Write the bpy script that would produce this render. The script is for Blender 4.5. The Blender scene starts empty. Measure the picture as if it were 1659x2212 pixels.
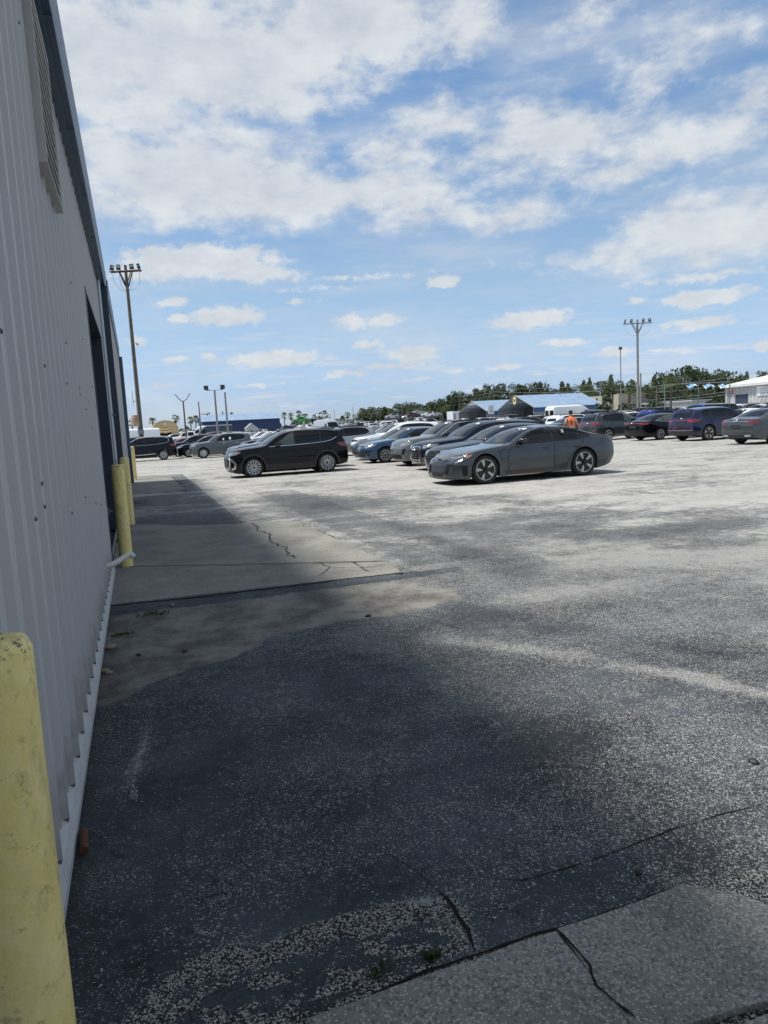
import bpy, bmesh, math, random
import numpy as np
from mathutils import Vector, Matrix
from mathutils.bvhtree import BVHTree
R = math.radians
random.seed(7); rng = np.random.default_rng(7)
scene = bpy.context.scene
COL = scene.collection

# ------------------------------------------------------------------ camera
PW_, PH_ = 1659.0, 2212.0          # measuring frame of the photograph
FPX, ROLL, HCAM = 1533.0, R(3.1), 1.62
TH = math.atan(188.7 / FPX); YAW = R(18.907)
HD = np.array([math.sin(YAW), math.cos(YAW), 0.0]); RT0 = np.array([math.cos(YAW), -math.sin(YAW), 0.0]); ZZ = np.array([0, 0, 1.0])
FWD = HD * math.cos(TH) - ZZ * math.sin(TH); UP0 = HD * math.sin(TH) + ZZ * math.cos(TH)
RT = RT0 * math.cos(ROLL) - UP0 * math.sin(ROLL); UP = UP0 * math.cos(ROLL) + RT0 * math.sin(ROLL)
CAMP = np.array([0, 0, HCAM])
def ray(px, py):
    d = FWD * FPX + RT * (px - PW_ / 2) - UP * (py - PH_ / 2); return d / np.linalg.norm(d)
def G(px, py, z=0.0):
    d = ray(px, py); return CAMP + d * ((z - HCAM) / d[2])
def DP(px, py, dist):
    d = ray(px, py); return CAMP + d * (dist / float(d @ HD))
def PX(p):
    q = np.asarray(p, float) - CAMP; z = q @ FWD
    return PW_ / 2 + FPX * (q @ RT) / z, PH_ / 2 - FPX * (q @ UP) / z
cam = bpy.data.cameras.new('camera'); camo = bpy.data.objects.new('camera', cam); COL.objects.link(camo)
cam.sensor_fit = 'VERTICAL'; cam.sensor_height = 36.0; cam.lens = 36.0 * FPX / PH_
cam.clip_start = 0.05; cam.clip_end = 6000
m = Matrix(((RT[0], UP[0], -FWD[0], 0), (RT[1], UP[1], -FWD[1], 0), (RT[2], UP[2], -FWD[2], HCAM), (0, 0, 0, 1)))
camo.matrix_world = m; scene.camera = camo

# ------------------------------------------------------------------ light
SUN_EL = R(65); SAZ = R(12)
SDIR = Vector((-math.cos(SUN_EL) * math.cos(SAZ), math.cos(SUN_EL) * math.sin(SAZ), math.sin(SUN_EL)))
sun = bpy.data.lights.new('sun', 'SUN'); sun.energy = 5.0; sun.angle = R(9.0); sun.color = (1.0, 0.96, 0.9)
suno = bpy.data.objects.new('sun', sun); COL.objects.link(suno); suno.rotation_euler = SDIR.to_track_quat('Z', 'Y').to_euler()
scene.view_settings.view_transform = 'Standard'; scene.view_settings.look = 'None'
scene.view_settings.exposure = 0.0; scene.view_settings.gamma = 1.0

class NT:
    """small helper for writing node trees"""
    def __init__(s, tree): s.t = tree; s.n = tree.nodes; s.l = tree.links
    def put(s, sock, v):
        if v is None: return
        if hasattr(v, 'is_output') or isinstance(v, bpy.types.NodeSocket): s.l.new(v, sock)
        else:
            try: sock.default_value = v
            except Exception: sock.default_value = tuple(v)[:len(sock.default_value)]
    def math(s, op, a, b=None, c=None, clamp=False):
        n = s.n.new('ShaderNodeMath'); n.operation = op; n.use_clamp = clamp
        s.put(n.inputs[0], a); s.put(n.inputs[1], b); s.put(n.inputs[2], c); return n.outputs[0]
    def vec(s, op, a, b=None, out=0):
        n = s.n.new('ShaderNodeVectorMath'); n.operation = op
        s.put(n.inputs[0], a); s.put(n.inputs[1], b); return n.outputs[1 if op in ('LENGTH', 'DOT_PRODUCT') else 0]
    def noise(s, v, scale, detail=4, rough=0.55, dist=0.0, col=False, lac=2.0):
        n = s.n.new('ShaderNodeTexNoise'); s.put(n.inputs['Vector'], v); n.inputs['Scale'].default_value = scale
        n.inputs['Detail'].default_value = detail; n.inputs['Roughness'].default_value = rough; n.inputs['Distortion'].default_value = dist
        n.inputs['Lacunarity'].default_value = lac
        return n.outputs['Color' if col else 'Fac']
    def vor(s, v, scale, out='Distance', feat='F1'):
        n = s.n.new('ShaderNodeTexVoronoi'); n.feature = feat; s.put(n.inputs['Vector'], v); n.inputs['Scale'].default_value = scale
        return n.outputs[out]
    def ramp(s, f, pts, interp='LINEAR'):
        n = s.n.new('ShaderNodeValToRGB'); s.put(n.inputs[0], f); r = n.color_ramp; r.interpolation = interp
        while len(r.elements) < len(pts): r.elements.new(0.5)
        for e, (p, c) in zip(r.elements, pts):
            e.position = p; e.color = (c, c, c, 1) if isinstance(c, (int, float)) else (*c, 1)
        return n.outputs[0]
    def sstep(s, x, a, b):
        n = s.n.new('ShaderNodeMapRange'); n.interpolation_type = 'SMOOTHSTEP'
        s.put(n.inputs['Value'], x); s.put(n.inputs['From Min'], a); s.put(n.inputs['From Max'], b); return n.outputs[0]
    def mix(s, f, a, b, mode='MIX'):
        n = s.n.new('ShaderNodeMix'); n.data_type = 'RGBA'; n.blend_type = mode; n.clamp_result = False
        s.put(n.inputs[0], f); s.put(n.inputs[6], (*a, 1) if isinstance(a, tuple) and len(a) == 3 else a)
        s.put(n.inputs[7], (*b, 1) if isinstance(b, tuple) and len(b) == 3 else b); return n.outputs[2]
    def sep(s, v):
        n = s.n.new('ShaderNodeSeparateXYZ'); s.put(n.inputs[0], v); return n.outputs
    def comb(s, x, y, z=0.0):
        n = s.n.new('ShaderNodeCombineXYZ'); s.put(n.inputs[0], x); s.put(n.inputs[1], y); s.put(n.inputs[2], z); return n.outputs[0]

# ------------------------------------------------------------------ sky with clouds
world = bpy.data.worlds.new('World'); scene.world = world; world.use_nodes = True
w = NT(world.node_tree); w.n.clear()
out = w.n.new('ShaderNodeOutputWorld'); bg = w.n.new('ShaderNodeBackground'); w.l.new(bg.outputs[0], out.inputs[0])
sky = w.n.new('ShaderNodeTexSky'); sky.sky_type = 'NISHITA'; sky.sun_disc = False
sky.sun_elevation = SUN_EL; sky.sun_rotation = math.atan2(SDIR.x, SDIR.y); sky.air_density = 1.0; sky.dust_density = 0.3; sky.ozone_density = 3.0
tc = w.n.new('ShaderNodeTexCoord'); gen = tc.outputs['Generated']
dx = w.vec('DOT_PRODUCT', gen, tuple(RT0)); dy = w.vec('DOT_PRODUCT', gen, tuple(HD)); dz = w.sep(gen)[2]
DEG = 180 / math.pi
az = w.math('MULTIPLY', w.math('ARCTAN2', dx, dy), DEG); el = w.math('MULTIPLY', w.math('ARCSINE', dz), DEG)
def ae(px, py):
    d = ray(px, py); return math.degrees(math.atan2(d @ RT0, d @ HD)), math.degrees(math.asin(d[2]))
p0 = w.comb(az, el, 0.0)
# coordinates squeezed towards the horizon, as a flat cloud deck is seen
elc = w.math('MAXIMUM', el, 0.6)
deck = w.comb(w.math('DIVIDE', dx, w.math('ADD', w.math('MAXIMUM', dz, 0.0), 0.12)), w.math('DIVIDE', dy, w.math('ADD', w.math('MAXIMUM', dz, 0.0), 0.12)), 0.0)
wn = w.vec('SUBTRACT', w.noise(p0, 0.16, 5, 0.6, col=True), (0.5, 0.5, 0.5))
warp = w.vec('ADD', p0, w.vec('MULTIPLY', wn, (7.0, 3.2, 0.0)))
fine = w.noise(w.vec('MULTIPLY', p0, (1.0, 1.9, 1.0)), 0.28, 8, 0.62)
mid = w.noise(w.vec('MULTIPLY', p0, (1.0, 1.6, 1.0)), 0.1, 5, 0.55)
# cloud masses: centre x, y, half width, half height (in the measuring frame), weight
BIG = [(420, 110, 420, 150, 1.25), (760, 70, 300, 110, 1.2), (170, 190, 200, 110, .9), (560, 210, 200, 70, .8), (330, 250, 160, 50, .75),
       (420, 370, 330, 110, 1.1), (700, 420, 380, 75, 1.0), (1000, 460, 260, 40, .8), (960, 260, 130, 70, .8), (1180, 300, 240, 110, .75), (1130, 240, 90, 45, .7),
       (1420, 180, 150, 80, .75), (1480, 300, 240, 90, .85), (1330, 380, 230, 60, .7), (1620, 210, 110, 90, .7), (1560, 490, 240, 75, 1.15), (1500, 440, 110, 40, .8),
       (1380, 545, 330, 32, .75), (1270, 40, 110, 60, .55), (1560, 60, 220, 80, .6), (220, 440, 150, 60, .8), (860, 330, 190, 60, .7), (1000, 350, 200, 45, .65), (180, 60, 120, 90, .8)]
SMALL = [(440, 565, 190, 45, 1.05), (560, 590, 120, 28, .75), (330, 590, 130, 26, .75), (780, 600, 330, 12, .42), (958, 610, 38, 16, 1.1), (490, 683, 92, 26, 1.05), (385, 690, 26, 13, 1.0), (765, 695, 50, 20, .85), (830, 695, 42, 17, .9),
         (1145, 690, 105, 24, 1.0), (1525, 645, 120, 25, 1.0), (1380, 652, 38, 12, .7), (1510, 698, 100, 16, .85), (795, 745, 42, 14, .8), (595, 775, 140, 18, .9), (890, 765, 80, 26, .85), (740, 805, 70, 10, .7), (860, 792, 130, 9, .6),
         (1210, 739, 66, 12, .8), (1330, 762, 55, 12, .8), (1440, 758, 90, 8, .55), (1645, 748, 36, 14, .8), (382, 774, 32, 10, .8), (300, 735, 60, 16, .7), (1090, 795, 60, 9, .7), (980, 800, 70, 6, .55), (450, 772, 22, 10, .6),
         (370, 655, 60, 16, .6), (640, 650, 60, 9, .5), (700, 625, 160, 9, .45), (1500, 600, 260, 20, .5), (560, 830, 130, 7, .5), (350, 830, 60, 10, .5), (900, 818, 110, 6, .45), (1180, 805, 90, 6, .45)]
def field(lst, coord, soft):
    acc = None
    for (x, y, rx, ry, wt) in lst:
        a, e = ae(x, y); a2, _ = ae(x + rx, y); _, e2 = ae(x, y - ry)
        d = w.vec('MULTIPLY', w.vec('SUBTRACT', coord, (a, e, 0)), (1 / abs(a2 - a), 1 / abs(e2 - e), 0))
        f = w.math('MULTIPLY_ADD', w.vec('LENGTH', d), -wt * soft, wt)
        acc = f if acc is None else w.math('SMOOTH_MAX', acc, f, 0.12)
    return acc
fb = field(BIG, warp, 0.62)
wn2 = w.vec('SUBTRACT', w.noise(w.vec('MULTIPLY', p0, (1, 1.6, 1)), 0.5, 5, 0.6, col=True), (0.5, 0.5, 0.5))
warp2 = w.vec('ADD', p0, w.vec('MULTIPLY', wn2, (2.6, 1.1, 0.0)))
fs = field(SMALL, warp2, 0.78)
nb = w.math('MULTIPLY', w.math('SUBTRACT', fine, 0.5), 1.4); nm = w.math('MULTIPLY', w.math('SUBTRACT', mid, 0.5), 0.9)
db = w.math('SUBTRACT', w.math('ADD', w.math('ADD', fb, nb), nm), 0.09)
ds = w.math('ADD', fs, w.math('MULTIPLY', w.math('SUBTRACT', w.noise(w.vec('MULTIPLY', p0, (1, 1.5, 1)), 0.9, 7, 0.62), 0.5), 1.0))
mb = w.sstep(db, 0.08, 0.68); ms = w.sstep(ds, 0.18, 0.55)
# veil of thin high cloud and the cloud cover behind and beside the camera
veil = w.sstep(w.noise(w.vec('MULTIPLY', p0, (0.35, 1.6, 1)), 0.14, 6, 0.6), 0.36, 0.8)
outside = w.math('MAXIMUM', w.sstep(w.math('ABSOLUTE', az), 32, 48), w.sstep(el, 40, 55))
general = w.math('MULTIPLY', w.sstep(w.noise(deck, 1.3, 6, 0.6), 0.44, 0.66), outside)
den = w.math('MAXIMUM', w.math('MAXIMUM', mb, ms), general)
den = w.math('MULTIPLY', den, 0.93)
lowst = w.math('MULTIPLY', w.sstep(w.noise(w.vec('MULTIPLY', p0, (0.22, 1.7, 1)), 0.8, 6, 0.62), 0.48, 0.66), w.sstep(el, 12, 3))
veilm = w.math('MAXIMUM', w.math('MULTIPLY', veil, 0.62), w.math('MULTIPLY', lowst, 0.6))
den = w.math('ADD', den, w.math('MULTIPLY', w.math('SUBTRACT', 1.0, den), veilm), clamp=True)
# clouds: bright tops, greyer bodies
shade = w.noise(w.vec('ADD', w.vec('MULTIPLY', p0, (1.0, 1.8, 1.0)), (0.0, -1.3, 3.0)), 0.2, 6, 0.6)
lit = w.math('ADD', w.math('MULTIPLY', w.math('SUBTRACT', fine, shade), 1.6), 0.55)
thick = w.sstep(db, 0.55, 1.6)
lit = w.math('SUBTRACT', lit, w.math('MULTIPLY', thick, 0.25), clamp=True)
SS = 0.1
ccol = w.mix(lit, (5.5, 6.0, 6.7), (7.8, 8.15, 8.4))
tint = w.ramp(w.math('DIVIDE', el, 90.0, clamp=True), [(0.0, (.7, .90, 1.5)), (0.025, (.8, .95, 1.42)), (0.07, (1.25, 1.24, 1.34)), (0.12, (1.45, 1.42, 1.36)), (0.28, (1.45, 1.58, 1.58)), (0.42, (1.4, 1.4, 1.3)), (0.6, (1.35, 1.2, 1.0)), (1.0, (1.35, 1.2, 1.0))])
skyc = w.mix(1.0, sky.outputs[0], tint, 'MULTIPLY')
final = w.mix(den, skyc, ccol)
w.l.new(final, bg.inputs[0]); bg.inputs[1].default_value = SS

# ------------------------------------------------------------------ helpers for objects
def tag(o, label=None, cat=None, group=None, kind=None):
    if label: o['label'] = label
    if cat: o['category'] = cat
    if group: o['group'] = group
    if kind: o['kind'] = kind
    return o
def empty(name, loc=(0, 0, 0), rz=0.0, parent=None):
    o = bpy.data.objects.new(name, None); COL.objects.link(o); o.location = loc; o.rotation_euler = (0, 0, rz)
    o.empty_display_size = 0.1
    if parent: o.parent = parent
    return o
def kids(o): return [c for c in o.children]
def copy_tree(o, parent=None):
    c = o.copy(); COL.objects.link(c)
    if parent is not None:
        c.parent = parent; c.matrix_parent_inverse = o.matrix_parent_inverse.copy()
    for ch in kids(o): copy_tree(ch, c)
    return c
class MB:
    """collects faces, then links ONE mesh object"""
    def __init__(s): s.v = []; s.f = []; s.mi = []
    def add(s, vs, fs, mi=0):
        b = len(s.v); s.v += [tuple(map(float, p)) for p in vs]; s.f += [tuple(b + i for i in f) for f in fs]; s.mi += [mi] * len(fs); return s
    def box(s, x0, x1, y0, y1, z0, z1, mi=0):
        return s.add([(x, y, z) for x in (x0, x1) for y in (y0, y1) for z in (z0, z1)],
                     [(0, 1, 3, 2), (4, 6, 7, 5), (0, 4, 5, 1), (2, 3, 7, 6), (0, 2, 6, 4), (1, 5, 7, 3)], mi)
    def tube(s, pts, rad, n=8, mi=0, cap=True):
        pts = [Vector(p) for p in pts]; rad = rad if isinstance(rad, (list, tuple)) else [rad] * len(pts); vs = []; fs = []
        for i, p in enumerate(pts):
            t = (pts[min(i + 1, len(pts) - 1)] - pts[max(i - 1, 0)]).normalized()
            a = t.cross(Vector((0, 0, 1)) if abs(t.z) < 0.9 else Vector((1, 0, 0))).normalized(); b = t.cross(a)
            for k in range(n):
                an = 2 * math.pi * k / n; vs.append(p + (a * math.cos(an) + b * math.sin(an)) * rad[i])
        for i in range(len(pts) - 1):
            for k in range(n): fs.append((i * n + k, i * n + (k + 1) % n, (i + 1) * n + (k + 1) % n, (i + 1) * n + k))
        if cap: fs.append(tuple(range(n))); fs.append(tuple(reversed(range((len(pts) - 1) * n, len(pts) * n))))
        return s.add(vs, fs, mi)
    def lathe(s, prof, n=24, mi=0, axis='z', o=(0, 0, 0)):
        vs = []; fs = []
        for (r, h) in prof:
            for k in range(n):
                a = 2 * math.pi * k / n; c, d = r * math.cos(a), r * math.sin(a)
                vs.append({'z': (c, d, h), 'y': (c, h, d), 'x': (h, c, d)}[axis])
        vs = [(a + o[0], b + o[1], c + o[2]) for a, b, c in vs]
        for i in range(len(prof) - 1):
            for k in range(n): fs.append((i * n + k, i * n + (k + 1) % n, (i + 1) * n + (k + 1) % n, (i + 1) * n + k))
        return s.add(vs, fs, mi)
    def prism(s, poly, z0, z1, mi=0):
        n = len(poly); vs = [(x, y, z0) for x, y in poly] + [(x, y, z1) for x, y in poly]
        return s.add(vs, [tuple(reversed(range(n))), tuple(range(n, 2 * n))] + [(i, (i + 1) % n, n + (i + 1) % n, n + i) for i in range(n)], mi)
    def xform(s, M):
        s.v = [tuple(M @ Vector(p)) for p in s.v]; return s
    def build(s, name, mats, parent=None, smooth=None, fix=False):
        me = bpy.data.meshes.new(name); me.from_pydata(s.v, [], s.f)
        for mm in (mats if isinstance(mats, (list, tuple)) else [mats]): me.materials.append(mm)
        me.polygons.foreach_set('material_index', s.mi)
        if fix:
            b = bmesh.new(); b.from_mesh(me); bmesh.ops.recalc_face_normals(b, faces=b.faces); b.to_mesh(me); b.free()
        if smooth is not None:
            me.polygons.foreach_set('use_smooth', [True] * len(me.polygons)); me.set_sharp_from_angle(angle=R(smooth))
        me.update()
        o = bpy.data.objects.new(name, me); COL.objects.link(o)
        if parent: o.parent = parent
        return o
MATS = {}
def mat(name, col, rough=0.6, metal=0.0, coat=0.0, spec=0.5, var=0.0, vscale=3.0, bump=0.0, bscale=40.0, alpha=None, trans=None, emit=None):
    if name in MATS: return MATS[name]
    M_ = bpy.data.materials.new(name); M_.use_nodes = True; t = NT(M_.node_tree); b = t.n['Principled BSDF']
    b.inputs['Base Color'].default_value = (*col, 1); b.inputs['Roughness'].default_value = rough; b.inputs['Metallic'].default_value = metal
    b.inputs['Coat Weight'].default_value = coat; b.inputs['Coat Roughness'].default_value = 0.03; b.inputs['Specular IOR Level'].default_value = spec
    co = t.n.new('ShaderNodeTexCoord').outputs['Object']
    if var:
        f = t.noise(co, vscale, 6, 0.65); k = t.ramp(f, [(0.3, 1 - var), (0.7, 1 + var)])
        t.l.new(t.mix(1.0, (*col, 1), k, 'MULTIPLY'), b.inputs['Base Color'])
    if bump:
        bn = t.n.new('ShaderNodeBump'); bn.inputs['Strength'].default_value = bump; bn.inputs['Distance'].default_value = 0.01
        t.l.new(t.noise(co, bscale, 4), bn.inputs['Height']); t.l.new(bn.outputs[0], b.inputs['Normal'])
    if emit: b.inputs['Emission Color'].default_value = (*emit, 1); b.inputs['Emission Strength'].default_value = 1.0
    MATS[name] = M_; return M_

# ------------------------------------------------------------------ ground
# tensor grid of the lot, denser near the camera; 'wear' says how far the black sealcoat has worn off the pale stone
def geo(a, b, s0, k):
    o = [a]; st = s0
    while o[-1] < b: o.append(o[-1] + st); st *= k
    return o
xs = np.array([-900, -300, -100, -40, -20, -10, -5, -3, -2, -1.4, -1.0, -.8] + list(np.arange(-.7, 1.9, .02)) + list(np.arange(1.9, 6.0, .05)) + geo(6.0, 70, .06, 1.03)[1:] + [85, 120, 200, 400, 900, 1800])
ys = np.array([-400, -100, -30, -10, -5, -2, -1, 0, .5, .8, 1.0, 1.2] + list(np.arange(1.3, 2.7, .015)) + list(np.arange(2.7, 8.0, .05)) + geo(8.0, 130, .06, 1.022)[1:] + [160, 250, 500, 1000, 2000])
X, Y = np.meshgrid(xs, ys)
def vnoise(x, y, seed):
    r = np.random.default_rng(seed).random((256, 256)); xi = np.floor(x).astype(int); yi = np.floor(y).astype(int)
    fx = x - xi; fy = y - yi; fx = fx * fx * (3 - 2 * fx); fy = fy * fy * (3 - 2 * fy); g = lambda a, b: r[a % 256, b % 256]
    return (g(xi, yi) * (1 - fx) + g(xi + 1, yi) * fx) * (1 - fy) + (g(xi, yi + 1) * (1 - fx) + g(xi + 1, yi + 1) * fx) * fy
def fbm(x, y, seed, o=4):
    return sum(vnoise(x * 2 ** i, y * 2 ** i, seed + i) * .5 ** i for i in range(o)) / sum(.5 ** i for i in range(o))
q = np.stack([X, Y, np.zeros_like(X)], -1) - CAMP; zc = q @ FWD; zc = np.where(zc < 0.2, 0.2, zc)
U_ = PW_ / 2 + FPX * (q @ RT) / zc; V_ = PH_ / 2 - FPX * (q @ UP) / zc
U_ = U_ + (fbm(X * .9, Y * .9, 3) - .5) * 60; 
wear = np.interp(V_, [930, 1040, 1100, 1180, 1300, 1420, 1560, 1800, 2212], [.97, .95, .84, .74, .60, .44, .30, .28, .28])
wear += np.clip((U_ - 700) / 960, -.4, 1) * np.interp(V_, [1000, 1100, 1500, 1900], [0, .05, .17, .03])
BL = [  # x, y, half width, half height, tilt, change of wear
    (1000, 1080, 170, 14, 0, -.25), (700, 1085, 190, 18, 2, -.35), (850, 1060, 130, 7, 2, -.2), (640, 1045, 90, 9, 0, -.2), (1290, 1150, 250, 14, 2, -.35), (1540, 1135, 170, 14, -4, -.3), (1560, 1175, 140, 12, -5, -.25),
    (1080, 1215, 90, 40, 20, -.35), (930, 1160, 100, 18, 18, -.3), (1000, 1300, 90, 40, 10, -.25), (1200, 1215, 160, 22, -5, -.1), (1100, 1182, 140, 12, 0, .15), (1380, 1200, 230, 14, -3, .2), (1100, 1150, 60, 8, 0, .12),
    (1300, 1265, 230, 12, -5, .2), (1180, 1290, 120, 16, -4, .15), (1150, 1350, 170, 30, 8, -.3), (960, 1365, 150, 30, -4, -.25), (1320, 1345, 150, 26, 8, .0),
    (780, 1385, 55, 22, 10, .33), (850, 1420, 40, 14, 10, .25), (950, 1372, 45, 14, 0, .2), (1075, 1395, 130, 12, 5, .42), (1230, 1415, 110, 10, 4, .35), (1420, 1448, 150, 10, 6, .5), (1590, 1488, 120, 12, 10, .7), (1500, 1466, 90, 9, 8, .4),
    (1450, 1395, 180, 12, 10, -.2), (1300, 1530, 240, 12, -14, -.22), (1560, 1400, 120, 18, 5, -.2), (1050, 1530, 60, 60, 30, -.15), (640, 1450, 240, 60, 0, -.2), (450, 1560, 150, 70, 0, -.12), (560, 1540, 90, 30, 0, .1),
    (860, 1640, 130, 40, 0, .1), (700, 1700, 160, 60, -10, .12), (980, 1500, 100, 40, 0, .1), (1150, 1620, 260, 36, -8, -.2), (900, 1800, 260, 60, -6, .12), (1400, 1650, 240, 60, -10, .14), (1550, 1560, 120, 50, 0, .12), (1250, 1760, 230, 60, -12, .1),
    (1300, 1880, 260, 24, -22, -.22), (700, 1950, 320, 60, -20, -.18), (330, 1900, 140, 200, 20, -.15), (300, 1640, 14, 70, 8, .75), (270, 1720, 10, 40, 8, .5), (230, 1712, 26, 8, -8, .5), (218, 1450, 26, 26, 0, .6), (200, 1920, 22, 50, 10, .25),
    (450, 2080, 120, 12, -32, .75), (620, 2030, 130, 14, -22, .8), (800, 1985, 120, 22, -16, .85), (920, 1955, 50, 18, -10, .7), (340, 2160, 70, 16, -34, .6), (560, 2130, 170, 30, -20, -.25), (640, 2160, 100, 20, 0, .15), (900, 2040, 100, 30, -15, -.2), (980, 2010, 30, 60, -30, .5),
    (1500, 1905, 120, 12, 0, .3), (1630, 1900, 50, 24, 0, .5), (620, 1780, 90, 24, 0, .15), (450, 1700, 50, 80, 20, -.1)]
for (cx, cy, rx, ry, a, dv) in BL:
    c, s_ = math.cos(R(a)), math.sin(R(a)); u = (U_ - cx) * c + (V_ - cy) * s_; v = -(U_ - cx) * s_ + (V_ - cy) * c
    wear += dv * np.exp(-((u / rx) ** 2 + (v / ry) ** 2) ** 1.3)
# sealed strips parallel to the wall; two have the building's shade painted in
wear -= .25 * ((X < 1.72) & (Y > 11.6) & (Y < 20.6)); wear -= .17 * ((X > 2.9) & (X < 3.93) & (Y > 7.4) & (Y < 19))
wear -= .45 * ((X < 3.3) & (Y > 6.85) & (Y < 7.4 - .09 * X)); wear -= .3 * ((X > 1.2) & (X < 1.75) & (Y > 21.5) & (Y < 31))
wear += (fbm(X * .35, Y * .5, 11) - .5) * .5 + (fbm(X * 1.3, Y * 1.9, 23) - .5) * .45
wear = np.clip(wear, 0.02, 1.0); wear[(Y > 70)] = np.clip(wear[(Y > 70)], .8, 1)
# sand washed over the asphalt beside the wall
edge = np.interp(X, [-.6, -.3, .28, .97, 1.6, 2.7, 2.95], [4.45, 4.5, 4.95, 5.45, 5.5, 5.62, 6.1])
dirt = np.clip((Y - edge + (fbm(X * 2, Y * 2, 40) - .5) * .35) / .12, 0, 1) * (Y < 6.9 + (fbm(X * 5, Y * 5, 60) - .5) * .25 - .02 * X) * np.clip((3.0 - X + (fbm(X * 2.2, Y * 3, 50) - .5) * 1.0) / .35, 0, 1)
dirt = dirt * np.clip(1.1 - .25 * np.clip((Y - 6.1) * (X - 0.6), 0, 3), 0, 1)
UB = PW_ / 2 + FPX * (q @ RT) / zc; VB = V_      # peeled band in front of the nearest slab, and flaking islands below it
UB = UB + (fbm(X * 9, Y * 9, 70) - .5) * 40; VB = VB + (fbm(X * 14, Y * 14, 80) - .5) * 34
tp_ = np.interp(UB, [200, 255, 359, 432, 547, 646, 781, 864, 960, 1010], [2240, 2212, 2111, 2054, 2043, 2002, 1965, 1955, 1938, 1960]); bt_ = np.interp(UB, [200, 338, 390, 521, 625, 729, 864, 960, 1040], [2300, 2212, 2135, 2100, 2078, 2030, 2010, 1985, 2060])
inb = np.clip((VB - tp_) / 6, 0, 1) * np.clip((bt_ - VB) / 8, 0, 1) * (UB < 1010); low = np.clip((VB - bt_) / 8, 0, 1) * (UB < 1060) * (V_ < 2400)
bare = np.maximum(inb, low * np.clip(.5 + (fbm(X * 16, Y * 22, 90) - .5) * 3.2, 0, 1))
bare = np.maximum(bare, np.clip(1 - ((UB - 285) / 13) ** 2 - ((V_ - 1690) / 85) ** 2, 0, 1) * .8); bare = np.maximum(bare, np.clip(1.2 - ((U_ - 225) / 45) ** 2 - ((V_ - 1480) / 32) ** 2, 0, 1) * .8)
bare = np.maximum(bare, np.clip((V_ - np.interp(U_, [680, 1050, 1200, 1480, 1659], [2170, 2035, 1990, 1900, 1860])) / 25, 0, 1) * .75 * (U_ > 500))
wall_foot_dark = np.exp(-((X + .42) / .14) ** 2) * (Y < 30) * .8  # asphalt darkens towards the foot of the wall
nx, ny = len(xs), len(ys)
me = bpy.data.meshes.new('asphalt_ground')
def ZG(x, y):      # the lot rises gently towards its far end
    f = np.clip((np.hypot(x, y) - 58) / 150, 0, 1); return 1.15 * f * f * (3 - 2 * f)
vv = np.stack([X, Y, ZG(X, Y)], -1).reshape(-1, 3)
ii = np.arange((ny - 1) * (nx - 1)); r_, c_ = ii // (nx - 1), ii % (nx - 1); b0 = r_ * nx + c_
me.from_pydata(vv.tolist(), [], np.stack([b0, b0 + 1, b0 + nx + 1, b0 + nx], 1).tolist())
for nm_, arr in (('wear', wear), ('dirt', dirt), ('wall_foot_dark', wall_foot_dark), ('bare', bare)):
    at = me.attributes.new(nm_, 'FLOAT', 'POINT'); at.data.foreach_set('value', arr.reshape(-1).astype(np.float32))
ground = bpy.data.objects.new('asphalt_ground', me); COL.objects.link(ground); tag(ground, kind='structure')
gm = bpy.data.materials.new('worn_asphalt'); gm.use_nodes = True; t = NT(gm.node_tree); b = t.n['Principled BSDF']
co = t.n.new('ShaderNodeTexCoord').outputs['Object']
def attr(t, name):
    n = t.n.new('ShaderNodeAttribute'); n.attribute_name = name; return n.outputs['Fac']
wa, da, ga = attr(t, 'wear'), attr(t, 'dirt'), attr(t, 'wall_foot_dark')
xy = t.sep(co); dist = t.vec('LENGTH', t.vec('SUBTRACT', co, (0, 0, 0)))
st = t.vec('MULTIPLY', co, (1.0, 1.0, 1.0))
n1 = t.noise(st, 3.5, 6, 0.65); n2 = t.noise(st, 22, 4, 0.6)
wv = t.math('ADD', wa, t.math('MULTIPLY', t.math('SUBTRACT', n1, 0.5), 0.8))
n15 = t.noise(co, 9, 7, .7); wv = t.math('ADD', wv, t.math('MULTIPLY', t.math('SUBTRACT', n15, 0.5), 0.75))
wv = t.math('ADD', wv, t.math('MULTIPLY', t.math('SUBTRACT', n2, 0.5), 0.4), clamp=True)
jit = t.vec('ADD', co, t.vec('MULTIPLY', t.noise(co, 60, 2, col=True), (.008, .008, .008)))
def stones(scale, seed):
    p = t.vec('ADD', t.vec('MULTIPLY', jit, (1, 1, 0)), (seed, seed, 0))
    rc = t.sep(t.vor(p, scale, 'Color')); dd = t.vor(p, scale, 'Distance')
    return rc, dd
rcA, ddA = stones(112, 0.0); rcB, ddB = stones(190, 5.3)
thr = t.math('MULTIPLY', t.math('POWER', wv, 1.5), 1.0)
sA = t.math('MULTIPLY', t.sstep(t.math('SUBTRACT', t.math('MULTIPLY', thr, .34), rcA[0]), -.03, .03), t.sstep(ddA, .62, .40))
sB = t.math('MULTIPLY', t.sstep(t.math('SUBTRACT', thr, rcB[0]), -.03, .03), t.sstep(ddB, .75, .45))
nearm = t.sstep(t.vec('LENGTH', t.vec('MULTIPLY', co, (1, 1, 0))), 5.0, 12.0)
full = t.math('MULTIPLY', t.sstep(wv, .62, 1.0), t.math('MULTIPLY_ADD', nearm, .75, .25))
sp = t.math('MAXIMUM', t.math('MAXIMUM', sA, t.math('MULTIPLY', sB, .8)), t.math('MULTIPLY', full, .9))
pale = t.mix(rcA[1], (.17, .168, .16), (.44, .43, .405))
pale = t.mix(t.math('MULTIPLY', full, .8), pale, t.mix(t.sstep(t.noise(t.vec('MULTIPLY', co, (.35, 1.0, 1)), .8, 7, .7), .36, .62), (.37, .362, .335), (.475, .462, .425)))
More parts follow.
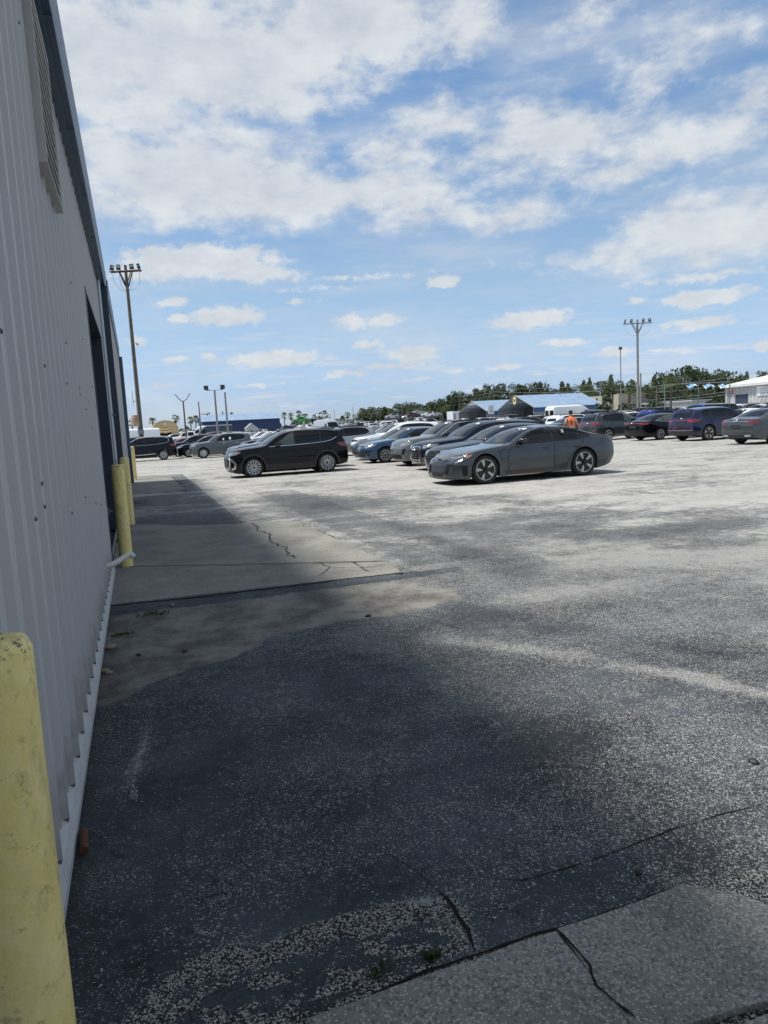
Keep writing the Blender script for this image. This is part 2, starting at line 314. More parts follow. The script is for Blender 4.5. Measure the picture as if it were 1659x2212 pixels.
sealc = t.mix(t.sstep(t.noise(co, 1.3, 6, .65), .35, .68), (.024, .028, .034), (.062, .073, .084))
sealc = t.mix(t.math('MULTIPLY', t.sstep(n2, .35, .7), .35), sealc, (.075, .08, .085))
crk = t.vor(t.vec('ADD', co, t.vec('MULTIPLY', t.noise(co, 8, 5, .7, col=True), (.12, .12, 0))), 7, 'Distance', 'DISTANCE_TO_EDGE')
sealc = t.mix(t.math('MULTIPLY', t.math('MULTIPLY', t.sstep(crk, .035, .008), t.sstep(t.noise(co, 3.2, 4), .48, .62)), .75), sealc, (.012, .012, .013))
pit = t.sstep(t.math('ADD', n15, t.math('MULTIPLY', n2, .4)), .98, .92); pit = t.math('SUBTRACT', 1.0, pit); sealc = t.mix(t.math('MULTIPLY', pit, .7), sealc, (.012, .013, .014))
c1 = t.mix(sp, sealc, pale)
bmask = t.sstep(t.math('ADD', attr(t, 'bare'), t.math('ADD', t.math('MULTIPLY', t.math('SUBTRACT', n15, .5), .7), t.math('MULTIPLY', t.math('SUBTRACT', n2, .5), .5))), .46, .54)
rcC, ddC = stones(140, 9.7); stC = t.math('MULTIPLY', t.sstep(rcC[0], .93 , .86), t.sstep(ddC, .62, .42)); stC = t.math('MULTIPLY', stC, t.sstep(t.noise(co, 14, 4, .6), .28, .42))
c1 = t.mix(bmask, c1, t.mix(stC, (.022, .021, .02), t.mix(rcC[1], (.13, .128, .12), (.46, .45, .42))))
dn = t.noise(co, 2.2, 8, 0.7); dirtc = t.mix(t.sstep(dn, .35, .65), (.065, .062, .056), (.22, .21, .185))
dsp = t.sstep(t.vor(jit, 28, 'Distance'), .2, .1); dirtc = t.mix(t.math('MULTIPLY', dsp, t.sstep(dn, .6, .4)), dirtc, (.03, .03, .028)); dirtc = t.mix(t.math('MULTIPLY', sB, .5), dirtc, (.3, .29, .26)); dirtc = t.mix(t.math('MULTIPLY', t.sstep(t.noise(co, 17, 6, .75), .58, .68), .7), dirtc, (.03, .029, .026))
dm = t.sstep(t.math('ADD', da, t.math('MULTIPLY', t.math('SUBTRACT', n2, .5), .9)), .25, .75)
c2 = t.mix(dm, c1, dirtc)
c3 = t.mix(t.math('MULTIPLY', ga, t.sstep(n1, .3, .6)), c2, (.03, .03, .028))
# oily drips and tyre marks
oil = t.sstep(t.noise(t.vec('MULTIPLY', co, (.5, 1.4, 1)), 1.6, 5, .7), .66, .8)
c3 = t.mix(t.math('MULTIPLY', oil, .35), c3, (.06, .06, .06))
# hairline cracks
ck = t.vor(t.vec('ADD', co, t.vec('MULTIPLY', t.noise(co, 2.5, 5, .7, col=True), (.5, .5, 0))), .55, 'Distance', 'DISTANCE_TO_EDGE')
ckm = t.math('MULTIPLY', t.sstep(ck, .006, .001), t.sstep(t.noise(co, .6, 3), .5, .6))
c3 = t.mix(t.math('MULTIPLY', ckm, .7), c3, (.02, .02, .02))
t.l.new(c3, b.inputs['Base Color']); b.inputs['Roughness'].default_value = .85; b.inputs['Specular IOR Level'].default_value = .3
bn = t.n.new('ShaderNodeBump'); bn.inputs['Strength'].default_value = .55; bn.inputs['Distance'].default_value = .004
t.l.new(t.math('ADD', t.math('MULTIPLY', ddA, -1.0), t.math('MULTIPLY', n2, 2.0)), bn.inputs['Height']); t.l.new(bn.outputs[0], b.inputs['Normal'])
me.materials.append(gm)

def concrete(name, base, spk=1.0):
    M_ = bpy.data.materials.new(name); M_.use_nodes = True; t = NT(M_.node_tree); b = t.n['Principled BSDF']
    co = t.n.new('ShaderNodeTexCoord').outputs['Object']
    n = t.noise(co, 1.3, 7, .65); n2 = t.noise(co, 30, 3); rc = t.sep(t.vor(co, 110, 'Color')); dd = t.vor(co, 110, 'Distance')
    lo = tuple(c * .72 for c in base); hi = tuple(c * 1.2 for c in base)
    c = t.mix(t.sstep(n, .3, .7), lo, hi)
    st = t.math('MULTIPLY', t.sstep(t.math('SUBTRACT', t.math('MULTIPLY', n2, .9 * spk), rc[0]), -.04, .04), t.sstep(dd, .55, .35))
    c = t.mix(t.math('MULTIPLY', st, .75), c, tuple(min(1, k * 1.9) for k in base))
    dk = t.math('MULTIPLY', t.sstep(t.math('SUBTRACT', rc[1], .82), -.03, .03), .5 * spk); c = t.mix(dk, c, tuple(k * .35 for k in base))
    stn = t.sstep(t.noise(t.vec('MULTIPLY', co, (1, .6, 1)), .9, 6, .7), .55, .75); c = t.mix(t.math('MULTIPLY', stn, .6), c, tuple(k * .4 for k in base))
    t.l.new(c, b.inputs['Base Color']); b.inputs['Roughness'].default_value = .9; b.inputs['Specular IOR Level'].default_value = .25
    bn = t.n.new('ShaderNodeBump'); bn.inputs['Strength'].default_value = .4; bn.inputs['Distance'].default_value = .003
    t.l.new(t.math('ADD', n2, t.math('MULTIPLY', dd, -.6)), bn.inputs['Height']); t.l.new(bn.outputs[0], b.inputs['Normal'])
    return M_
M_PAD = concrete('pad_concrete', (.225, .22, .195), .75); M_WALK = concrete('exposed_aggregate_concrete', (.235, .23, .208), 1.2)
def smooth_poly(pts, n=6, amp=.006, seed=1):
    rr = random.Random(seed); o = []
    for i, p in enumerate(pts):
        p2 = pts[(i + 1) % len(pts)]; L_ = math.hypot(p2[0] - p[0], p2[1] - p[1]); k = max(1, int(L_ / .12))
        for j in range(k):
            f = j / k; o.append((p[0] + (p2[0] - p[0]) * f + rr.uniform(-amp, amp), p[1] + (p2[1] - p[1]) * f + rr.uniform(-amp, amp)))
    return o
def slab(name, poly, z, matl, seed):
    mb_ = MB(); pp = smooth_poly(poly, seed=seed)
    return tag(mb_.prism(pp, -.05, z).build(name, matl), kind='structure')
slab('concrete_pad', [(-.41, 7.36), (2.62, 7.14), (2.68, 7.83), (-.41, 9.52)], .012, M_PAD, 2)
slab('concrete_pad', [(-.41, 9.545), (2.685, 7.86), (2.56, 12.2), (.9, 13.0), (-.41, 14.3)], .014, M_PAD, 3)
slab('concrete_pad', [(-.41, 22.3), (1.3, 21.9), (1.22, 31.2), (-.41, 32.2)], .012, M_PAD, 4)
slab('concrete_walk', [(.3, 1.755), (.315, 1.3), (1.085, 1.33), (1.10, 1.785)], .02, M_WALK, 5)
slab('concrete_walk', [(1.108, 1.785), (1.093, 1.36), (1.78, 1.31), (1.80, 1.56), (1.74, 1.70), (1.62, 1.80)], .02, M_WALK, 6)
slab('concrete_walk', [(.2, .3), (3.0, .3), (3.0, 1.22), (1.8, 1.285), (.2, 1.33)], .02, M_WALK, 7)
M_CRACK = mat('crack_filler', (.018, .017, .015), .95, spec=.1)
def crack(pts, wd, z, seed, wob=.04):
    rr = random.Random(seed); P_ = []
    for i in range(len(pts) - 1):
        a, b_ = Vector(pts[i]), Vector(pts[i + 1]); k = max(2, int((b_ - a).length / .06))
        for j in range(k): P_.append(a.lerp(b_, j / k))
    P_.append(Vector(pts[-1])); off = 0; vs = []
    for i, p in enumerate(P_):
        d = (P_[min(i + 1, len(P_) - 1)] - P_[max(i - 1, 0)]).normalized(); nn = Vector((-d.y, d.x)); off = off * .8 + rr.uniform(-wob, wob)
        ww = wd * rr.uniform(.4, 1.3) * (1 if 0 < i < len(P_) - 1 else .1); c = p + nn * off
        vs += [(*(c + nn * ww / 2), z), (*(c - nn * ww / 2), z)]
    return tag(MB().add(vs, [(2 * i, 2 * i + 1, 2 * i + 3, 2 * i + 2) for i in range(len(P_) - 1)]).build('crack', M_CRACK), kind='structure')
def gxy(*pts): return [tuple(G(*p)[:2]) for p in pts]
crack(gxy((545, 1132), (580, 1160), (588, 1175), (612, 1190), (640, 1209)), .02, .018, 1)
crack(gxy((245, 1226), (500, 1224), (700, 1220), (832, 1214)), .012, .0175, 2, .006)
crack(gxy((690, 1216), (712, 1228), (700, 1238), (685, 1248)), .012, .0165, 3, .01)
crack(gxy((705, 1229), (800, 1228), (838, 1222)), .010, .0166, 4, .012); crack(gxy((760, 1216), (785, 1232), (800, 1238)), .015, .0167, 5, .01)
crack(gxy((620, 1136), (660, 1134), (655, 1139), (600, 1140)), .012, .018, 6, .01)
crack(gxy((640, 1128), (700, 1153), (760, 1184), (835, 1214), (870, 1241)), .06, .0045, 7, .015)
crack(gxy((245, 1308), (470, 1285), (700, 1257), (840, 1236), (872, 1240)), .035, .004, 8, .012)
crack(gxy((1200, 2018), (1240, 2055), (1275, 2100), (1290, 2145), (1330, 2180), (1375, 2216)), .009, .0245, 9, .004)
crack(gxy((1060, 1900), (1130, 1905), (1300, 1855), (1450, 1795), (1560, 1760), (1659, 1735)), .006, .004, 10, .004)
crack(gxy((945, 1925), (975, 1960), (1010, 2010), (1035, 2055)), .014, .0045, 11, .01)
crack(gxy((800, 1830), (850, 1850), (900, 1880), (945, 1925)), .003, .004, 12, .006)
crack(gxy((700, 2208), (820, 2150), (930, 2105), (1050, 2060), (1200, 2012), (1330, 1970), (1480, 1918)), .011, .0035, 15, .006)
crack(gxy((280, 1040), (350, 1030), (380, 1032)), .04, .0165, 16, .02); crack(gxy((283, 1068), (350, 1064), (412, 1062)), .16, .0035, 17, .02)
crack(gxy((365, 1030), (380, 1045), (395, 1060)), .25, .0036, 18, .02)

# ------------------------------------------------------------------ building
M_PANEL = mat('pale_steel_panel', (.54, .515, .485), .42, spec=.5, var=.06, vscale=1.2)
M_TRIM = mat('blue_grey_trim', (.042, .08, .13), .4, spec=.5, var=.15, vscale=1.5)
M_TRIMD = mat('dark_door_trim', (.022, .036, .058), .45, var=.1)
M_TRIM2 = mat('weathered_blue_trim', (.09, .125, .17), .45, var=.15, vscale=2)
M_DOOR = mat('navy_door', (.014, .022, .036), .45, var=.1)
M_FLASH = mat('white_flashing', (.44, .43, .41), .5, var=.12, vscale=6)
M_BEIGE = mat('beige_louvre', (.46, .45, .425), .55, var=.08)
M_ROOF = mat('roof_sheet', (.5, .52, .55), .4, metal=.3)
M_DARK = mat('dark_gap', (.01, .01, .012), .8)
WX = -.42
bld = empty('warehouse_building', (WX, 12, 0)); tag(bld, 'long grey ribbed metal warehouse with dark blue gutter and deep door opening', 'building')
t = NT(M_PANEL.node_tree); b = t.n['Principled BSDF']; co = t.n.new('ShaderNodeTexCoord').outputs['Object']; geo_ = t.n.new('ShaderNodeNewGeometry').outputs['Position']; gz = t.sep(geo_)[2]
n = t.noise(co, 1.2, 6, .65); stv = t.noise(t.vec('MULTIPLY', co, (9, 9, .35)), 1.0, 6, .7); spl = t.noise(co, 7, 6, .7)
c = t.mix(n, (.47, .462, .448), (.53, .52, .51)); c = t.mix(t.math('MULTIPLY', t.sstep(stv, .52, .72), .28), c, (.33, .31, .28))
c = t.mix(t.math('MULTIPLY', t.sstep(t.math('ADD', gz, t.math('MULTIPLY', spl, -.7)), .12, -.28), .6), c, (.25, .225, .185)); lap = t.math('LESS_THAN', t.math('ABSOLUTE', t.math('SUBTRACT', t.math('FRACT', t.math('DIVIDE', t.sep(geo_)[1], 0.915)), .5)), .004)
c = t.mix(t.math('MULTIPLY', lap, .6), c, (.2, .2, .2)); t.l.new(c, b.inputs['Base Color'])
def wall_panel(y0, y1, z0, z1, x=WX, seed=0):
    mb_ = MB(); prof = [(0, 0), (.075, 0), (.085, .006), (.10, .006), (.11, 0), (.19, 0), (.20, .006), (.215, .006), (.225, 0), (.26, 0), (.274, .028), (.291, .028), (.305, 0)]
    pts = []; y = math.floor(y0 / .305) * .305
    while y < y1:
        for (a, d) in prof[:-1]:
            if y0 <= y + a <= y1: pts.append((y + a, d))
        y += .305
    pts = [(y0, 0)] + pts + [(y1, 0)]
    vs = [(x + d, yy, z) for yy, d in pts for z in (z0, z1)]
    mb_.add(vs, [(2 * i, 2 * i + 2, 2 * i + 3, 2 * i + 1) for i in range(len(pts) - 1)])
    o = mb_.build('wall_panel', M_PANEL); o.parent = bld; o.matrix_parent_inverse = Matrix.Translation((-WX, -12, 0)); return o
def bpart(mb_, name, m_, smooth=None):
    o = mb_.build(name, m_, smooth=smooth); o.parent = bld; o.matrix_parent_inverse = Matrix.Translation((-WX, -12, 0)); return o
D0, D1, DZ = 9.25, 13.3, 3.36
wall_panel(-6, D0, .10, 4.5); wall_panel(D0, D1, DZ, 4.5); wall_panel(D1, 14.75, .07, 4.5)
X2 = -.31
wall_panel(14.98, 27.2, .05, 4.5, X2)
bpart(MB().box(WX - .03, WX - .004, -6, 27.2, 0.0, .072), 'foundation', M_WALK)
# recess of the big door
fr = MB(); fr.box(WX - .5, WX + .035, D0 - .05, D0, 0.02, DZ + .05); fr.box(WX - .5, WX + .035, D1, D1 + .06, 0.02, DZ + .05); fr.box(WX - .5, WX + .035, D0, D1, DZ, DZ + .05)
bpart(fr, 'door_frame', M_TRIMD)
dr = MB()
for k in range(6): dr.box(WX - .47, WX - .43, D0, D1, .03 + k * .555, .03 + k * .555 + .545)
dr.box(WX - .50, WX - .475, D0, D1, .02, DZ)
bpart(dr, 'roller_door', M_DOOR)
bpart(MB().box(WX + .03, -.245, 14.75, 14.98, .02, 4.5), 'corner_post', M_TRIMD)
bpart(MB().box(X2 - .1, -.165, 27.2, 27.5, .02, 4.5), 'corner_post', M_TRIM)
bpart(MB().tube([(-.375, 14.2, 4.5), (-.375, 14.2, .3), (-.30, 14.15, .12)], .035, 10), 'downspout', mat('galvanised_pipe', (.42, .44, .46), .35, metal=.5), 40)
bpart(MB().box(-.42, -.30, 14.17, 14.2, 2.05, 2.08), 'pipe_bracket', M_TRIM2)
# back and far walls, roof
bpart(MB().box(-22, X2 - .1, 27.2, 27.45, 0, 4.6).box(-22, -21.8, -6, 27.2, 0, 4.6).box(-22, WX, -6.2, -6, 0, 4.6), 'rear_wall', M_PANEL)
rf = MB(); rf.add([(-.44, -6.1, 4.80), (-.44, 27.5, 4.80), (-11, 27.5, 5.6), (-11, -6.1, 5.6), (-22.1, 27.5, 4.7), (-22.1, -6.1, 4.7)], [(0, 1, 2, 3), (3, 2, 4, 5)])
rf.add([(-.44, 27.46, 4.5), (-.44, 27.46, 4.8), (-11, 27.46, 5.6), (-22, 27.46, 4.7), (-22, 27.46, 4.5)], [(0, 1, 2, 3, 4)])
bpart(rf, 'roof', M_ROOF)
gt = MB()   # box gutter: soffit, rolled front, lip
GP = [(WX + .002, 4.50), (-.335, 4.50), (-.325, 4.515), (-.27, 4.50), (-.262, 4.52), (-.258, 4.74), (-.245, 4.80), (-.25, 4.83), (-.44, 4.84)]
def extr(P_, y0, y1):
    n = len(P_); return [(x, y0, z) for x, z in P_] + [(x, y1, z) for x, z in P_], [(i, n + i, n + i + 1, i + 1) for i in range(n - 1)] + [tuple(range(n)), tuple(reversed(range(n, 2 * n)))]
for (ya, yb) in ((-6, 3.9), (3.903, 9.7), (9.703, 15.7)): gt.add(*extr(GP, ya, yb))
GP2 = [(x + .015, z - .03) for x, z in GP[:-1]] + [(-.44, 4.80)]
for (ya, yb) in ((15.72, 21.5), (21.503, 27.52)): gt.add(*extr(GP2, ya, yb))
for yy in np.arange(-2, 27, 1.9): gt.box(-.33, -.266, yy, yy + .012, 4.494, 4.5)
bpart(gt, 'gutter', M_TRIM, 30)
# base flashing with open rib ends
fl = MB(); fl.add([(WX - .004, -6, .106), (WX + .03, -6, .085), (WX + .05, -6, .05), (WX + .05, -6, .012), (WX - .004, D0 - .06, .106), (WX + .03, D0 - .06, .085), (WX + .05, D0 - .06, .05), (WX + .05, D0 - .06, .012)],
                 [(0, 4, 5, 1), (1, 5, 6, 2), (2, 6, 7, 3)])
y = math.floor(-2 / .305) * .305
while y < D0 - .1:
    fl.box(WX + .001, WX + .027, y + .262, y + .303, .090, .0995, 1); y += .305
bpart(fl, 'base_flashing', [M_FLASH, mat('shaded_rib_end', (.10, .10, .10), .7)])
# screws
rr = random.Random(5)
for (py, pz) in [(y_, z_) for z_ in (2.0,) for y_ in np.arange(2.6, 9.1, 1.22)] + [(4.42, 3.9), (5.2, 2.3), (6.2, 2.05), (6.9, 1.9), (7.6, 1.75), (3.05, 1.35), (3.05, 1.45), (2.75, 1.33), (6.6, 2.95), (7.5, 2.6), (8.4, 2.2), (5.5, 1.2), (6.8, 1.05), (7.9, .95), (8.7, .9), (4.3, 1.2)]:
    yq = math.floor(py / .305) * .305 + .2825
    sc_ = MB().lathe([(0.0, WX + .036), (.006, WX + .035), (.009, WX + .031), (.011, WX + .028)], 8, 0, 'x', (0, yq, pz))
    bpart(sc_, 'screw', mat('zinc_screw', (.12, .12, .13), .4, metal=.6))
# louvre box
LY0, LY1, LZ0, LZ1, LX = 4.9, 5.95, 3.3, 4.36, WX + .075
lv = MB(); lv.box(WX, LX, LY0, LY0 + .03, LZ0, LZ1); lv.box(WX, LX, LY1 - .03, LY1, LZ0, LZ1); lv.box(WX, LX, LY0 + .03, LY1 - .03, LZ1 - .03, LZ1)
lv.box(WX, LX, LY0 + .03, LY1 - .03, LZ0, LZ0 + .01)
LV = bpart(lv, 'wall_louvre', M_BEIGE)
sl = MB(); z = LZ0 + .04
while z < LZ1 - .06:
    sl.add([(LX - .004, LY0 + .03, z), (LX - .004, LY1 - .03, z), (LX - .05, LY1 - .03, z + .075), (LX - .05, LY0 + .03, z + .075), (LX - .008, LY0 + .03, z - .004), (LX - .008, LY1 - .03, z - .004), (LX - .054, LY1 - .03, z + .071), (LX - .054, LY0 + .03, z + .071)],
           [(0, 1, 2, 3), (7, 6, 5, 4), (0, 4, 5, 1)]); z += .085
SL = sl.build('louvre_blade', M_BEIGE); SL.parent = LV
bpart(MB().box(-.405, -.37, D0 - .12, D0 - .075, .72, .80).tube([(-.385, D0 - .1, .76), (-.33, D0 - .1, .76)], .008), 'door_latch', mat('latch_steel', (.2, .2, .21), .4, metal=.7))

# PVC pipe through the wall
pv = MB(); pv.tube([(WX, 7.92, .30), (WX + .07, 7.95, .30), (WX + .14, 8.0, .33), (WX + .24, 8.1, .37), (WX + .27, 8.12, .36), (WX + .285, 8.13, .34)], [.03, .03, .03, .03, .034, .034], 14)
tag(pv.build('drain_pipe', mat('white_pvc', (.6, .59, .54), .35, var=.1), smooth=50), 'short white plastic pipe with an elbow sticking out of the metal wall', 'pipe')
rp = G(157, 1815); 
tag(MB().tube([(WX + .085, 2.88, .022), (WX + .075, 3.03, .022)], .017, 12).build('rusty_pipe', mat('rust', (.09, .03, .015), .85, var=.4, vscale=30, bump=.6)), 'short rusty brown pipe lying on the ground against the wall base', 'pipe')

# bollards
M_YEL = bpy.data.materials.new('chipped_yellow_paint'); M_YEL.use_nodes = True; t = NT(M_YEL.node_tree); b = t.n['Principled BSDF']
co = t.n.new('ShaderNodeTexCoord').outputs['Object']; n = t.noise(co, 9, 7, .7); n3 = t.noise(co, 45, 5, .7)
c = t.mix(t.sstep(n, .3, .75), (.85, .66, .22), (.93, .77, .36)); c = t.mix(t.math('MULTIPLY', t.sstep(t.noise(t.vec('MULTIPLY', co, (1, 1, .35)), 8, 7, .75), .48, .66), .6), c, (.50, .41, .16)); c = t.mix(t.math('MULTIPLY', t.sstep(t.noise(co, 28, 6, .8), .56, .64), .45), c, (.22, .19, .10))
zz = t.sep(co)[2]; chip = t.sstep(t.math('ADD', n3, t.math('MULTIPLY', t.sstep(zz, 1.16, 1.27), .16)), .70, .74); c = t.mix(chip, c, (.13, .12, .09))
t.l.new(c, b.inputs['Base Color']); b.inputs['Roughness'].default_value = .5
bn = t.n.new('ShaderNodeBump'); bn.inputs['Strength'].default_value = .5; bn.inputs['Distance'].default_value = .004; t.l.new(t.math('ADD', n3, n), bn.inputs['Height']); t.l.new(bn.outputs[0], b.inputs['Normal'])
BOLL = [(-.302, 1.46, 1.255, 'yellow pipe bollard with chipped crumpled cap, nearest of the row along the wall'), (-.24, 9.5, 1.30, 'tall yellow bollard standing at the near corner of the concrete pad'),
        (-.22, 14.12, 1.27, 'yellow bollard just behind the tall one at the pad corner'), (-.13, 29.4, 1.3, 'thin looking far yellow bollard in front of the black suv at the building corner')]
rr = random.Random(3)
for i, (x, y, h, lab) in enumerate(BOLL):
    mb_ = MB(); r0 = .081; prof = [(r0, -.02)] + [(r0, h * k / 12) for k in range(12)] + [(r0, h - .022), (r0 - .003, h - .008), (r0 - .012, h), (r0 * .6, h + .004), (.001, h + .006)]
    mb_.lathe(prof, 40)
    if i == 0: mb_.v = [(a + rr.uniform(-1, 1) * .0022 * (cz > h - .06), b_ + rr.uniform(-1, 1) * .0022 * (cz > h - .06), cz + rr.uniform(-1, 1) * .004 * (cz > h - .03)) for a, b_, cz in mb_.v]
    o = mb_.build('bollard', M_YEL, smooth=50); o.location = (x, y, 0); o.rotation_euler = (rr.uniform(-.008, .008), rr.uniform(-.004, .004), i); tag(o, lab, 'bollard', 'yellow bollards along the metal wall')

# ------------------------------------------------------------------ cars
def cm(x, P_):
    """monotone cubic through the points"""
    xs_ = np.array([p[0] for p in P_], float); ys_ = np.array([p[1] for p in P_], float); h = np.diff(xs_); d = np.diff(ys_) / h
    m_ = np.zeros(len(xs_)); m_[1:-1] = np.where(d[:-1] * d[1:] > 0, 2 * d[:-1] * d[1:] / np.where(np.abs(d[:-1] + d[1:]) < 1e-9, 1, d[:-1] + d[1:]), 0); m_[0] = d[0]; m_[-1] = d[-1]
    x = np.clip(x, xs_[0], xs_[-1]); i = np.clip(np.searchsorted(xs_, x) - 1, 0, len(h) - 1); tt = (x - xs_[i]) / h[i]
    return (2 * tt ** 3 - 3 * tt ** 2 + 1) * ys_[i] + (tt ** 3 - 2 * tt ** 2 + tt) * h[i] * m_[i] + (-2 * tt ** 3 + 3 * tt ** 2) * ys_[i + 1] + (tt ** 3 - tt ** 2) * h[i] * m_[i + 1]
def paint(name, col, metal=.35, rough=.32):
    return mat('paint_' + name, tuple(k * .72 for k in col), .3, metal=metal * .9, coat=(.55 if max(col) < .035 else 1.0), spec=(.05 if max(col) < .035 else .2))
M_GLASS = mat('tinted_glass', (.004, .005, .006), .02, spec=.5)
M_GLASSL = mat('lit_cabin_glass', (.06, .075, .075), .03, spec=.6)  # opaque; the lit cabin behind the pane is put into the colour
M_PLAST = mat('black_plastic', (.018, .019, .021), .6)
M_GLOSSB = mat('gloss_black', (.008, .008, .01), .08, coat=.5)
M_TYRE = mat('tyre_rubber', (.017, .017, .018), .8, bump=.3, bscale=60)
M_CHROME = mat('chrome', (.75, .76, .78), .12, metal=1.0)
M_ALLOY = mat('silver_alloy', (.55, .56, .58), .25, metal=.9)
M_ALLOYD = mat('dark_alloy', (.03, .03, .034), .35, metal=.5)
M_CAPW = mat('machined_face', (.46, .45, .42), .35, metal=.3)
M_LAMP = mat('headlight_glass', (.20, .22, .24), .06, spec=.8, coat=1.0)
M_LAMPD = mat('headlight_inner', (.04, .045, .05), .1, coat=1.0)
M_RED = mat('tail_light_red', (.20, .010, .014), .12, coat=1.0)
M_AMBER = mat('amber_lens', (.6, .16, .06), .2, coat=.6)
M_PAPER = mat('white_paper', (.8, .8, .79), .7)
M_UNDER = mat('underbody', (.012, .012, .013), .9)
FR = [1.0, .97, .85, .6, .3]

def car_shape(s):
    L, W = s['L'], s['W']; r = s['r']; ax = [s['fo'], s['fo'] + s['wb']]; Ra = r + s.get('gap', .045); zc0 = s.get('clear', .2)
    st = set(np.round(np.linspace(0, L, int(L / .085)), 4))
    for a in ax:
        for k in np.linspace(-1, 1, 17): st.add(round(a + Ra * math.sin(k * math.pi / 2), 4))
        st.add(round(a - Ra - .006, 4)); st.add(round(a + Ra + .006, 4))
    S = np.array(sorted(st)); n = len(S)
    zt = cm(S, s['top']); zB = np.minimum(cm(S, s['belt']), zt - .03)
    fl, rl = s.get('fl', .75), s.get('rl', .7)
    hw = W / 2 * (1 - s.get('fa', .17) * np.clip(1 - S / fl, 0, 1) ** 2.4 - s.get('ra', .13) * np.clip(1 - (L - S) / rl, 0, 1) ** 2.4)
    zb = np.full(n, zc0) + np.clip(1 - S / .5, 0, 1) * s.get('fz', 0) + np.clip(1 - (L - S) / .7, 0, 1) * s.get('rz', .1)
    for a in ax:
        d = np.abs(S - a); inside = d <= Ra + 1e-4; zb = np.where(inside, np.maximum(zb, r + np.sqrt(np.clip(Ra ** 2 - d ** 2, 0, None))), zb)
    zb = np.minimum(zb, zB - .06)
    zm = s.get('zm', .55); flare = s.get('flare', .02)
    def side(i, z):
        f = sum(math.exp(-((S[i] - a) / .42) ** 2) for a in ax) * flare * math.exp(-((z - .62) / .28) ** 2)
        k = 1 - s.get('klow', .07) * max(0, (zm - z) / zm) ** 1.6 - s.get('kup', .055) * max(0, (z - zm) / max(.1, zB[i] - zm)) ** 2
        crease = -.012 * math.exp(-((z - s.get('crz', .45)) / .07) ** 2) * (1 if ax[0] + .4 < S[i] < ax[1] - .4 else 0)
        return hw[i] * k + f + crease - flare * .5
    rows = []
    for i in range(n):
        h = zt[i] - zB[i]; yb = side(i, zb[i]); row = [(0, zb[i]), (yb * .5, zb[i]), (yb - .03, zb[i]), (yb, zb[i] + .012)]
        for k in range(1, 10):
            z = zb[i] + .012 + (zB[i] - zb[i] - .012) * k / 9; row.append((side(i, z), z))
        ys_ = row[-1][0]; ins = min(.025, h * .12); row.append((ys_ - ins, zB[i] + min(.015, h * .12)))
        frac = np.interp(h, [.03, .12, .35, .6], [.45, .5, .8, .88]); hc = h * frac; y0 = ys_ - ins; tum = s.get('tum', .42)
        for q_ in (.2, .4, .6, .8, 1.0):
            row.append((y0 - tum * hc * q_ + .03 * math.sin(math.pi * q_) * min(h, .5), zB[i] + min(.015, h * .12) + (hc - min(.015, h * .12)) * q_))
        yc, zcn = row[-1]
        for f in FR[1:] + [0.0]: row.append((yc * f, zcn + (zt[i] - zcn) * (1 - f ** 2.4)))
        rows.append(row)
    nf, tf = s.get('nose', [(.2, .06), (.45, 0), (.75, .04), (1.2, .12)]), s.get('tail', [(.2, .06), (.45, 0), (.8, .03), (1.6, .1)])
    bow, tbow = s.get('bow', .13), s.get('tbow', .08)
    def deform(x, y, z):
        fd = max(0, 1 - x / .8) ** 2; td = max(0, 1 - (L - x) / .6) ** 2; yn = min(1, abs(y) / (W / 2))
        X_ = x + fd * (float(np.interp(z, [p[0] for p in nf], [p[1] for p in nf])) + bow * yn ** 2) - td * (float(np.interp(z, [p[0] for p in tf], [p[1] for p in tf])) + tbow * yn ** 2)
        return (X_ - L / 2, y, z)
    m_ = len(rows[0]); mb_ = MB(); vs = []; fs = []; mi = []
    for sd in (1, -1):
        b_ = len(vs)
        for i in range(n):
            for (y, z) in rows[i]: vs.append(deform(S[i], sd * y, z))
        for i in range(n - 1):
            for k in range(m_ - 1):
                f = (b_ + i * m_ + k, b_ + i * m_ + k + 1, b_ + (i + 1) * m_ + k + 1, b_ + (i + 1) * m_ + k)
                fs.append(f if sd == 1 else f[::-1]); mi.append(1 if k < 3 else 0)
    for i, sg in ((0, 1), (n - 1, -1)):     # closed ends
        kk = range(2, m_ - 5); b_ = len(vs); yf = FR + [0] + [-f for f in reversed(FR)]
        for k in kk:
            y, z = rows[i][k]
            for j, f in enumerate(yf):
                zz_ = rows[i][m_ - 6 + min(j, 10 - j)][1] if k == m_ - 6 else z
                vs.append(deform(S[i], y * f, zz_))
        nj = len(yf)
        for a in range(len(kk) - 1):
            for j in range(nj - 1):
                f = (b_ + a * nj + j, b_ + (a + 1) * nj + j, b_ + (a + 1) * nj + j + 1, b_ + a * nj + j + 1); fs.append(f if sg == 1 else f[::-1]); mi.append(0)
    mb_.v = vs; mb_.f = fs; mb_.mi = mi
    return mb_, BVHTree.FromPolygons([Vector(v) for v in vs], fs)

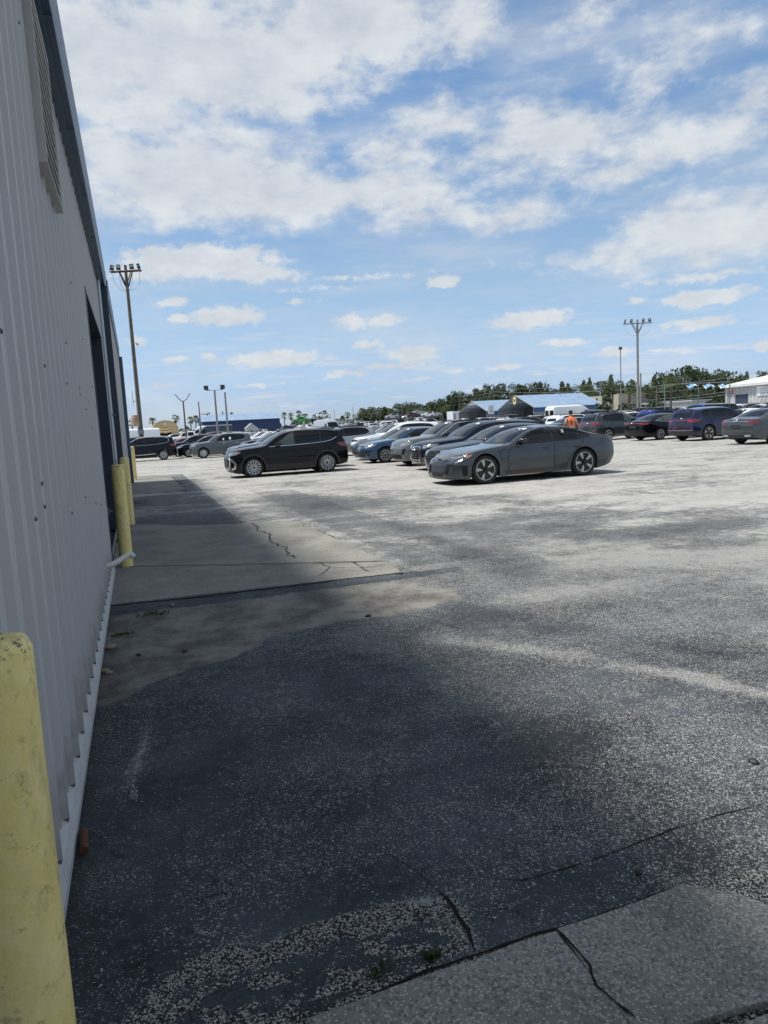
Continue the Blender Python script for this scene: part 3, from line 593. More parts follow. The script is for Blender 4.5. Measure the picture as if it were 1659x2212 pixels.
class Car:
    """a car's root and the helpers that lay panels, lamps and glass onto its body"""
    def __init__(s, spec, body_mat, name='parked_car', joined=False, lower=None):
        s.s = spec; s.L = spec['L']; s.joined = joined; s.parts = []
        s.root = empty(name); mb_, s.bvh = car_shape(spec)
        if lower: 
            for i, f in enumerate(mb_.f):
                if mb_.mi[i] == 0 and sum(mb_.v[k][2] for k in f) / 4 < lower: mb_.mi[i] = 1
        o = mb_.build('body', [body_mat, M_PLAST if lower else M_UNDER], s.root, smooth=38, fix=True); s.body = o
    def hit(s, org, d, off):
        r_ = s.bvh.ray_cast(Vector(org), Vector(d))
        if r_[0] is None:
            r_ = s.bvh.find_nearest(Vector(org) + Vector(d) * 2.2)
        n = r_[1]; dd = Vector(d)
        if n.dot(dd) > 0: n = -n
        nn = (n * .6 - dd * .4).normalized(); return r_[0] + nn * off
    def strip(s, a, b_, nu, nv, caster, off=.006, edge=.02):
        """grid between two polylines of 2-D points; caster turns a 2-D point into a point on the body"""
        def res(P_, n):
            P_ = [np.array(p, float) for p in P_]; d = [0]
            for i in range(len(P_) - 1): d.append(d[-1] + np.linalg.norm(P_[i + 1] - P_[i]))
            out_ = [];
            ds = sorted(set(list(np.linspace(0, 1, n))))
            for f in ds:
                q_ = f * d[-1]; i = min(len(P_) - 2, max(0, int(np.searchsorted(d, q_)) - 1)); out_.append(P_[i] + (P_[i + 1] - P_[i]) * ((q_ - d[i]) / max(1e-9, d[i + 1] - d[i])))
            return out_
        A, B = res(a, nu), res(b_, nu); vs = []
        for j in range(nv):
            for i in range(nu): vs.append(caster(A[i] + (B[i] - A[i]) * j / (nv - 1), off))
        fs = [(j * nu + i, j * nu + i + 1, (j + 1) * nu + i + 1, (j + 1) * nu + i) for j in range(nv - 1) for i in range(nu - 1)]
        # a skirt down to the body
        ring = [i for i in range(nu)] + [j * nu + nu - 1 for j in range(1, nv)] + [(nv - 1) * nu + i for i in range(nu - 2, -1, -1)] + [j * nu for j in range(nv - 2, 0, -1)]
        def base(k):
            j, i = divmod(k, nu); return caster(A[i] + (B[i] - A[i]) * j / (nv - 1), -.004)
        b0_ = len(vs); vs += [base(k) for k in ring]; m_ = len(ring)
        fs += [(ring[k], b0_ + k, b0_ + (k + 1) % m_, ring[(k + 1) % m_]) for k in range(m_)]
        return vs, fs
    def cast(s, view, sd=1):
        L = s.L; kx, kz = s.s.get('kx', 1), s.s.get('kz', 1)
        if view == 'side': return lambda p, off: s.hit((p[0] * kx - L / 2, 3 * sd, p[1] * kz), (0, -sd, 0), off)
        if view == 'front': return lambda p, off: s.hit((-L, p[0] * sd, p[1] * kz), (1, 0, 0), off)
        if view == 'rear': return lambda p, off: s.hit((L, p[0] * sd, p[1] * kz), (-1, 0, 0), off)
        if view == 'top': return lambda p, off: s.hit((p[0] * kx - L / 2, p[1] * sd, 4), (0, 0, -1), off)
    def patch(s, name, m_, view, a, b_, nu=8, nv=4, off=.006, sides=(1, -1), parent=None, smooth=30):
        o = None
        for sd in sides:
            vs, fs = s.strip(a, b_, nu, nv, s.cast(view, sd), off); mb_ = MB().add(vs, fs)
            o = mb_.build(name, m_, parent or s.root, smooth=smooth, fix=True)
            s.parts.append((o, sd, name))
        return o
    def line(s, name, m_, view, pts, wd, n=10, off=.005, sides=(1, -1), parent=None):
        P_ = [np.array(p, float) for p in pts]; up, dn = [], []
        for i, p in enumerate(P_):
            d = P_[min(i + 1, len(P_) - 1)] - P_[max(i - 1, 0)]; d /= max(1e-9, np.linalg.norm(d)); nn = np.array([-d[1], d[0]]) * wd / 2; up.append(p + nn); dn.append(p - nn)
        return s.patch(name, m_, view, up, dn, max(n, len(pts) * 3), 2, off, sides, parent)
    def box(s, name, m_, x0, x1, y0, y1, z0, z1, parent=None):
        return MB().box(x0 - s.L / 2, x1 - s.L / 2, y0, y1, z0, z1).build(name, m_, parent or s.root)

def wheel_mesh(r, rw, style):
    """axis along y, outer face towards -y"""
    w_ = .115; ty = MB(); rr_ = rw
    ty.lathe([(rr_, -w_ + .015), (rr_ + .01, -w_ + .004), (rr_ + (r - rr_) * .55, -w_ - .006), (r - .018, -w_ + .012), (r, -w_ + .04), (r, 0), (r, w_ - .04), (r - .018, w_ - .012), (rr_ + .01, w_), (rr_, w_ - .015), (rr_ - .012, w_ - .05), (rr_ - .02, 0), (rr_ - .012, -w_ + .04), (rr_, -w_ + .015)], 40, 0, 'y')
    ri = MB(); ri.lathe([(rr_ - .001, -w_ + .012), (rr_ - .012, -w_ + .006), (rr_ - .022, -w_ + .014), (rr_ - .024, -w_ + .05), (.001, -w_ + .062)], 40, 0, 'y')     # rim lip, dark dish
    for i in range(len(ri.mi)): ri.mi[i] = 2 if i >= 3 * 40 else 0
    n, typ = style
    def spoke(a0, r0, r1, w0, w1, tw, yf, mi, thick=.02):
        c = []
        for (rad, wd) in ((r0, w0), ((r0 + r1) / 2, (w0 + w1) / 2), (r1, w1)):
            a = a0 + tw * (rad - r0) / (r1 - r0); cx, cz = math.cos(a), math.sin(a); px_, pz_ = -math.sin(a), math.cos(a); yy = yf + .012 * (1 - (rad - r0) / (r1 - r0))
            for y in (yy, yy + thick):
                c.append((cx * rad + px_ * wd, y, cz * rad + pz_ * wd)); c.append((cx * rad - px_ * wd, y, cz * rad - pz_ * wd))
        fs = []
        for k in (0, 4): fs += [(k, k + 1, k + 5, k + 4), (k + 2, k + 6, k + 7, k + 3), (k, k + 4, k + 6, k + 2), (k + 1, k + 3, k + 7, k + 5)]
        ri.add(c, fs, mi)
    R1 = rr_ - .016
    for k in range(n):
        a = 2 * math.pi * k / n
        if typ == 'aero':
            spoke(a, .05, R1, .022, .03, .0, -w_ + .026, 2); spoke(a - .30, R1 * .36, R1, .016, .046, .0, -w_ + .016, 3)
        elif typ == 'multi': spoke(a + .07, .045, R1, .006, .008, .0, -w_ + .016, 3); spoke(a - .07, .045, R1, .006, .008, .0, -w_ + .018, 3)
        elif typ == 'twin': spoke(a + .15, .04, R1, .016, .013, -.0, -w_ + .016, 3); spoke(a - .15, .04, R1, .016, .013, .0, -w_ + .016, 3)
        elif typ == 'swirl': spoke(a, .04, R1, .02, .03, .5, -w_ + .016, 3); spoke(a + .5, R1 * .5, R1, .012, .012, .4, -w_ + .018, 3)
        else: spoke(a, .04, R1, .03, .028, .0, -w_ + .016, 3)
    ri.lathe([(.001, -w_ + .008), (.028, -w_ + .010), (.034, -w_ + .03)], 16, 1, 'y')
    return ty, ri
def add_wheels(c, style, rim_mats, rw=None):
    s = c.s; r = s['r']; rw = rw or r * .66; ty, ri = wheel_mesh(r, rw, style); first = None
    yo = s['W'] / 2 - .128
    tm = rmn = None
    for xa in (s['fo'], s['fo'] + s['wb']):
        for sd in (-1, 1):
            if tm is None:
                o = ty.build('wheel', M_TYRE, c.root, smooth=40, fix=True); q_ = ri.build('rim', rim_mats, o, smooth=35, fix=True); tm, rmn = o.data, q_.data
            else:
                o = bpy.data.objects.new('wheel', tm); COL.objects.link(o); o.parent = c.root
                q_ = bpy.data.objects.new('rim', rmn); COL.objects.link(q_); q_.parent = o
            o.location = (xa - s['L'] / 2, sd * yo, r); o.rotation_euler = (0, .4 * xa, 0) if sd == -1 else (0, .7, math.pi)
RIM_SILVER = [M_ALLOY, M_GLOSSB, M_UNDER, M_ALLOY]; RIM_AERO = [M_CAPW, M_ALLOYD, M_ALLOYD, M_CAPW]; RIM_MACH = [M_CAPW, M_ALLOYD, M_ALLOYD, M_CAPW]; RIM_DARK = [M_ALLOYD, M_ALLOYD, M_UNDER, M_ALLOYD]

def mirror(c, m_, x, z, y=None):
    s = c.s; x = x * s.get('kx', 1); z = z * s.get('kz', 1)
    for sd in (1, -1):
        yb = abs(c.hit((x - c.L / 2, 3 * sd, z - .03), (0, -sd, 0), 0).y); mb_ = MB(); n = 10; vs = []
        for (dx_, k) in ((-.09, .35), (-.05, .85), (.0, 1.0), (.06, .96), (.09, .9)):
            for j in range(n):
                a = 2 * math.pi * j / n; ex = 1 if math.cos(a) > 0 else -1; ez = 1 if math.sin(a) > 0 else -1
                vs.append((x - c.L / 2 + dx_, sd * (yb + .125 + .105 * k * ex * abs(math.cos(a)) ** .6), z + .07 + .068 * k * ez * abs(math.sin(a)) ** .6))
        fs = [(i * n + j, i * n + (j + 1) % n, (i + 1) * n + (j + 1) % n, (i + 1) * n + j) for i in range(4) for j in range(n)] + [tuple(range(n)), tuple(range(4 * n, 5 * n))]
        mb_.add(vs, fs); mb_.add([(x - c.L / 2 + a, sd * y_, z_) for a in (-.03, .04) for (y_, z_) in ((yb - .02, z - .02), (yb + .07, z + .01), (yb + .07, z + .05), (yb - .02, z + .02))], [(0, 1, 2, 3), (7, 6, 5, 4), (0, 4, 5, 1), (1, 5, 6, 2), (2, 6, 7, 3)])
        mb_.build('mirror', m_, c.root, smooth=50, fix=True)
def ringz(c, name, m_, centre, rr_, tube, axis='x', n=24, parent=None, sx=1.0):
    mb_ = MB(); P_ = []
    for k in range(n + 1):
        a = 2 * math.pi * k / n; P_.append((centre[0], centre[1] + rr_ * math.cos(a) * sx, centre[2] + rr_ * math.sin(a)))
    mb_.tube(P_, tube, 6, cap=False); return mb_.build(name, m_, parent or c.root, smooth=60)
def emblem_rings(c, x, z, m_, r_=.038, rear=False):
    mb_ = MB()
    for k in range(4):
        P_ = []
        for j in range(17):
            a = 2 * math.pi * j / 16; P_.append((x - c.L / 2, (k - 1.5) * r_ * 1.45 + r_ * math.cos(a), z + r_ * math.sin(a)))
        mb_.tube(P_, .0065, 6, cap=False)
    return mb_.build('emblem', m_, c.root, smooth=60)
def emblem_round(c, x, z, m_, r_=.06, sg=-1):
    """a round badge with a V above a W"""
    mb_ = MB(); P_ = [(x - c.L / 2, r_ * math.cos(2 * math.pi * j / 20), z + r_ * math.sin(2 * math.pi * j / 20)) for j in range(21)]; mb_.tube(P_, .006, 6, cap=False)
    X_ = x - c.L / 2
    mb_.tube([(X_, -.03 * r_ / .06, z + r_ * .85), (X_, 0, z + r_ * .1), (X_, .03 * r_ / .06, z + r_ * .85)], .005, 5)
    mb_.tube([(X_, -.85 * r_, z + r_ * .3), (X_, -.35 * r_, z - r_ * .8), (X_, 0, z), (X_, .35 * r_, z - r_ * .8), (X_, .85 * r_, z + r_ * .3)], .005, 5)
    return mb_.build('emblem', m_, c.root, smooth=60)
def paper(c, view, x, y, w_, h_, sides=(1,)):
    return c.patch('paper_sticker', M_PAPER, view, [(x, y + h_ / 2), (x + w_, y + h_ / 2)], [(x, y - h_ / 2), (x + w_, y - h_ / 2)], 3, 3, .013, sides)
def windshield(c, x0, x1, m_=M_GLASS, hw0=.72, hw1=.56, name='windshield'):
    """seen from above: base line at x0, header at x1"""
    a = [(x0 + .10 * (abs(y) / hw0) ** 2, y) for y in np.linspace(-hw0, hw0, 9)]; b_ = [(x1 + .03 * (abs(y) / hw1) ** 2 * (1 if x1 > x0 else -1), y) for y in np.linspace(-hw1, hw1, 9)]
    if x1 < x0: a = [(x0 - .10 * (abs(y) / hw0) ** 2, y) for y in np.linspace(-hw0, hw0, 9)]
    return c.patch(name, m_, 'top', a, b_, 12, 9, .007, (1,))
def handles(c, xs_, z, m_, w_=.19):
    for x in xs_: c.patch('door_handle', m_, 'side', [(x, z + .02), (x + w_, z + .024)], [(x, z - .006), (x + w_, z - .002)], 4, 2, .025)
def seams(c, lines, m_=M_DARK, wd=.016):
    for L_ in lines: c.line('panel_gap', m_, 'side', L_, wd, 12, .0035)
def arch_trim(c, m_, w_=.07, a0=-8, a1=188):
    s = c.s; Ra = s['r'] + s.get('gap', .045); kx, kz = s.get('kx', 1), s.get('kz', 1); s['kx'] = s['kz'] = 1
    for xa in (s['fo'], s['fo'] + s['wb']):
        out_ = [(xa + (Ra + w_) * math.cos(R(a)), s['r'] + (Ra + w_) * math.sin(R(a))) for a in np.linspace(a0 + 8, a1 - 8, 15)]
        inn = [(xa + (Ra + .004) * math.cos(R(a)), s['r'] + (Ra + .004) * math.sin(R(a))) for a in np.linspace(a0 + 8, a1 - 8, 15)]
        c.patch('arch_trim', m_, 'side', out_, inn, 18, 3, .012)
    s['kx'], s['kz'] = kx, kz
def mount(c, x, y, face=-1, rz=0.0, sink=0.0):
    c.root.location = (x, y, -sink); c.root.rotation_euler = (0, 0, (0 if face < 0 else math.pi) + rz)

# ---- shapes
GT = dict(L=4.93, W=1.96, r=.362, fo=.93, wb=2.90, clear=.17, flare=.055, zm=.52, klow=.07, kup=.06, tum=.55, fa=.16, ra=.12, bow=.17, tbow=.12, crz=.36, gap=.04, rz=.12, fz=-.02,
  top=[(0, .65), (.10, .72), (.3, .775), (.6, .835), (1.0, .895), (1.4, .945), (1.62, .98), (2.0, 1.185), (2.35, 1.32), (2.7, 1.375), (3.0, 1.39), (3.35, 1.37), (3.8, 1.28), (4.2, 1.165), (4.55, 1.07), (4.78, 1.03), (4.93, .99)],
  belt=[(0, .60), (.3, .735), (.9, .855), (1.6, .90), (2.6, .925), (3.4, .955), (3.9, 1.0), (4.4, 1.0), (4.93, .94)], nose=[(.15, .02), (.25, 0), (.5, .03), (.62, .1), (.7, .22)], tail=[(.2, .14), (.5, .0), (.75, .0), (.95, .05)])
SUV = dict(L=4.47, W=1.84, r=.352, fo=.89, wb=2.69, clear=.21, flare=.03, tum=.34, fa=.15, ra=.1, bow=.15, tbow=.08, rz=.1, gap=.055, crz=.5,
  top=[(0, .93), (.1, .985), (.3, 1.02), (.7, 1.065), (1.1, 1.10), (1.28, 1.125), (1.65, 1.345), (1.98, 1.52), (2.25, 1.60), (2.7, 1.64), (3.3, 1.635), (3.8, 1.60), (4.1, 1.565), (4.2, 1.53), (4.33, 1.30), (4.42, 1.1), (4.47, .98)],
  belt=[(0, .84), (.3, .93), (.9, .985), (1.4, 1.01), (2.5, 1.04), (3.5, 1.09), (4.2, 1.12), (4.47, .93)], nose=[(.2, .09), (.4, 0), (.7, .0), (.85, .06), (1.1, .16)], tail=[(.2, .1), (.45, 0), (.7, .0), (.95, .02), (1.6, .06)])
SED = dict(L=4.70, W=1.80, r=.335, fo=.86, wb=2.70, clear=.18, flare=.025, tum=.50, fa=.15, ra=.11, bow=.15, tbow=.1, rz=.12, crz=.4, gap=.045,
  top=[(0, .76), (.1, .82), (.3, .87), (.7, .925), (1.1, .965), (1.35, .99), (1.75, 1.2), (2.1, 1.36), (2.4, 1.43), (2.8, 1.45), (3.2, 1.43), (3.6, 1.34), (3.95, 1.2), (4.2, 1.11), (4.45, 1.09), (4.62, 1.075), (4.7, 1.03)],
  belt=[(0, .69), (.3, .80), (.9, .875), (1.4, .91), (2.5, .935), (3.5, .975), (4.2, 1.01), (4.7, .95)], nose=[(.18, .06), (.4, 0), (.6, .0), (.75, .08), (.9, .2)], tail=[(.2, .12), (.5, 0), (.8, .0), (1.0, .03)])
def vary(base, **k):
    d = dict(base); sx = k.pop('sx', None); sz = k.pop('sz', None); d['kx'] = sx or 1; d['kz'] = sz or 1
    if sx: 
        for f in ('L', 'fo', 'wb'): d[f] = d[f] * sx
        for f in ('top', 'belt'): d[f] = [(x * sx, z) for x, z in d[f]]
    if sz:
        for f in ('top', 'belt'): d[f] = [(x, z * sz) for x, z in d[f]]
    d.update(k); return d

def side_glass(c, wins, m_=M_GLASS, trim=None, trimw=.022):
    for (top, bot, mm_) in wins:
        c.patch('window', mm_ or m_, 'side', top, bot, 12, 5, .006)
    if trim: 
        for pts in trim: c.line('window_trim', M_CHROME, 'side', pts, trimw, 16, .010)

# ---- hero: grey four-door coupe
P_GREY = paint('gunmetal_grey', (.070, .082, .090), .55, .3)
def hero():
    c = Car(GT, P_GREY, 'grey_sedan')
    add_wheels(c, (5, 'aero'), RIM_AERO, .27)
    side_glass(c, [([(1.98, 1.05), (2.35, 1.215), (2.70, 1.30), (2.93, 1.325)], [(1.9, .965), (2.3, .965), (2.6, .97), (2.93, .975)], None),
                   ([(2.985, 1.325), (3.25, 1.315), (3.6, 1.24), (3.72, 1.205)], [(2.985, .978), (3.3, .985), (3.5, .99), (3.68, .995)], None),
                   ([(3.745, 1.197), (3.85, 1.16), (3.95, 1.12), (4.04, 1.065)], [(3.705, .998), (3.8, 1.005), (3.92, 1.02), (4.03, 1.055)], None)])
    for P_ in ([(1.86, .955), (2.4, .955), (3.0, .965), (3.7, .985), (3.95, 1.02), (4.07, 1.065)], [(1.9, .985), (2.33, 1.23), (2.7, 1.315), (3.0, 1.338), (3.3, 1.325), (3.7, 1.225), (4.07, 1.075)], [(2.957, .97), (2.957, 1.33)]):
        c.line('window_trim', M_GLOSSB, 'side', P_, .022, 20, .009)
    windshield(c, 1.64, 2.55, M_GLASS, .68, .52); windshield(c, 4.35, 3.45, M_GLASS, .6, .5, 'rear_window')
    c.line('wiper_cowl', M_PLAST, 'top', [(1.70, -.66), (1.62, -.3), (1.60, 0), (1.62, .3), (1.70, .66)], .06, 14, .006, (1,))
    mirror(c, M_GLOSSB, 1.98, .955); handles(c, (2.62, 3.52), .80, P_GREY); 
    c.patch('door_handle_plate', M_GLOSSB, 'side', [(2.66, .80), (2.78, .804)], [(2.66, .785), (2.78, .789)], 3, 2, .03); c.patch('door_handle_plate', M_GLOSSB, 'side', [(3.56, .80), (3.68, .804)], [(3.56, .785), (3.68, .789)], 3, 2, .03)
    seams(c, [[(1.60, .30), (1.58, .6), (1.62, .82), (1.76, .905)], [(2.93, .27), (2.935, .6), (2.96, .96)], [(3.30, .28), (3.36, .5), (3.62, .75), (3.80, .90), (3.86, .99)], [(1.35, .80), (1.37, .62), (1.5, .60), (1.57, .62)], [(1.35, .80), (1.4, .84), (1.57, .84)], [(1.62, .25), (2.5, .245), (3.3, .26)]])
    c.patch('sill_trim', M_GLOSSB, 'side', [(1.5, .30), (2.2, .30), (2.9, .31), (3.3, .40)], [(1.5, .205), (2.2, .20), (2.9, .20), (3.3, .22)], 14, 3, .006)
    # nose
    hl = [(.50, .66), (.62, .675), (.74, .70), (.84, .735)]; 
    c.patch('headlight', M_LAMPD, 'front', hl, [(.52, .60), (.60, .57), (.70, .575), (.86, .63)], 12, 5, .008)
    c.patch('light_strip', M_LAMP, 'front', hl, [(.51, .645), (.62, .655), (.74, .678), (.84, .71)], 12, 2, .014)
    c.patch('amber_marker', M_AMBER, 'side', [(.46, .74), (.60, .765)], [(.43, .665), (.56, .72)], 5, 3, .010)
    c.patch('headlight_side', M_LAMPD, 'side', [(.24, .685), (.42, .73), (.58, .76)], [(.22, .60), (.34, .61), (.48, .665)], 8, 4, .008)
    c.patch('light_strip', M_LAMP, 'side', [(.24, .69), (.42, .735), (.58, .765)], [(.24, .675), (.40, .71), (.54, .735)], 8, 2, .014)
    c.patch('upper_grille', M_GLOSSB, 'front', [(-.42, .655), (0, .668), (.42, .655)], [(-.36, .605), (0, .60), (.36, .605)], 14, 3, .006, (1,))
    gm_ = mat('honeycomb_grille', (.035, .042, .046), .35, metal=.2, bump=1.0, bscale=35)
    c.patch('grille', gm_, 'front', [(-.46, .545), (0, .56), (.46, .545)], [(-.38, .33), (0, .325), (.38, .33)], 16, 6, .008, (1,))
    c.patch('lower_intake', M_DARK, 'front', [(-.38, .325), (0, .32), (.38, .325)], [(-.32, .22), (0, .215), (.32, .22)], 12, 3, .007, (1,))
    for k in range(3): c.patch('intake_slat', M_PLAST, 'front', [(-.30 + .2 * k, .31), (-.22 + .2 * k, .31)], [(-.29 + .2 * k, .24), (-.23 + .2 * k, .24)], 3, 3, .016, (1,))
    c.patch('side_intake', M_GLOSSB, 'front', [(.50, .545), (.66, .55), (.80, .53)], [(.44, .22), (.6, .215), (.74, .22)], 10, 6, .006)
    c.patch('air_blade', P_GREY, 'front', [(.66, .46), (.74, .50), (.85, .50)], [(.60, .30), (.66, .23), (.84, .235)], 8, 5, .022)
    c.patch('air_blade_slot', M_DARK, 'side', [(.28, .50), (.44, .50)], [(.33, .25), (.45, .24)], 5, 5, .012)
    c.patch('front_lip', M_GLOSSB, 'front', [(-.8, .20), (0, .195), (.8, .20)], [(-.78, .165), (0, .16), (.78, .165)], 16, 2, .02, (1,))
    emblem_rings(c, c.hit((-c.L, 0, .632), (1, 0, 0), 0).x + c.L / 2 - .015, .632, M_PLAST, .034)
    c.line('hood_gap', M_DARK, 'top', [(.28, -.74), (.14, -.5), (.07, -.2), (.07, .2), (.14, .5), (.28, .74)], .012, 18, .004, (1,))
    c.line('hood_gap', M_DARK, 'top', [(.45, .80), (.9, .80), (1.4, .78), (1.62, .76)], .010, 18, .004)
    # tail
    c.patch('tail_light', M_RED, 'side', [(4.66, .90), (4.80, .93), (4.93, .93)], [(4.74, .86), (4.85, .80), (4.92, .78)], 8, 4, .010); c.patch('tail_light', M_RED, 'side', [(4.84, .83), (4.92, .83)], [(4.87, .68), (4.91, .68)], 4, 4, .010)
    c.patch('tail_light_bar', M_RED, 'rear', [(-.8, .93), (0, .95), (.8, .93)], [(-.8, .87), (0, .89), (.8, .87)], 16, 2, .010, (1,))
    c.patch('rear_diffuser', M_GLOSSB, 'rear', [(-.8, .42), (0, .42), (.8, .42)], [(-.75, .27), (0, .27), (.75, .27)], 14, 3, .008, (1,))
    paper(c, 'top', 2.33, -.40, .10, .12); paper(c, 'top', 2.30, -.27, .05, .1)
    c.patch('key_box', M_PLAST, 'side', [(3.22, 1.245), (3.32, 1.25)], [(3.22, 1.12), (3.32, 1.12)], 3, 3, .05, (-1,)); c.patch('key_box_face', mat('grey_plastic', (.35, .36, .37), .5), 'side', [(3.24, 1.23), (3.30, 1.23)], [(3.24, 1.15), (3.30, 1.15)], 3, 3, .056, (-1,))
    tag(c.root, 'low gunmetal grey four-door coupe with five-blade wheels, front of the dark row', 'car')
    return c
HERO = hero(); mount(HERO, 7.27 + GT['L'] / 2, 15.92 + GT['W'] / 2 - .02, -1)

WS = dict(SUV=[([(1.74, 1.155), (2.0, 1.30), (2.25, 1.47), (2.42, 1.53)], [(1.66, 1.075), (1.9, 1.08), (2.1, 1.085), (2.42, 1.09)]),
               ([(2.48, 1.535), (2.8, 1.55), (3.1, 1.55), (3.36, 1.54)], [(2.48, 1.09), (2.8, 1.10), (3.1, 1.11), (3.36, 1.12)]),
               ([(3.42, 1.53), (3.6, 1.515), (3.75, 1.48), (3.86, 1.40)], [(3.42, 1.125), (3.55, 1.135), (3.7, 1.16), (3.92, 1.24)])],
          SED=[([(1.80, 1.03), (2.1, 1.20), (2.35, 1.31), (2.55, 1.345)], [(1.75, .975), (2.0, .975), (2.3, .98), (2.55, .985)]),
               ([(2.61, 1.35), (2.9, 1.35), (3.15, 1.33), (3.32, 1.29)], [(2.61, .985), (2.9, .99), (3.1, .998), (3.30, 1.005)]),
               ([(3.37, 1.275), (3.5, 1.24), (3.65, 1.19), (3.82, 1.10)], [(3.35, 1.01), (3.5, 1.02), (3.65, 1.035), (3.82, 1.085)])])
def dressed(kind, spec, pm, name, rims=RIM_SILVER, style=(10, 'twin'), lower=None, wm=(None, None, None), chrome=True, rails=False, front='bar', rear='bar', label=None, cat='car', cladding=False, stick=True, badge=None, grille=None, rw=None, detail=True, mir=None):
    c = Car(spec, pm, name, lower=lower); add_wheels(c, style, rims, rw)
    if kind == 'SUV':
        side_glass(c, [(a, b_, wm[i]) for i, (a, b_) in enumerate(WS['SUV'])])
        c.patch('pillar_cover', M_GLOSSB, 'side', [(2.425, 1.53), (2.475, 1.535)], [(2.425, 1.09), (2.475, 1.09)], 3, 5, .005); c.patch('pillar_cover', M_GLOSSB, 'side', [(3.362, 1.54), (3.418, 1.53)], [(3.362, 1.12), (3.418, 1.125)], 3, 5, .005)
        if chrome: c.line('window_trim', M_CHROME, 'side', [(1.5, 1.052), (2.0, 1.058), (2.5, 1.07), (3.0, 1.088), (3.5, 1.115), (3.8, 1.17), (4.0, 1.27)], .02, 20, .012)
        windshield(c, 1.36, 2.10, M_GLASS, .70, .58); 
        kz = spec.get('kz', 1)
        c.patch('rear_window', M_GLASS, 'rear', [(-.52, 1.50), (-.25, 1.515), (0, 1.52), (.25, 1.515), (.52, 1.50)], [(-.64, 1.19), (-.3, 1.17), (0, 1.165), (.3, 1.17), (.64, 1.19)], 14, 5, .007, (1,))
        c.patch('roof_spoiler', pm, 'top', [(4.12, -.54), (4.12, 0), (4.12, .54)], [(4.26, -.50), (4.28, 0), (4.26, .50)], 12, 3, .03, (1,))
        if rails:
            for sd in (1, -1):
                c.line('roof_rail', M_CHROME if rails == 'chrome' else M_PLAST, 'top', [(2.2, .50), (2.7, .53), (3.4, .53), (3.95, .50)], .035, 16, .045, (sd,))
        mirror(c, mir or M_GLOSSB, 1.82, 1.07); handles(c, (2.25, 3.22), .93, pm)
        seams(c, [[(1.58, .38), (1.55, .7), (1.6, .98)], [(2.46, .36), (2.45, .7), (2.46, 1.07)], [(3.18, .40), (3.25, .65), (3.42, .85), (3.42, 1.1)]])
        c.line('hood_gap', M_DARK, 'top', [(.35, .72), (.8, .74), (1.35, .72)], .012, 14, .004)
        hz = .84
        if detail:
            c.patch('headlight', M_LAMP, 'front', [(.48, .90), (.62, .905), (.80, .91)], [(.50, .79), (.64, .79), (.82, .82)], 10, 4, .010)
            c.patch('headlight', M_LAMP, 'side', [(.16, .92), (.34, .93), (.48, .93)], [(.14, .82), (.28, .82), (.40, .86)], 8, 4, .010); c.patch('amber_marker', M_AMBER, 'side', [(.38, .90), (.46, .92)], [(.34, .85), (.40, .87)], 3, 3, .015)
        if cladding:
            arch_trim(c, M_PLAST); c.patch('sill_cladding', M_PLAST, 'side', [(1.32, .47), (1.6, .43), (2.5, .42), (3.1, .45)], [(1.32, .225), (1.6, .22), (2.5, .22), (3.1, .225)], 16, 4, .012)
        c.patch('tail_light', M_RED, 'side', [(3.98, 1.06), (4.2, 1.07), (4.34, 1.05)], [(4.08, .96), (4.2, .93), (4.36, .90)], 8, 4, .010)
        c.patch('tail_light', M_RED, 'rear', [(.50, 1.06), (.68, 1.07), (.86, 1.05)], [(.50, .95), (.68, .93), (.86, .92)], 8, 4, .010)
        c.patch('number_plate', M_PLAST, 'rear', [(-.26, .86), (.26, .86)], [(-.26, .74), (.26, .74)], 6, 3, .012, (1,))
        c.patch('rear_bumper_trim', M_PLAST, 'rear', [(-.84, .50), (0, .50), (.84, .50)], [(-.80, .30), (0, .29), (.80, .30)], 16, 4, .010, (1,))
        if grille is None: c.patch('grille', M_GLOSSB, 'front', [(-.46, .90), (0, .91), (.46, .90)], [(-.46, .80), (0, .79), (.46, .80)], 12, 3, .008, (1,)); c.patch('lower_grille', M_DARK, 'front', [(-.6, .60), (0, .60), (.6, .60)], [(-.52, .34), (0, .33), (.52, .34)], 12, 5, .008, (1,))
    else:
        side_glass(c, [(a, b_, wm[i]) for i, (a, b_) in enumerate(WS['SED'])])
        c.patch('pillar_cover', M_GLOSSB, 'side', [(2.555, 1.345), (2.605, 1.35)], [(2.555, .985), (2.605, .985)], 3, 5, .005)
        if chrome: c.line('window_trim', M_CHROME, 'side', [(1.66, .960), (2.4, .965), (3.2, .988), (3.85, 1.07)], .016, 16, .011)
        windshield(c, 1.40, 2.28, M_GLASS, .68, .54); windshield(c, 4.08, 3.32, M_GLASS, .60, .50, 'rear_window')
        mirror(c, mir or M_GLOSSB, 1.92, .95); handles(c, (2.40, 3.24), .83, pm)
        seams(c, [[(1.58, .34), (1.52, .6), (1.56, .88)], [(2.58, .32), (2.57, .6), (2.58, .96)], [(3.12, .34), (3.2, .6), (3.40, .80), (3.42, .98)]])
        c.line('hood_gap', M_DARK, 'top', [(.32, .70), (.8, .74), (1.38, .70)], .012, 14, .004)
        if detail:
            c.patch('headlight', M_LAMP, 'front', [(.44, .755), (.60, .765), (.80, .775)], [(.46, .665), (.60, .66), (.80, .68)], 10, 4, .010)
            c.patch('headlight', M_LAMP, 'side', [(.16, .775), (.34, .795), (.52, .80)], [(.14, .69), (.28, .70), (.40, .74)], 8, 4, .010)
        c.patch('tail_light', M_RED, 'side', [(4.22, .98), (4.45, 1.0), (4.60, .99)], [(4.36, .90), (4.48, .87), (4.62, .87)], 8, 4, .010)
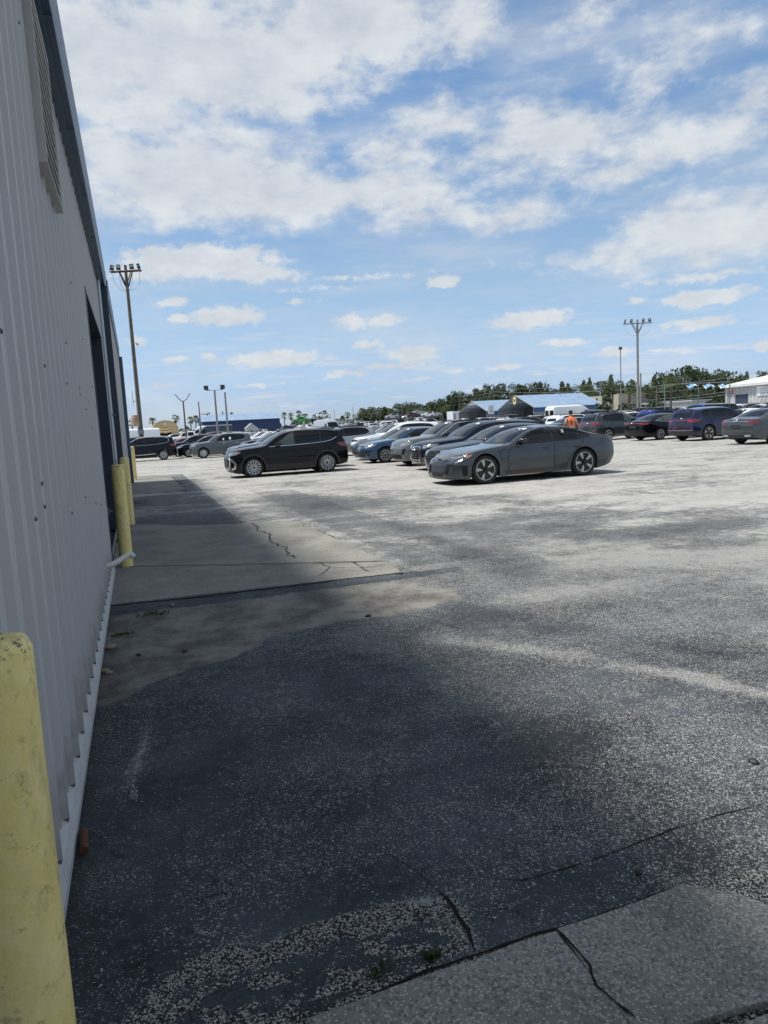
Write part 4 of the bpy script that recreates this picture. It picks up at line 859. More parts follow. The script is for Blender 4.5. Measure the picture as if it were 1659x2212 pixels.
        c.patch('tail_light', M_RED, 'rear', [(.42, .985), (.64, .99), (.84, .98)], [(.42, .92), (.64, .89), (.84, .87)], 8, 4, .010)
        c.patch('number_plate', M_PLAST, 'rear', [(-.26, .82), (.26, .82)], [(-.26, .70), (.26, .70)], 6, 3, .012, (1,))
        c.patch('rear_bumper_trim', M_PLAST, 'rear', [(-.80, .40), (0, .40), (.80, .40)], [(-.76, .26), (0, .25), (.76, .26)], 16, 3, .010, (1,))
        if grille is None: c.patch('grille', M_GLOSSB, 'front', [(-.42, .75), (0, .76), (.42, .75)], [(-.42, .69), (0, .68), (.42, .69)], 12, 3, .008, (1,)); c.patch('lower_grille', M_DARK, 'front', [(-.62, .50), (0, .50), (.62, .50)], [(-.54, .28), (0, .27), (.54, .28)], 12, 5, .008, (1,))
    if grille == 'tall':     # big framed radiator grille
        k = 1 if kind == 'SED' else 1.12
        fr_ = M_CHROME if badge == 'chrome' else M_GLOSSB
        c.patch('grille', M_DARK, 'front', [(-.36, .74 * k), (0, .75 * k), (.36, .74 * k)], [(-.30, .32), (0, .31), (.30, .32)], 12, 8, .010, (1,))
        for z in np.linspace(.38, .68 * k, 6): c.patch('grille_bar', fr_ if badge == 'chrome' else M_PLAST, 'front', [(-.34, z + .012), (0, z + .014), (.34, z + .012)], [(-.33, z - .008), (0, z - .006), (.33, z - .008)], 10, 2, .022, (1,))
        for sg in (1, -1): c.line('grille_frame', fr_, 'front', [(sg * .36, .75 * k), (sg * .385, .62), (sg * .30, .31)], .03, 12, .022, (1,))
        c.line('grille_frame', fr_, 'front', [(-.37, .745 * k), (0, .76 * k), (.37, .745 * k)], .026, 12, .022, (1,)); c.line('grille_frame', fr_, 'front', [(-.31, .31), (0, .30), (.31, .31)], .03, 10, .022, (1,))
        c.patch('side_intake', M_GLOSSB, 'front', [(.50, .50), (.64, .52), (.80, .50)], [(.48, .32), (.62, .28), (.78, .29)], 8, 4, .012)
        c.patch('front_lip', M_GLOSSB, 'front', [(-.8, .25), (0, .245), (.8, .25)], [(-.76, .205), (0, .20), (.76, .205)], 14, 2, .02, (1,))
    if stick: paper(c, 'top', (2.02 if kind == 'SUV' else 2.10), -.36, .10, .14)
    tag(c.root, label, cat); return c
def nose_x(c, z):
    return c.hit((-c.L, 0, z * 1.0), (1, 0, 0), 0).x + c.L / 2
def tail_x(c, z): return c.hit((c.L, 0, z), (-1, 0, 0), 0).x + c.L / 2

P_BLACK = paint('black', (.006, .007, .010), .3, .25); P_DBLUE = paint('midnight_blue', (.012, .018, .032), .35, .28); P_STEEL = paint('steel_blue', (.035, .09, .18), .4, .3)
P_PALE = paint('pale_grey', (.72, .78, .80), .1, .3); P_WHITE = paint('white', (1.15, 1.16, 1.16), 0, .35); P_SILV = paint('silver', (.48, .51, .54), .4, .3); P_MGREY = paint('mid_grey', (.13, .145, .15), .4, .3)
P_CEMENT = paint('cement_grey', (.16, .175, .18), .1, .3); P_NAVY = paint('navy', (.012, .022, .07), .4, .25); P_RED = paint('red', (.30, .012, .015), .3, .3); P_MAROON = paint('maroon', (.07, .012, .016), .35, .3)
P_BRONZE = paint('bronze_grey', (.10, .095, .09), .45, .32); P_GREEN = paint('bright_green', (.06, .42, .05), .1, .4); P_BLUE = paint('bright_blue', (.012, .06, .30), .3, .3); P_SLATE = paint('slate_grey', (.055, .068, .078), .35, .3); P_PLATN = paint('dark_silver', (.085, .098, .108), .5, .3)

# -- black crossover in front
c = dressed('SUV', SUV, P_BLACK, 'black_suv', RIM_SILVER, (13, 'multi'), rails='chrome', cladding=True, grille='own', rw=.255, wm=(M_GLASSL, None, None), stick=False,
            label='black compact suv parked side-on with many-spoke wheels and chrome window line', cat='suv')
c.patch('grille', M_GLOSSB, 'front', [(-.5, .92), (0, .93), (.5, .92)], [(-.5, .83), (0, .82), (.5, .83)], 12, 3, .010, (1,))
c.patch('lower_grille', M_PLAST, 'front', [(-.62, .70), (0, .70), (.62, .70)], [(-.5, .40), (0, .38), (.5, .40)], 14, 6, .012, (1,))
for sg in (1, -1): c.line('bumper_trim', M_ALLOY, 'front', [(sg * .60, .72), (sg * .74, .66), (sg * .70, .46), (sg * .55, .34)], .06, 14, .022, (1,))
c.line('bumper_trim', M_ALLOY, 'front', [(-.55, .33), (0, .31), (.55, .33)], .05, 14, .022, (1,)); c.line('bumper_trim', M_ALLOY, 'side', [(.08, .72), (.26, .52), (.24, .36), (.14, .33)], .07, 12, .012)
c.patch('exhaust_trim', M_ALLOY, 'rear', [(.50, .46), (.72, .46)], [(.52, .38), (.70, .38)], 5, 3, .02)
emblem_round(c, nose_x(c, .87) - .015, .87, M_CHROME, .055); mount(c, 3.0 + c.L / 2, 25.27 + .92, -1); TAOS = c
# -- pale sedan just behind it
c = dressed('SED', vary(SED), P_PALE, 'pale_sedan', RIM_SILVER, (10, 'twin'), label='pale grey sedan mostly hidden behind the black compact suv, only hood and tail showing', wm=(M_GLASSL,) * 3); mount(c, 3.5 + c.L / 2, 28.0 + .9, -1)
c = dressed('SUV', SUV, P_STEEL, 'blue_suv', RIM_SILVER, (10, 'twin'), rails='black', cladding=True, label='blue compact suv third from the front, behind the pale sedan and black suv', cat='suv', grille='own')
c.patch('grille', M_GLOSSB, 'front', [(-.5, .92), (0, .93), (.5, .92)], [(-.5, .83), (0, .82), (.5, .83)], 12, 3, .010, (1,)); c.patch('lower_grille', M_PLAST, 'front', [(-.62, .72), (0, .72), (.62, .72)], [(-.5, .36), (0, .34), (.5, .36)], 14, 6, .012, (1,))
for sg in (1, -1): c.line('bumper_trim', M_ALLOY, 'front', [(sg * .60, .74), (sg * .76, .68), (sg * .70, .46), (sg * .55, .34)], .06, 14, .022, (1,))
emblem_round(c, nose_x(c, .87) - .015, .87, M_CHROME, .055); mount(c, 3.75 + c.L / 2, 31.0 + .92, -1)
# -- dark row behind the grey coupe
c = dressed('SED', vary(SED, sx=1.03, W=1.92, L=4.70, flare=.045), P_DBLUE, 'dark_sedan', RIM_DARK, (5, 'five'), chrome=False, grille='tall', badge='black', label='midnight blue sedan with a big black grille, next behind the grey coupe'); emblem_rings(c, nose_x(c, .70) - .03, .70, M_PLAST, .036); mount(c, 8.35 + c.L / 2, 18.75 + .96, -1)
c.root.children[0].name
c = dressed('SUV', vary(SUV, sx=1.07, W=1.90, sz=.96), P_DBLUE, 'dark_crossover', RIM_SILVER, (5, 'five'), chrome=True, grille='tall', badge='chrome', label='near-black crossover with a wide chrome-barred grille and four-ring badge', cat='suv'); emblem_rings(c, nose_x(c, .72) - .04, .74, M_CHROME, .042); mount(c, 8.95 + c.L / 2, 21.55 + .95, -1)
ID4 = vary(SUV, sx=1.025, W=1.86, sz=1.0, nose=[(.2, .10), (.45, 0), (.7, .02), (.85, .1), (1.1, .24)], bow=.2)
def electric(pm, label, wmats=(M_GLASSL, None, None)):
    c = dressed('SUV', vary(ID4, sx=1.025) if False else ID4, pm, 'electric_suv', RIM_MACH, (5, 'five'), chrome=False, rails='black', grille='own', wm=wmats, label=label, cat='suv', rw=.26, detail=False)
    c.line('roof_trim', M_CHROME, 'side', [(1.62, 1.12), (1.9, 1.27), (2.3, 1.52), (2.8, 1.58), (3.5, 1.565), (3.95, 1.46)], .025, 22, .010)
    c.patch('headlight', M_LAMP, 'front', [(.46, .86), (.62, .885), (.80, .90)], [(.48, .76), (.64, .76), (.82, .80)], 10, 4, .010); c.patch('headlight', M_LAMP, 'side', [(.2, .89), (.38, .915), (.52, .92)], [(.16, .78), (.30, .78), (.42, .83)], 8, 4, .010)
    c.patch('front_panel', pm, 'front', [(-.44, .87), (0, .88), (.44, .87)], [(-.46, .79), (0, .78), (.46, .79)], 10, 3, .008, (1,)); c.line('light_bar', M_LAMP, 'front', [(-.46, .84), (0, .85), (.46, .84)], .015, 10, .016, (1,))
    c.patch('lower_grille', M_DARK, 'front', [(-.64, .46), (0, .47), (.64, .46)], [(-.55, .30), (0, .29), (.55, .30)], 14, 4, .010, (1,)); c.patch('side_intake', M_GLOSSB, 'front', [(.70, .66), (.80, .68)], [(.66, .48), (.76, .46)], 5, 4, .012)
    c.patch('amber_marker', M_AMBER, 'side', [(.38, .72), (.46, .74)], [(.36, .64), (.42, .65)], 3, 3, .012)
    c.patch('tail_light_bar', M_RED, 'rear', [(-.84, 1.045), (0, 1.05), (.84, 1.045)], [(-.84, .985), (0, .99), (.84, .985)], 16, 2, .014, (1,))
    c.patch('reflector', M_RED, 'rear', [(.60, .58), (.80, .60)], [(.62, .50), (.78, .52)], 5, 3, .018); c.patch('reflector_trim', M_ALLOY, 'rear', [(.56, .60), (.84, .62)], [(.58, .585), (.82, .605)], 5, 2, .018)
    c.patch('tailgate_gap', M_DARK, 'rear', [(-.72, .70), (0, .69), (.72, .70)], [(-.72, .685), (0, .675), (.72, .685)], 14, 2, .005, (1,))
    emblem_round(c, nose_x(c, .82) - .02, .82, M_CHROME, .06); emblem_round(c, tail_x(c, 1.01) + .02, 1.01, M_CHROME, .06)
    c.line('door_handle_trim', M_CHROME, 'side', [(2.3, .93), (2.52, .935)], .02, 4, .03)
    return c
c = electric(P_CEMENT, 'cement grey electric suv facing left between the chrome-grilled crossover and the blue sedan'); mount(c, 9.3 + c.L / 2, 24.75 + .93, -1)
c = dressed('SED', SED, P_STEEL, 'blue_sedan', RIM_SILVER, (8, 'twin'), chrome=False, label='steel blue sedan with twin-spoke wheels beside the cement grey electric suv', mir=M_GLOSSB); 
c.line('chrome_strip', M_CHROME, 'front', [(-.46, .70), (0, .69), (.46, .70)], .012, 12, .016, (1,)); c.line('bumper_trim', M_GLOSSB, 'front', [(.60, .50), (.78, .54), (.74, .34)], .05, 10, .016); emblem_round(c, nose_x(c, .74) - .02, .735, M_CHROME, .06); mount(c, 9.12 + c.L / 2, 28.5 + .9, -1)
c = dressed('SED', SED, P_BLACK, 'black_sedan', RIM_SILVER, (8, 'twin'), label='black sedan behind the steel blue sedan, only its hood and windscreen showing'); mount(c, 9.75 + c.L / 2, 31.4 + .9, -1)
c = dressed('SUV', vary(SUV, sx=1.1, sz=1.03, W=1.9), P_WHITE, 'white_suv', RIM_DARK, (5, 'five'), chrome=False, label='white suv with black side glass behind the blue and black sedans', cat='suv'); mount(c, 10.6 + c.L / 2, 34.4 + .93, -1)
c = dressed('SUV', SUV, P_SILV, 'silver_suv', RIM_SILVER, (10, 'twin'), rails='black', mir=P_PALE, label='silver suv at the far left of the dark row, behind the pale sedan tail', cat='suv'); mount(c, 8.4 + c.L / 2, 37.6 + .93, -1)
# -- right-hand row seen from behind
def rear_row(c, x, y, W): mount(c, x + c.L / 2 , y + W / 2, +1)
c = electric(P_SLATE, 'slate grey electric suv seen from behind, right beside the man in the orange vest'); rear_row(c, 25.15, 34.95, 1.86)
c = dressed('SED', vary(SED, sz=.985), P_BLACK, 'black_sedan', RIM_SILVER, (8, 'twin'), label='black sedan seen from behind between the slate grey suv and the navy suv', wm=(None, M_GLASSL, M_GLASSL))
c.patch('tail_light_bar', M_RED, 'rear', [(-.84, .975), (0, .98), (.84, .975)], [(-.84, .93), (0, .935), (.84, .93)], 16, 2, .013, (1,)); emblem_round(c, tail_x(c, 1.0) + .02, 1.0, M_CHROME, .05)
for z in (.60, .50, .42): c.line('bumper_crease', M_GLOSSB, 'rear', [(-.82, z), (0, z - .01), (.82, z)], .014, 14, .012, (1,))
rear_row(c, 25.5, 31.25, 1.8)
c = dressed('SUV', vary(SUV, sx=1.08, W=1.94, sz=1.0, r=.375), P_NAVY, 'navy_suv', RIM_MACH, (5, 'aero'), chrome=False, label='glossy navy blue suv seen from behind with a full-width red tail light', cat='suv', rw=.26)
c.patch('tail_light_bar', M_RED, 'rear', [(-.88, 1.06), (0, 1.05), (.88, 1.06)], [(-.88, 1.02), (0, 1.01), (.88, 1.02)], 18, 2, .014, (1,))
for z, m_ in ((.66, M_RED), (.54, M_ALLOY), (.44, M_GLOSSB)): c.line('bumper_crease', m_, 'rear', [(-.86, z + .01), (0, z - .01), (.86, z + .01)], .022, 16, .014, (1,))
c.patch('maker_sticker', M_PAPER, 'rear', [(.02, 1.13), (.12, 1.13)], [(.02, 1.10), (.12, 1.10)], 3, 2, .02, (1,)); rear_row(c, 25.4, 27.55, 1.94)
c = dressed('SED', vary(SED, sx=1.01, W=1.85), P_PLATN, 'grey_sedan', RIM_MACH, (5, 'twin'), label='metallic grey sedan at the right edge, seen from behind with two red tail lights', rw=.25)
c.line('chrome_strip', M_CHROME, 'rear', [(-.6, .955), (0, .96), (.6, .955)], .014, 12, .014, (1,)); emblem_rings(c, tail_x(c, 1.02) + .02, 1.015, M_CHROME, .036)
for sg in (1, -1): c.patch('exhaust_trim', M_CHROME, 'rear', [(sg * .42, .40), (sg * .72, .41)], [(sg * .44, .345), (sg * .70, .35)], 5, 3, .02, (1,)); 
c.line('bumper_crease', M_GLOSSB, 'rear', [(-.84, .52), (0, .50), (.84, .52)], .012, 14, .010, (1,)); rear_row(c, 23.35, 22.1, 1.85)
c = dressed('SED', vary(SED, sx=1.03), P_SLATE, 'grey_sedan', RIM_SILVER, (5, 'twin'), label='dark grey fastback partly hidden behind the man in the orange vest'); rear_row(c, 25.0, 38.9, 1.85)
# -- left group beyond the aisle
c = dressed('SUV', vary(SUV, sx=1.07, W=1.9, sz=1.02), P_BLACK, 'black_suv', RIM_SILVER, (6, 'swirl'), rails='chrome', label='black suv with chrome waistline and chrome sill strip behind the far bollards', cat='suv', cladding=False, rw=.24)
c.line('sill_chrome', M_CHROME, 'side', [(1.35, .40), (2.2, .42), (3.1, .46)], .035, 10, .014); c.line('window_trim', M_CHROME, 'side', [(3.1, 1.57), (3.6, 1.565), (3.9, 1.49), (4.0, 1.36), (3.95, 1.25)], .03, 16, .012)
arch_trim(c, P_BLACK, .05); c.line('bumper_trim', M_ALLOY, 'rear', [(.45, .42), (.70, .44), (.84, .52)], .04, 10, .016); mount(c, -2.05 + c.L / 2, 51.5 + .95, -1)
c = dressed('SUV', vary(SUV, sx=.957, W=1.77, sz=1.0), P_MGREY, 'grey_suv', RIM_SILVER, (10, 'twin'), label='medium grey small suv with chrome handles and white window tags', cat='suv', mir=P_MGREY)
paper(c, 'side', 2.3, 1.22, .1, .14, (-1,)); paper(c, 'side', 2.75, 1.26, .14, .16, (-1,)); c.line('door_handle_trim', M_CHROME, 'side', [(2.27, .945), (2.46, .95)], .025, 4, .03); c.line('door_handle_trim', M_CHROME, 'side', [(3.24, .945), (3.42, .95)], .025, 4, .03); mount(c, 3.45 + c.L / 2, 49.5 + .9, -1)
c = dressed('SED', vary(SED, sz=1.05), P_BLACK, 'black_hatchback', RIM_SILVER, (10, 'twin'), label='black car nosing out between the chrome-silled suv and the medium grey small suv'); mount(c, 2.75 + c.L / 2, 53.4 + .9, -1)
c = dressed('SUV', SUV, P_BLACK, 'black_suv', RIM_SILVER, (10, 'twin'), label='black suv with chrome window line, directly behind the medium grey small suv', cat='suv'); mount(c, 2.2 + c.L / 2, 57.0 + .9, -1)
c = dressed('SED', SED, P_RED, 'red_sedan', RIM_SILVER, (10, 'twin'), label='bright red car glimpsed above the tail of the black suv with chrome sill'); mount(c, 1.4 + c.L / 2, 62.3, -1)

# ------------------------------------------------------------------ one-mesh cars for the crowded rows
def bake(c):
    mb_ = MB(); mats = [c.body.data.materials[0]]; bpy.context.view_layer.update()
    def walk(o, M_):
        for ch in list(o.children):
            MM = M_ @ ch.matrix_basis
            if ch.type == 'MESH':
                me_ = ch.data; mp = []
                for mt in me_.materials:
                    if mt not in mats: mats.append(mt)
                    mp.append(mats.index(mt))
                b_ = len(mb_.v); mb_.v += [tuple(MM @ v.co) for v in me_.vertices]
                for p in me_.polygons: mb_.f.append(tuple(b_ + k for k in p.vertices)); mb_.mi.append(mp[p.material_index])
            walk(ch, MM)
    walk(c.root, Matrix())
    def kill(o):
        for ch in list(o.children): kill(ch)
        bpy.data.objects.remove(o)
    kill(c.root)
    me_ = bpy.data.meshes.new('car_shape'); me_.from_pydata(mb_.v, [], mb_.f)
    for mt in mats: me_.materials.append(mt)
    me_.polygons.foreach_set('material_index', mb_.mi); me_.polygons.foreach_set('use_smooth', [True] * len(mb_.f)); me_.set_sharp_from_angle(angle=R(38)); me_.update()
    return me_
PICK = dict(L=5.7, W=1.98, r=.39, fo=.95, wb=3.55, clear=.3, flare=.03, tum=.30, fa=.08, ra=.04, bow=.08, tbow=.03, rz=.1, gap=.07, crz=.6, zm=.7,
  top=[(0, 1.10), (.08, 1.17), (.4, 1.22), (1.0, 1.26), (1.35, 1.29), (1.7, 1.55), (2.0, 1.79), (2.25, 1.86), (3.0, 1.88), (3.5, 1.86), (3.62, 1.80), (3.72, 1.50), (3.80, 1.30), (4.2, 1.28), (5.65, 1.29), (5.7, 1.27)],
  belt=[(0, 1.02), (.3, 1.12), (1.3, 1.17), (2.2, 1.19), (3.6, 1.21), (3.9, 1.22), (5.7, 1.22)], nose=[(.2, .06), (.5, 0), (1.1, .0), (1.3, .05)], tail=[(.3, .04), (.6, 0), (1.3, .0)])
VAN = dict(L=5.9, W=2.02, r=.36, fo=1.0, wb=3.6, clear=.22, flare=.01, tum=.10, fa=.12, ra=.02, bow=.15, tbow=.03, rz=.15, gap=.05, crz=.6, zm=.8,
  top=[(0, 1.02), (.1, 1.12), (.4, 1.24), (.8, 1.36), (1.1, 1.62), (1.5, 2.08), (1.8, 2.38), (2.1, 2.52), (2.6, 2.58), (5.2, 2.58), (5.8, 2.55), (5.9, 2.45)],
  belt=[(0, .95), (.4, 1.12), (1.0, 1.26), (1.8, 1.34), (5.9, 1.36)], nose=[(.2, .08), (.5, 0), (1.0, .04), (1.3, .2)], tail=[(.3, .04), (.6, 0), (2.6, .02)])
def pickup(pm, name='pickup_truck', label=None, cap=False):
    sp = dict(PICK)
    if cap: sp['top'] = PICK['top'][:9] + [(3.5, 1.88), (5.4, 1.88), (5.6, 1.7), (5.7, 1.3)]; 
    c = Car(sp, pm, name); add_wheels(c, (6, 'five'), RIM_SILVER)
    side_glass(c, [([(1.85, 1.46), (2.05, 1.66), (2.2, 1.75), (2.62, 1.78)], [(1.8, 1.25), (2.0, 1.25), (2.3, 1.255), (2.62, 1.26)], None), ([(2.70, 1.78), (3.1, 1.785), (3.46, 1.765)], [(2.70, 1.26), (3.1, 1.265), (3.50, 1.275)], None)])
    if cap: side_glass(c, [([(3.9, 1.76), (4.6, 1.76), (5.2, 1.74)], [(3.9, 1.38), (4.6, 1.38), (5.3, 1.38)], None)])
    windshield(c, 1.45, 2.12, M_GLASS, .76, .62)
    if not cap:
        c.patch('rear_window', M_GLASS, 'rear', [(-.58, 1.74), (0, 1.76), (.58, 1.74)], [(-.66, 1.36), (0, 1.35), (.66, 1.36)], 10, 4, .01, (1,)); c.patch('bed_well', M_DARK, 'top', [(3.95, -.72), (3.95, .72)], [(5.6, -.72), (5.6, .72)], 4, 4, .006, (1,))
    c.patch('tail_light', M_RED, 'rear', [(.80, 1.20), (.96, 1.20)], [(.80, .86), (.96, .86)], 4, 4, .012); c.patch('tail_light', M_RED, 'side', [(5.56, 1.20), (5.68, 1.20)], [(5.56, .86), (5.68, .86)], 4, 4, .012)
    c.patch('headlight', M_LAMP, 'front', [(.62, 1.08), (.92, 1.08)], [(.62, .88), (.92, .88)], 5, 4, .012); c.patch('grille', M_GLOSSB, 'front', [(-.56, 1.08), (.56, 1.08)], [(-.56, .76), (.56, .76)], 8, 4, .012, (1,))
    c.patch('rear_bumper', M_CHROME, 'rear', [(-.9, .62), (.9, .62)], [(-.9, .46), (.9, .46)], 8, 3, .03, (1,)); mirror(c, M_GLOSSB, 1.9, 1.26); seams(c, [[(2.66, .5), (2.66, 1.2)], [(1.66, .5), (1.66, 1.2)], [(3.62, .5), (3.62, 1.2)]])
    arch_trim(c, M_PLAST, .06)
    if label: tag(c.root, label, 'pickup')
    return c
def van(pm, name='cargo_van', label=None, sz=1.0, windows=False):
    sp = vary(VAN, sz=sz); c = Car(sp, pm, name); add_wheels(c, (6, 'five'), RIM_DARK)
    side_glass(c, [([(1.22, 1.62), (1.5, 1.88), (1.7, 1.98), (2.0, 2.0)], [(1.15, 1.42), (1.5, 1.42), (1.7, 1.42), (2.0, 1.43)], None)])
    if windows: side_glass(c, [([(2.2, 2.0), (3.3, 2.0)], [(2.2, 1.45), (3.3, 1.45)], None), ([(3.45, 2.0), (5.5, 2.0)], [(3.45, 1.45), (5.5, 1.45)], None)])
    windshield(c, .95, 1.55, M_GLASS, .78, .70); seams(c, [[(2.1, .4), (2.1, 2.1)], [(3.3, .4), (3.3, 2.1)]]); mirror(c, M_GLOSSB, 1.3, 1.45)
    c.patch('rear_window', M_GLASS, 'rear', [(.1, 2.1), (.78, 2.1)], [(.1, 1.5), (.82, 1.5)], 5, 4, .012); c.patch('tail_light', M_RED, 'rear', [(.88, 1.5), (.98, 1.5)], [(.88, 1.0), (.98, 1.0)], 3, 4, .012); c.patch('door_gap', M_DARK, 'rear', [(-.012, 2.4), (.012, 2.4)], [(-.012, .5), (.012, .5)], 2, 8, .006, (1,))
    c.patch('headlight', M_LAMP, 'front', [(.60, 1.05), (.88, 1.10)], [(.60, .85), (.88, .88)], 5, 4, .012); c.patch('grille', M_GLOSSB, 'front', [(-.5, .95), (.5, .95)], [(-.5, .75), (.5, .75)], 8, 3, .012, (1,))
    if label: tag(c.root, label, 'van')
    return c
TPL = {}
TPL['sedan'] = bake(dressed('SED', SED, P_SILV, 'tpl', RIM_SILVER, (5, 'five'), detail=True))
TPL['suv'] = bake(dressed('SUV', SUV, P_SILV, 'tpl', RIM_SILVER, (5, 'five'), rails='black'))
TPL['large_suv'] = bake(dressed('SUV', vary(SUV, sx=1.1, sz=1.02, W=1.94, r=.36), P_SILV, 'tpl', RIM_SILVER, (5, 'five'), rails='black', chrome=False))
TPL['hatchback'] = bake(dressed('SUV', vary(SUV, sx=.92, sz=.93, W=1.76, r=.32), P_SILV, 'tpl', RIM_SILVER, (5, 'five'), chrome=False))
TPL['pickup_truck'] = bake(pickup(P_SILV)); TPL['cargo_van'] = bake(van(P_SILV)); TPL['minivan'] = bake(dressed('SUV', vary(SUV, sx=1.14, sz=1.02, W=1.96), P_SILV, 'tpl', RIM_SILVER, (5, 'five'), chrome=True))
KINDW = dict(sedan='sedan', suv='suv', large_suv='large suv', hatchback='small hatchback', pickup_truck='pickup truck', cargo_van='high-roof cargo van', minivan='minivan')
P_WHITE = paint('bright_white', (1.18, 1.19, 1.19), 0, .35); P_SILV = paint('bright_silver', (.62, .65, .68), .3, .3); P_PALE = paint('light_grey', (.62, .66, .68), .1, .3)
PAINTS = dict(white=P_WHITE, black=P_BLACK, silver=P_SILV, grey=P_MGREY, red=P_RED, maroon=P_MAROON, blue=P_BLUE, navy=P_NAVY, bronze=P_BRONZE, slate=P_SLATE, pale=P_PALE, green=P_GREEN)
def simple_car(kind, colour, x, y, face, label, group=None, z=None, rz=0.0, tilt=(0, 0), scale=1.0):
    o = bpy.data.objects.new(kind, TPL[kind]); COL.objects.link(o); z = float(ZG(x, y)) - .01 if z is None else z; o.location = (x, y, z); o.rotation_euler = (tilt[0], tilt[1], (0 if face < 0 else math.pi) + rz); o.scale = (scale,) * 3
    o.material_slots[0].link = 'OBJECT'; o.material_slots[0].material = PAINTS[colour]
    tag(o, label, {'cargo_van': 'van', 'pickup_truck': 'pickup', 'sedan': 'car', 'hatchback': 'car'}.get(kind, 'suv' if 'suv' in kind else 'van'), group); return o
# -- larger, single vehicles of the middle distance: kind, paint, centre column, distance along the view, facing, label
MIDCARS = [('pickup_truck', 'black', 1284, 56, 1, 'black crew-cab truck directly beyond the slate grey electric suv'),
 ('hatchback', 'white', 1372, 68, 1, 'white small hatchback showing above the black sedan of the right-hand row'),
 ('suv', 'white', 1362, 80, 1, 'white suv roof just behind the white small hatchback'),
 ('suv', 'white', 1180, 70, 1, 'white suv with red tail lights standing left of the man in the orange vest'),
 ('pickup_truck', 'black', 1105, 96, 1, 'black pickup truck in front of the larger open carport'),
 ('suv', 'grey', 1222, 75, 1, 'grey suv roof seen just left of the head of the man'),
 ('suv', 'slate', 1470, 62, 1, 'blue-grey suv behind the right-hand post of the row, above the navy suv'),
 ('pickup_truck', 'black', 1422, 66, 1, 'black truck cab below the left pole of the banner frame'),
 ('suv', 'blue', 1440, 52, 1, 'bright blue suv roof between the black sedan and the navy suv'),
 ('pickup_truck', 'blue', 1520, 50, 1, 'bright blue pickup bed directly above the navy suv'),
 ('pickup_truck', 'bronze', 1555, 56, 1, 'brown-grey pickup truck with its tailgate and red lamp towards us'),
 ('pickup_truck', 'maroon', 1385, 85, 1, 'maroon pickup truck in front of the beige building'),
 ('pickup_truck', 'white', 1514, 80, -1, 'white pickup truck under the trees between the poles of the banner frame'),
 ('suv', 'white', 1640, 60, -1, 'white crossover at the right edge before the detail shop'),
 ('suv', 'grey', 1600, 64, -1, 'grey crossover in front of the roller door of the detail shop'),
 ('sedan', 'white', 1600, 40, -1, 'white sedan roof behind the metallic grey sedan at the right edge'),
 ('cargo_van', 'white', 1237, 78, 1, 'white high-roof cargo van behind the man in the orange vest'),
 ('cargo_van', 'white', 287, 87, -1, 'white high-roof cargo van behind the black suv with chrome sill'),
 ('cargo_van', 'slate', 455, 105, -1, 'dark grey high-roof van in front of the blue shed'),
 ('cargo_van', 'white', 440, 116, -1, 'white cargo van partly behind the dark grey high-roof van'),
 ('minivan', 'maroon', 448, 96, -1, 'maroon minivan below the dark grey high-roof van'),
 ('large_suv', 'white', 366, 100, -1, 'white large suv in front of the tan canopy'),
 ('pickup_truck', 'white', 404, 100, -1, 'white pickup truck cab just right of the tan canopy'),
 ('cargo_van', 'silver', 707, 98, 0, 'silver high-roof van below the row of palms, right of the blue shed'),
 ('large_suv', 'black', 595, 46, -1, 'black large suv with long roof, seen over the roof of the front black suv'),
 ('pickup_truck', 'white', 832, 95, -1, 'white pickup truck cab above the white suv of the dark row'),
 ('large_suv', 'white', 795, 108, -1, 'white large suv left of the white pickup cab'),
 ('suv', 'black', 905, 48, -1, 'black suv with chrome line behind the cement grey electric suv'),
 ('suv', 'white', 1066, 92, -1, 'white suv between the two open carports, with a number on its window')]
for (k, colr, px, d, face, lab) in MIDCARS:
    p = DP(px, 900, d); simple_car(k, colr, p[0], p[1], face or -1, lab, rz=random.uniform(-.03, .03) + (1.75 if face == 0 else 0))
# paper tags on some of the near rear windows are part of those cars; rows of the far lot follow
FILL = []
kinds = ['sedan'] * 5 + ['suv'] * 8 + ['large_suv'] * 3 + ['hatchback'] * 2 + ['pickup_truck'] * 3 + ['minivan'] * 1 + ['cargo_van'] * 1
cols = ['white'] * 12 + ['black'] * 3 + ['silver'] * 6 + ['grey'] * 4 + ['slate'] * 3 + ['pale'] * 2 + ['red', 'maroon', 'blue', 'navy', 'bronze']
rr = random.Random(21)
taken = []; NOGO = []
for (pa, pb, Da, Db) in ((433, 607, 118, 145), (985, 1060, 112, 150), (1075, 1310, 102, 142), (1330, 1452, 112, 260), (970, 990, 118, 135), (1050, 1330, 225, 260), (322, 388, 98, 122)):
    c_ = [DP(p_, 900, d_) for p_ in (pa, pb) for d_ in (Da, Db)]; NOGO.append((min(c[0] for c in c_), max(c[0] for c in c_), min(c[1] for c in c_), max(c[1] for c in c_)))
for o in list(COL.objects):
    if o.parent is None and 'category' in o and o['category'] in ('car', 'suv', 'van', 'pickup'): taken.append((o.location.x, o.location.y))
def free(x, y, a=5.6, b_=2.5):
    if any(x0 - 3 < x < x1 + 3 and y0 - 1.5 < y < y1 + 1.5 for x0, x1, y0, y1 in NOGO): return False
    return all(abs(x - u) > a or abs(y - v) > b_ for u, v in taken)
def lane(x, y0, y1, face, step=2.75):
    y = y0
    while y < y1:
        if rr.random() < .95 and free(x, y): FILL.append((rr.choice(kinds[:20] if y > 112 else kinds[:15]), rr.choice(cols), x + rr.uniform(-.25, .25), y + rr.uniform(-.12, .12), face)); taken.append((x, y))
        y += step
lane(11.9, 40.6, 47, -1)
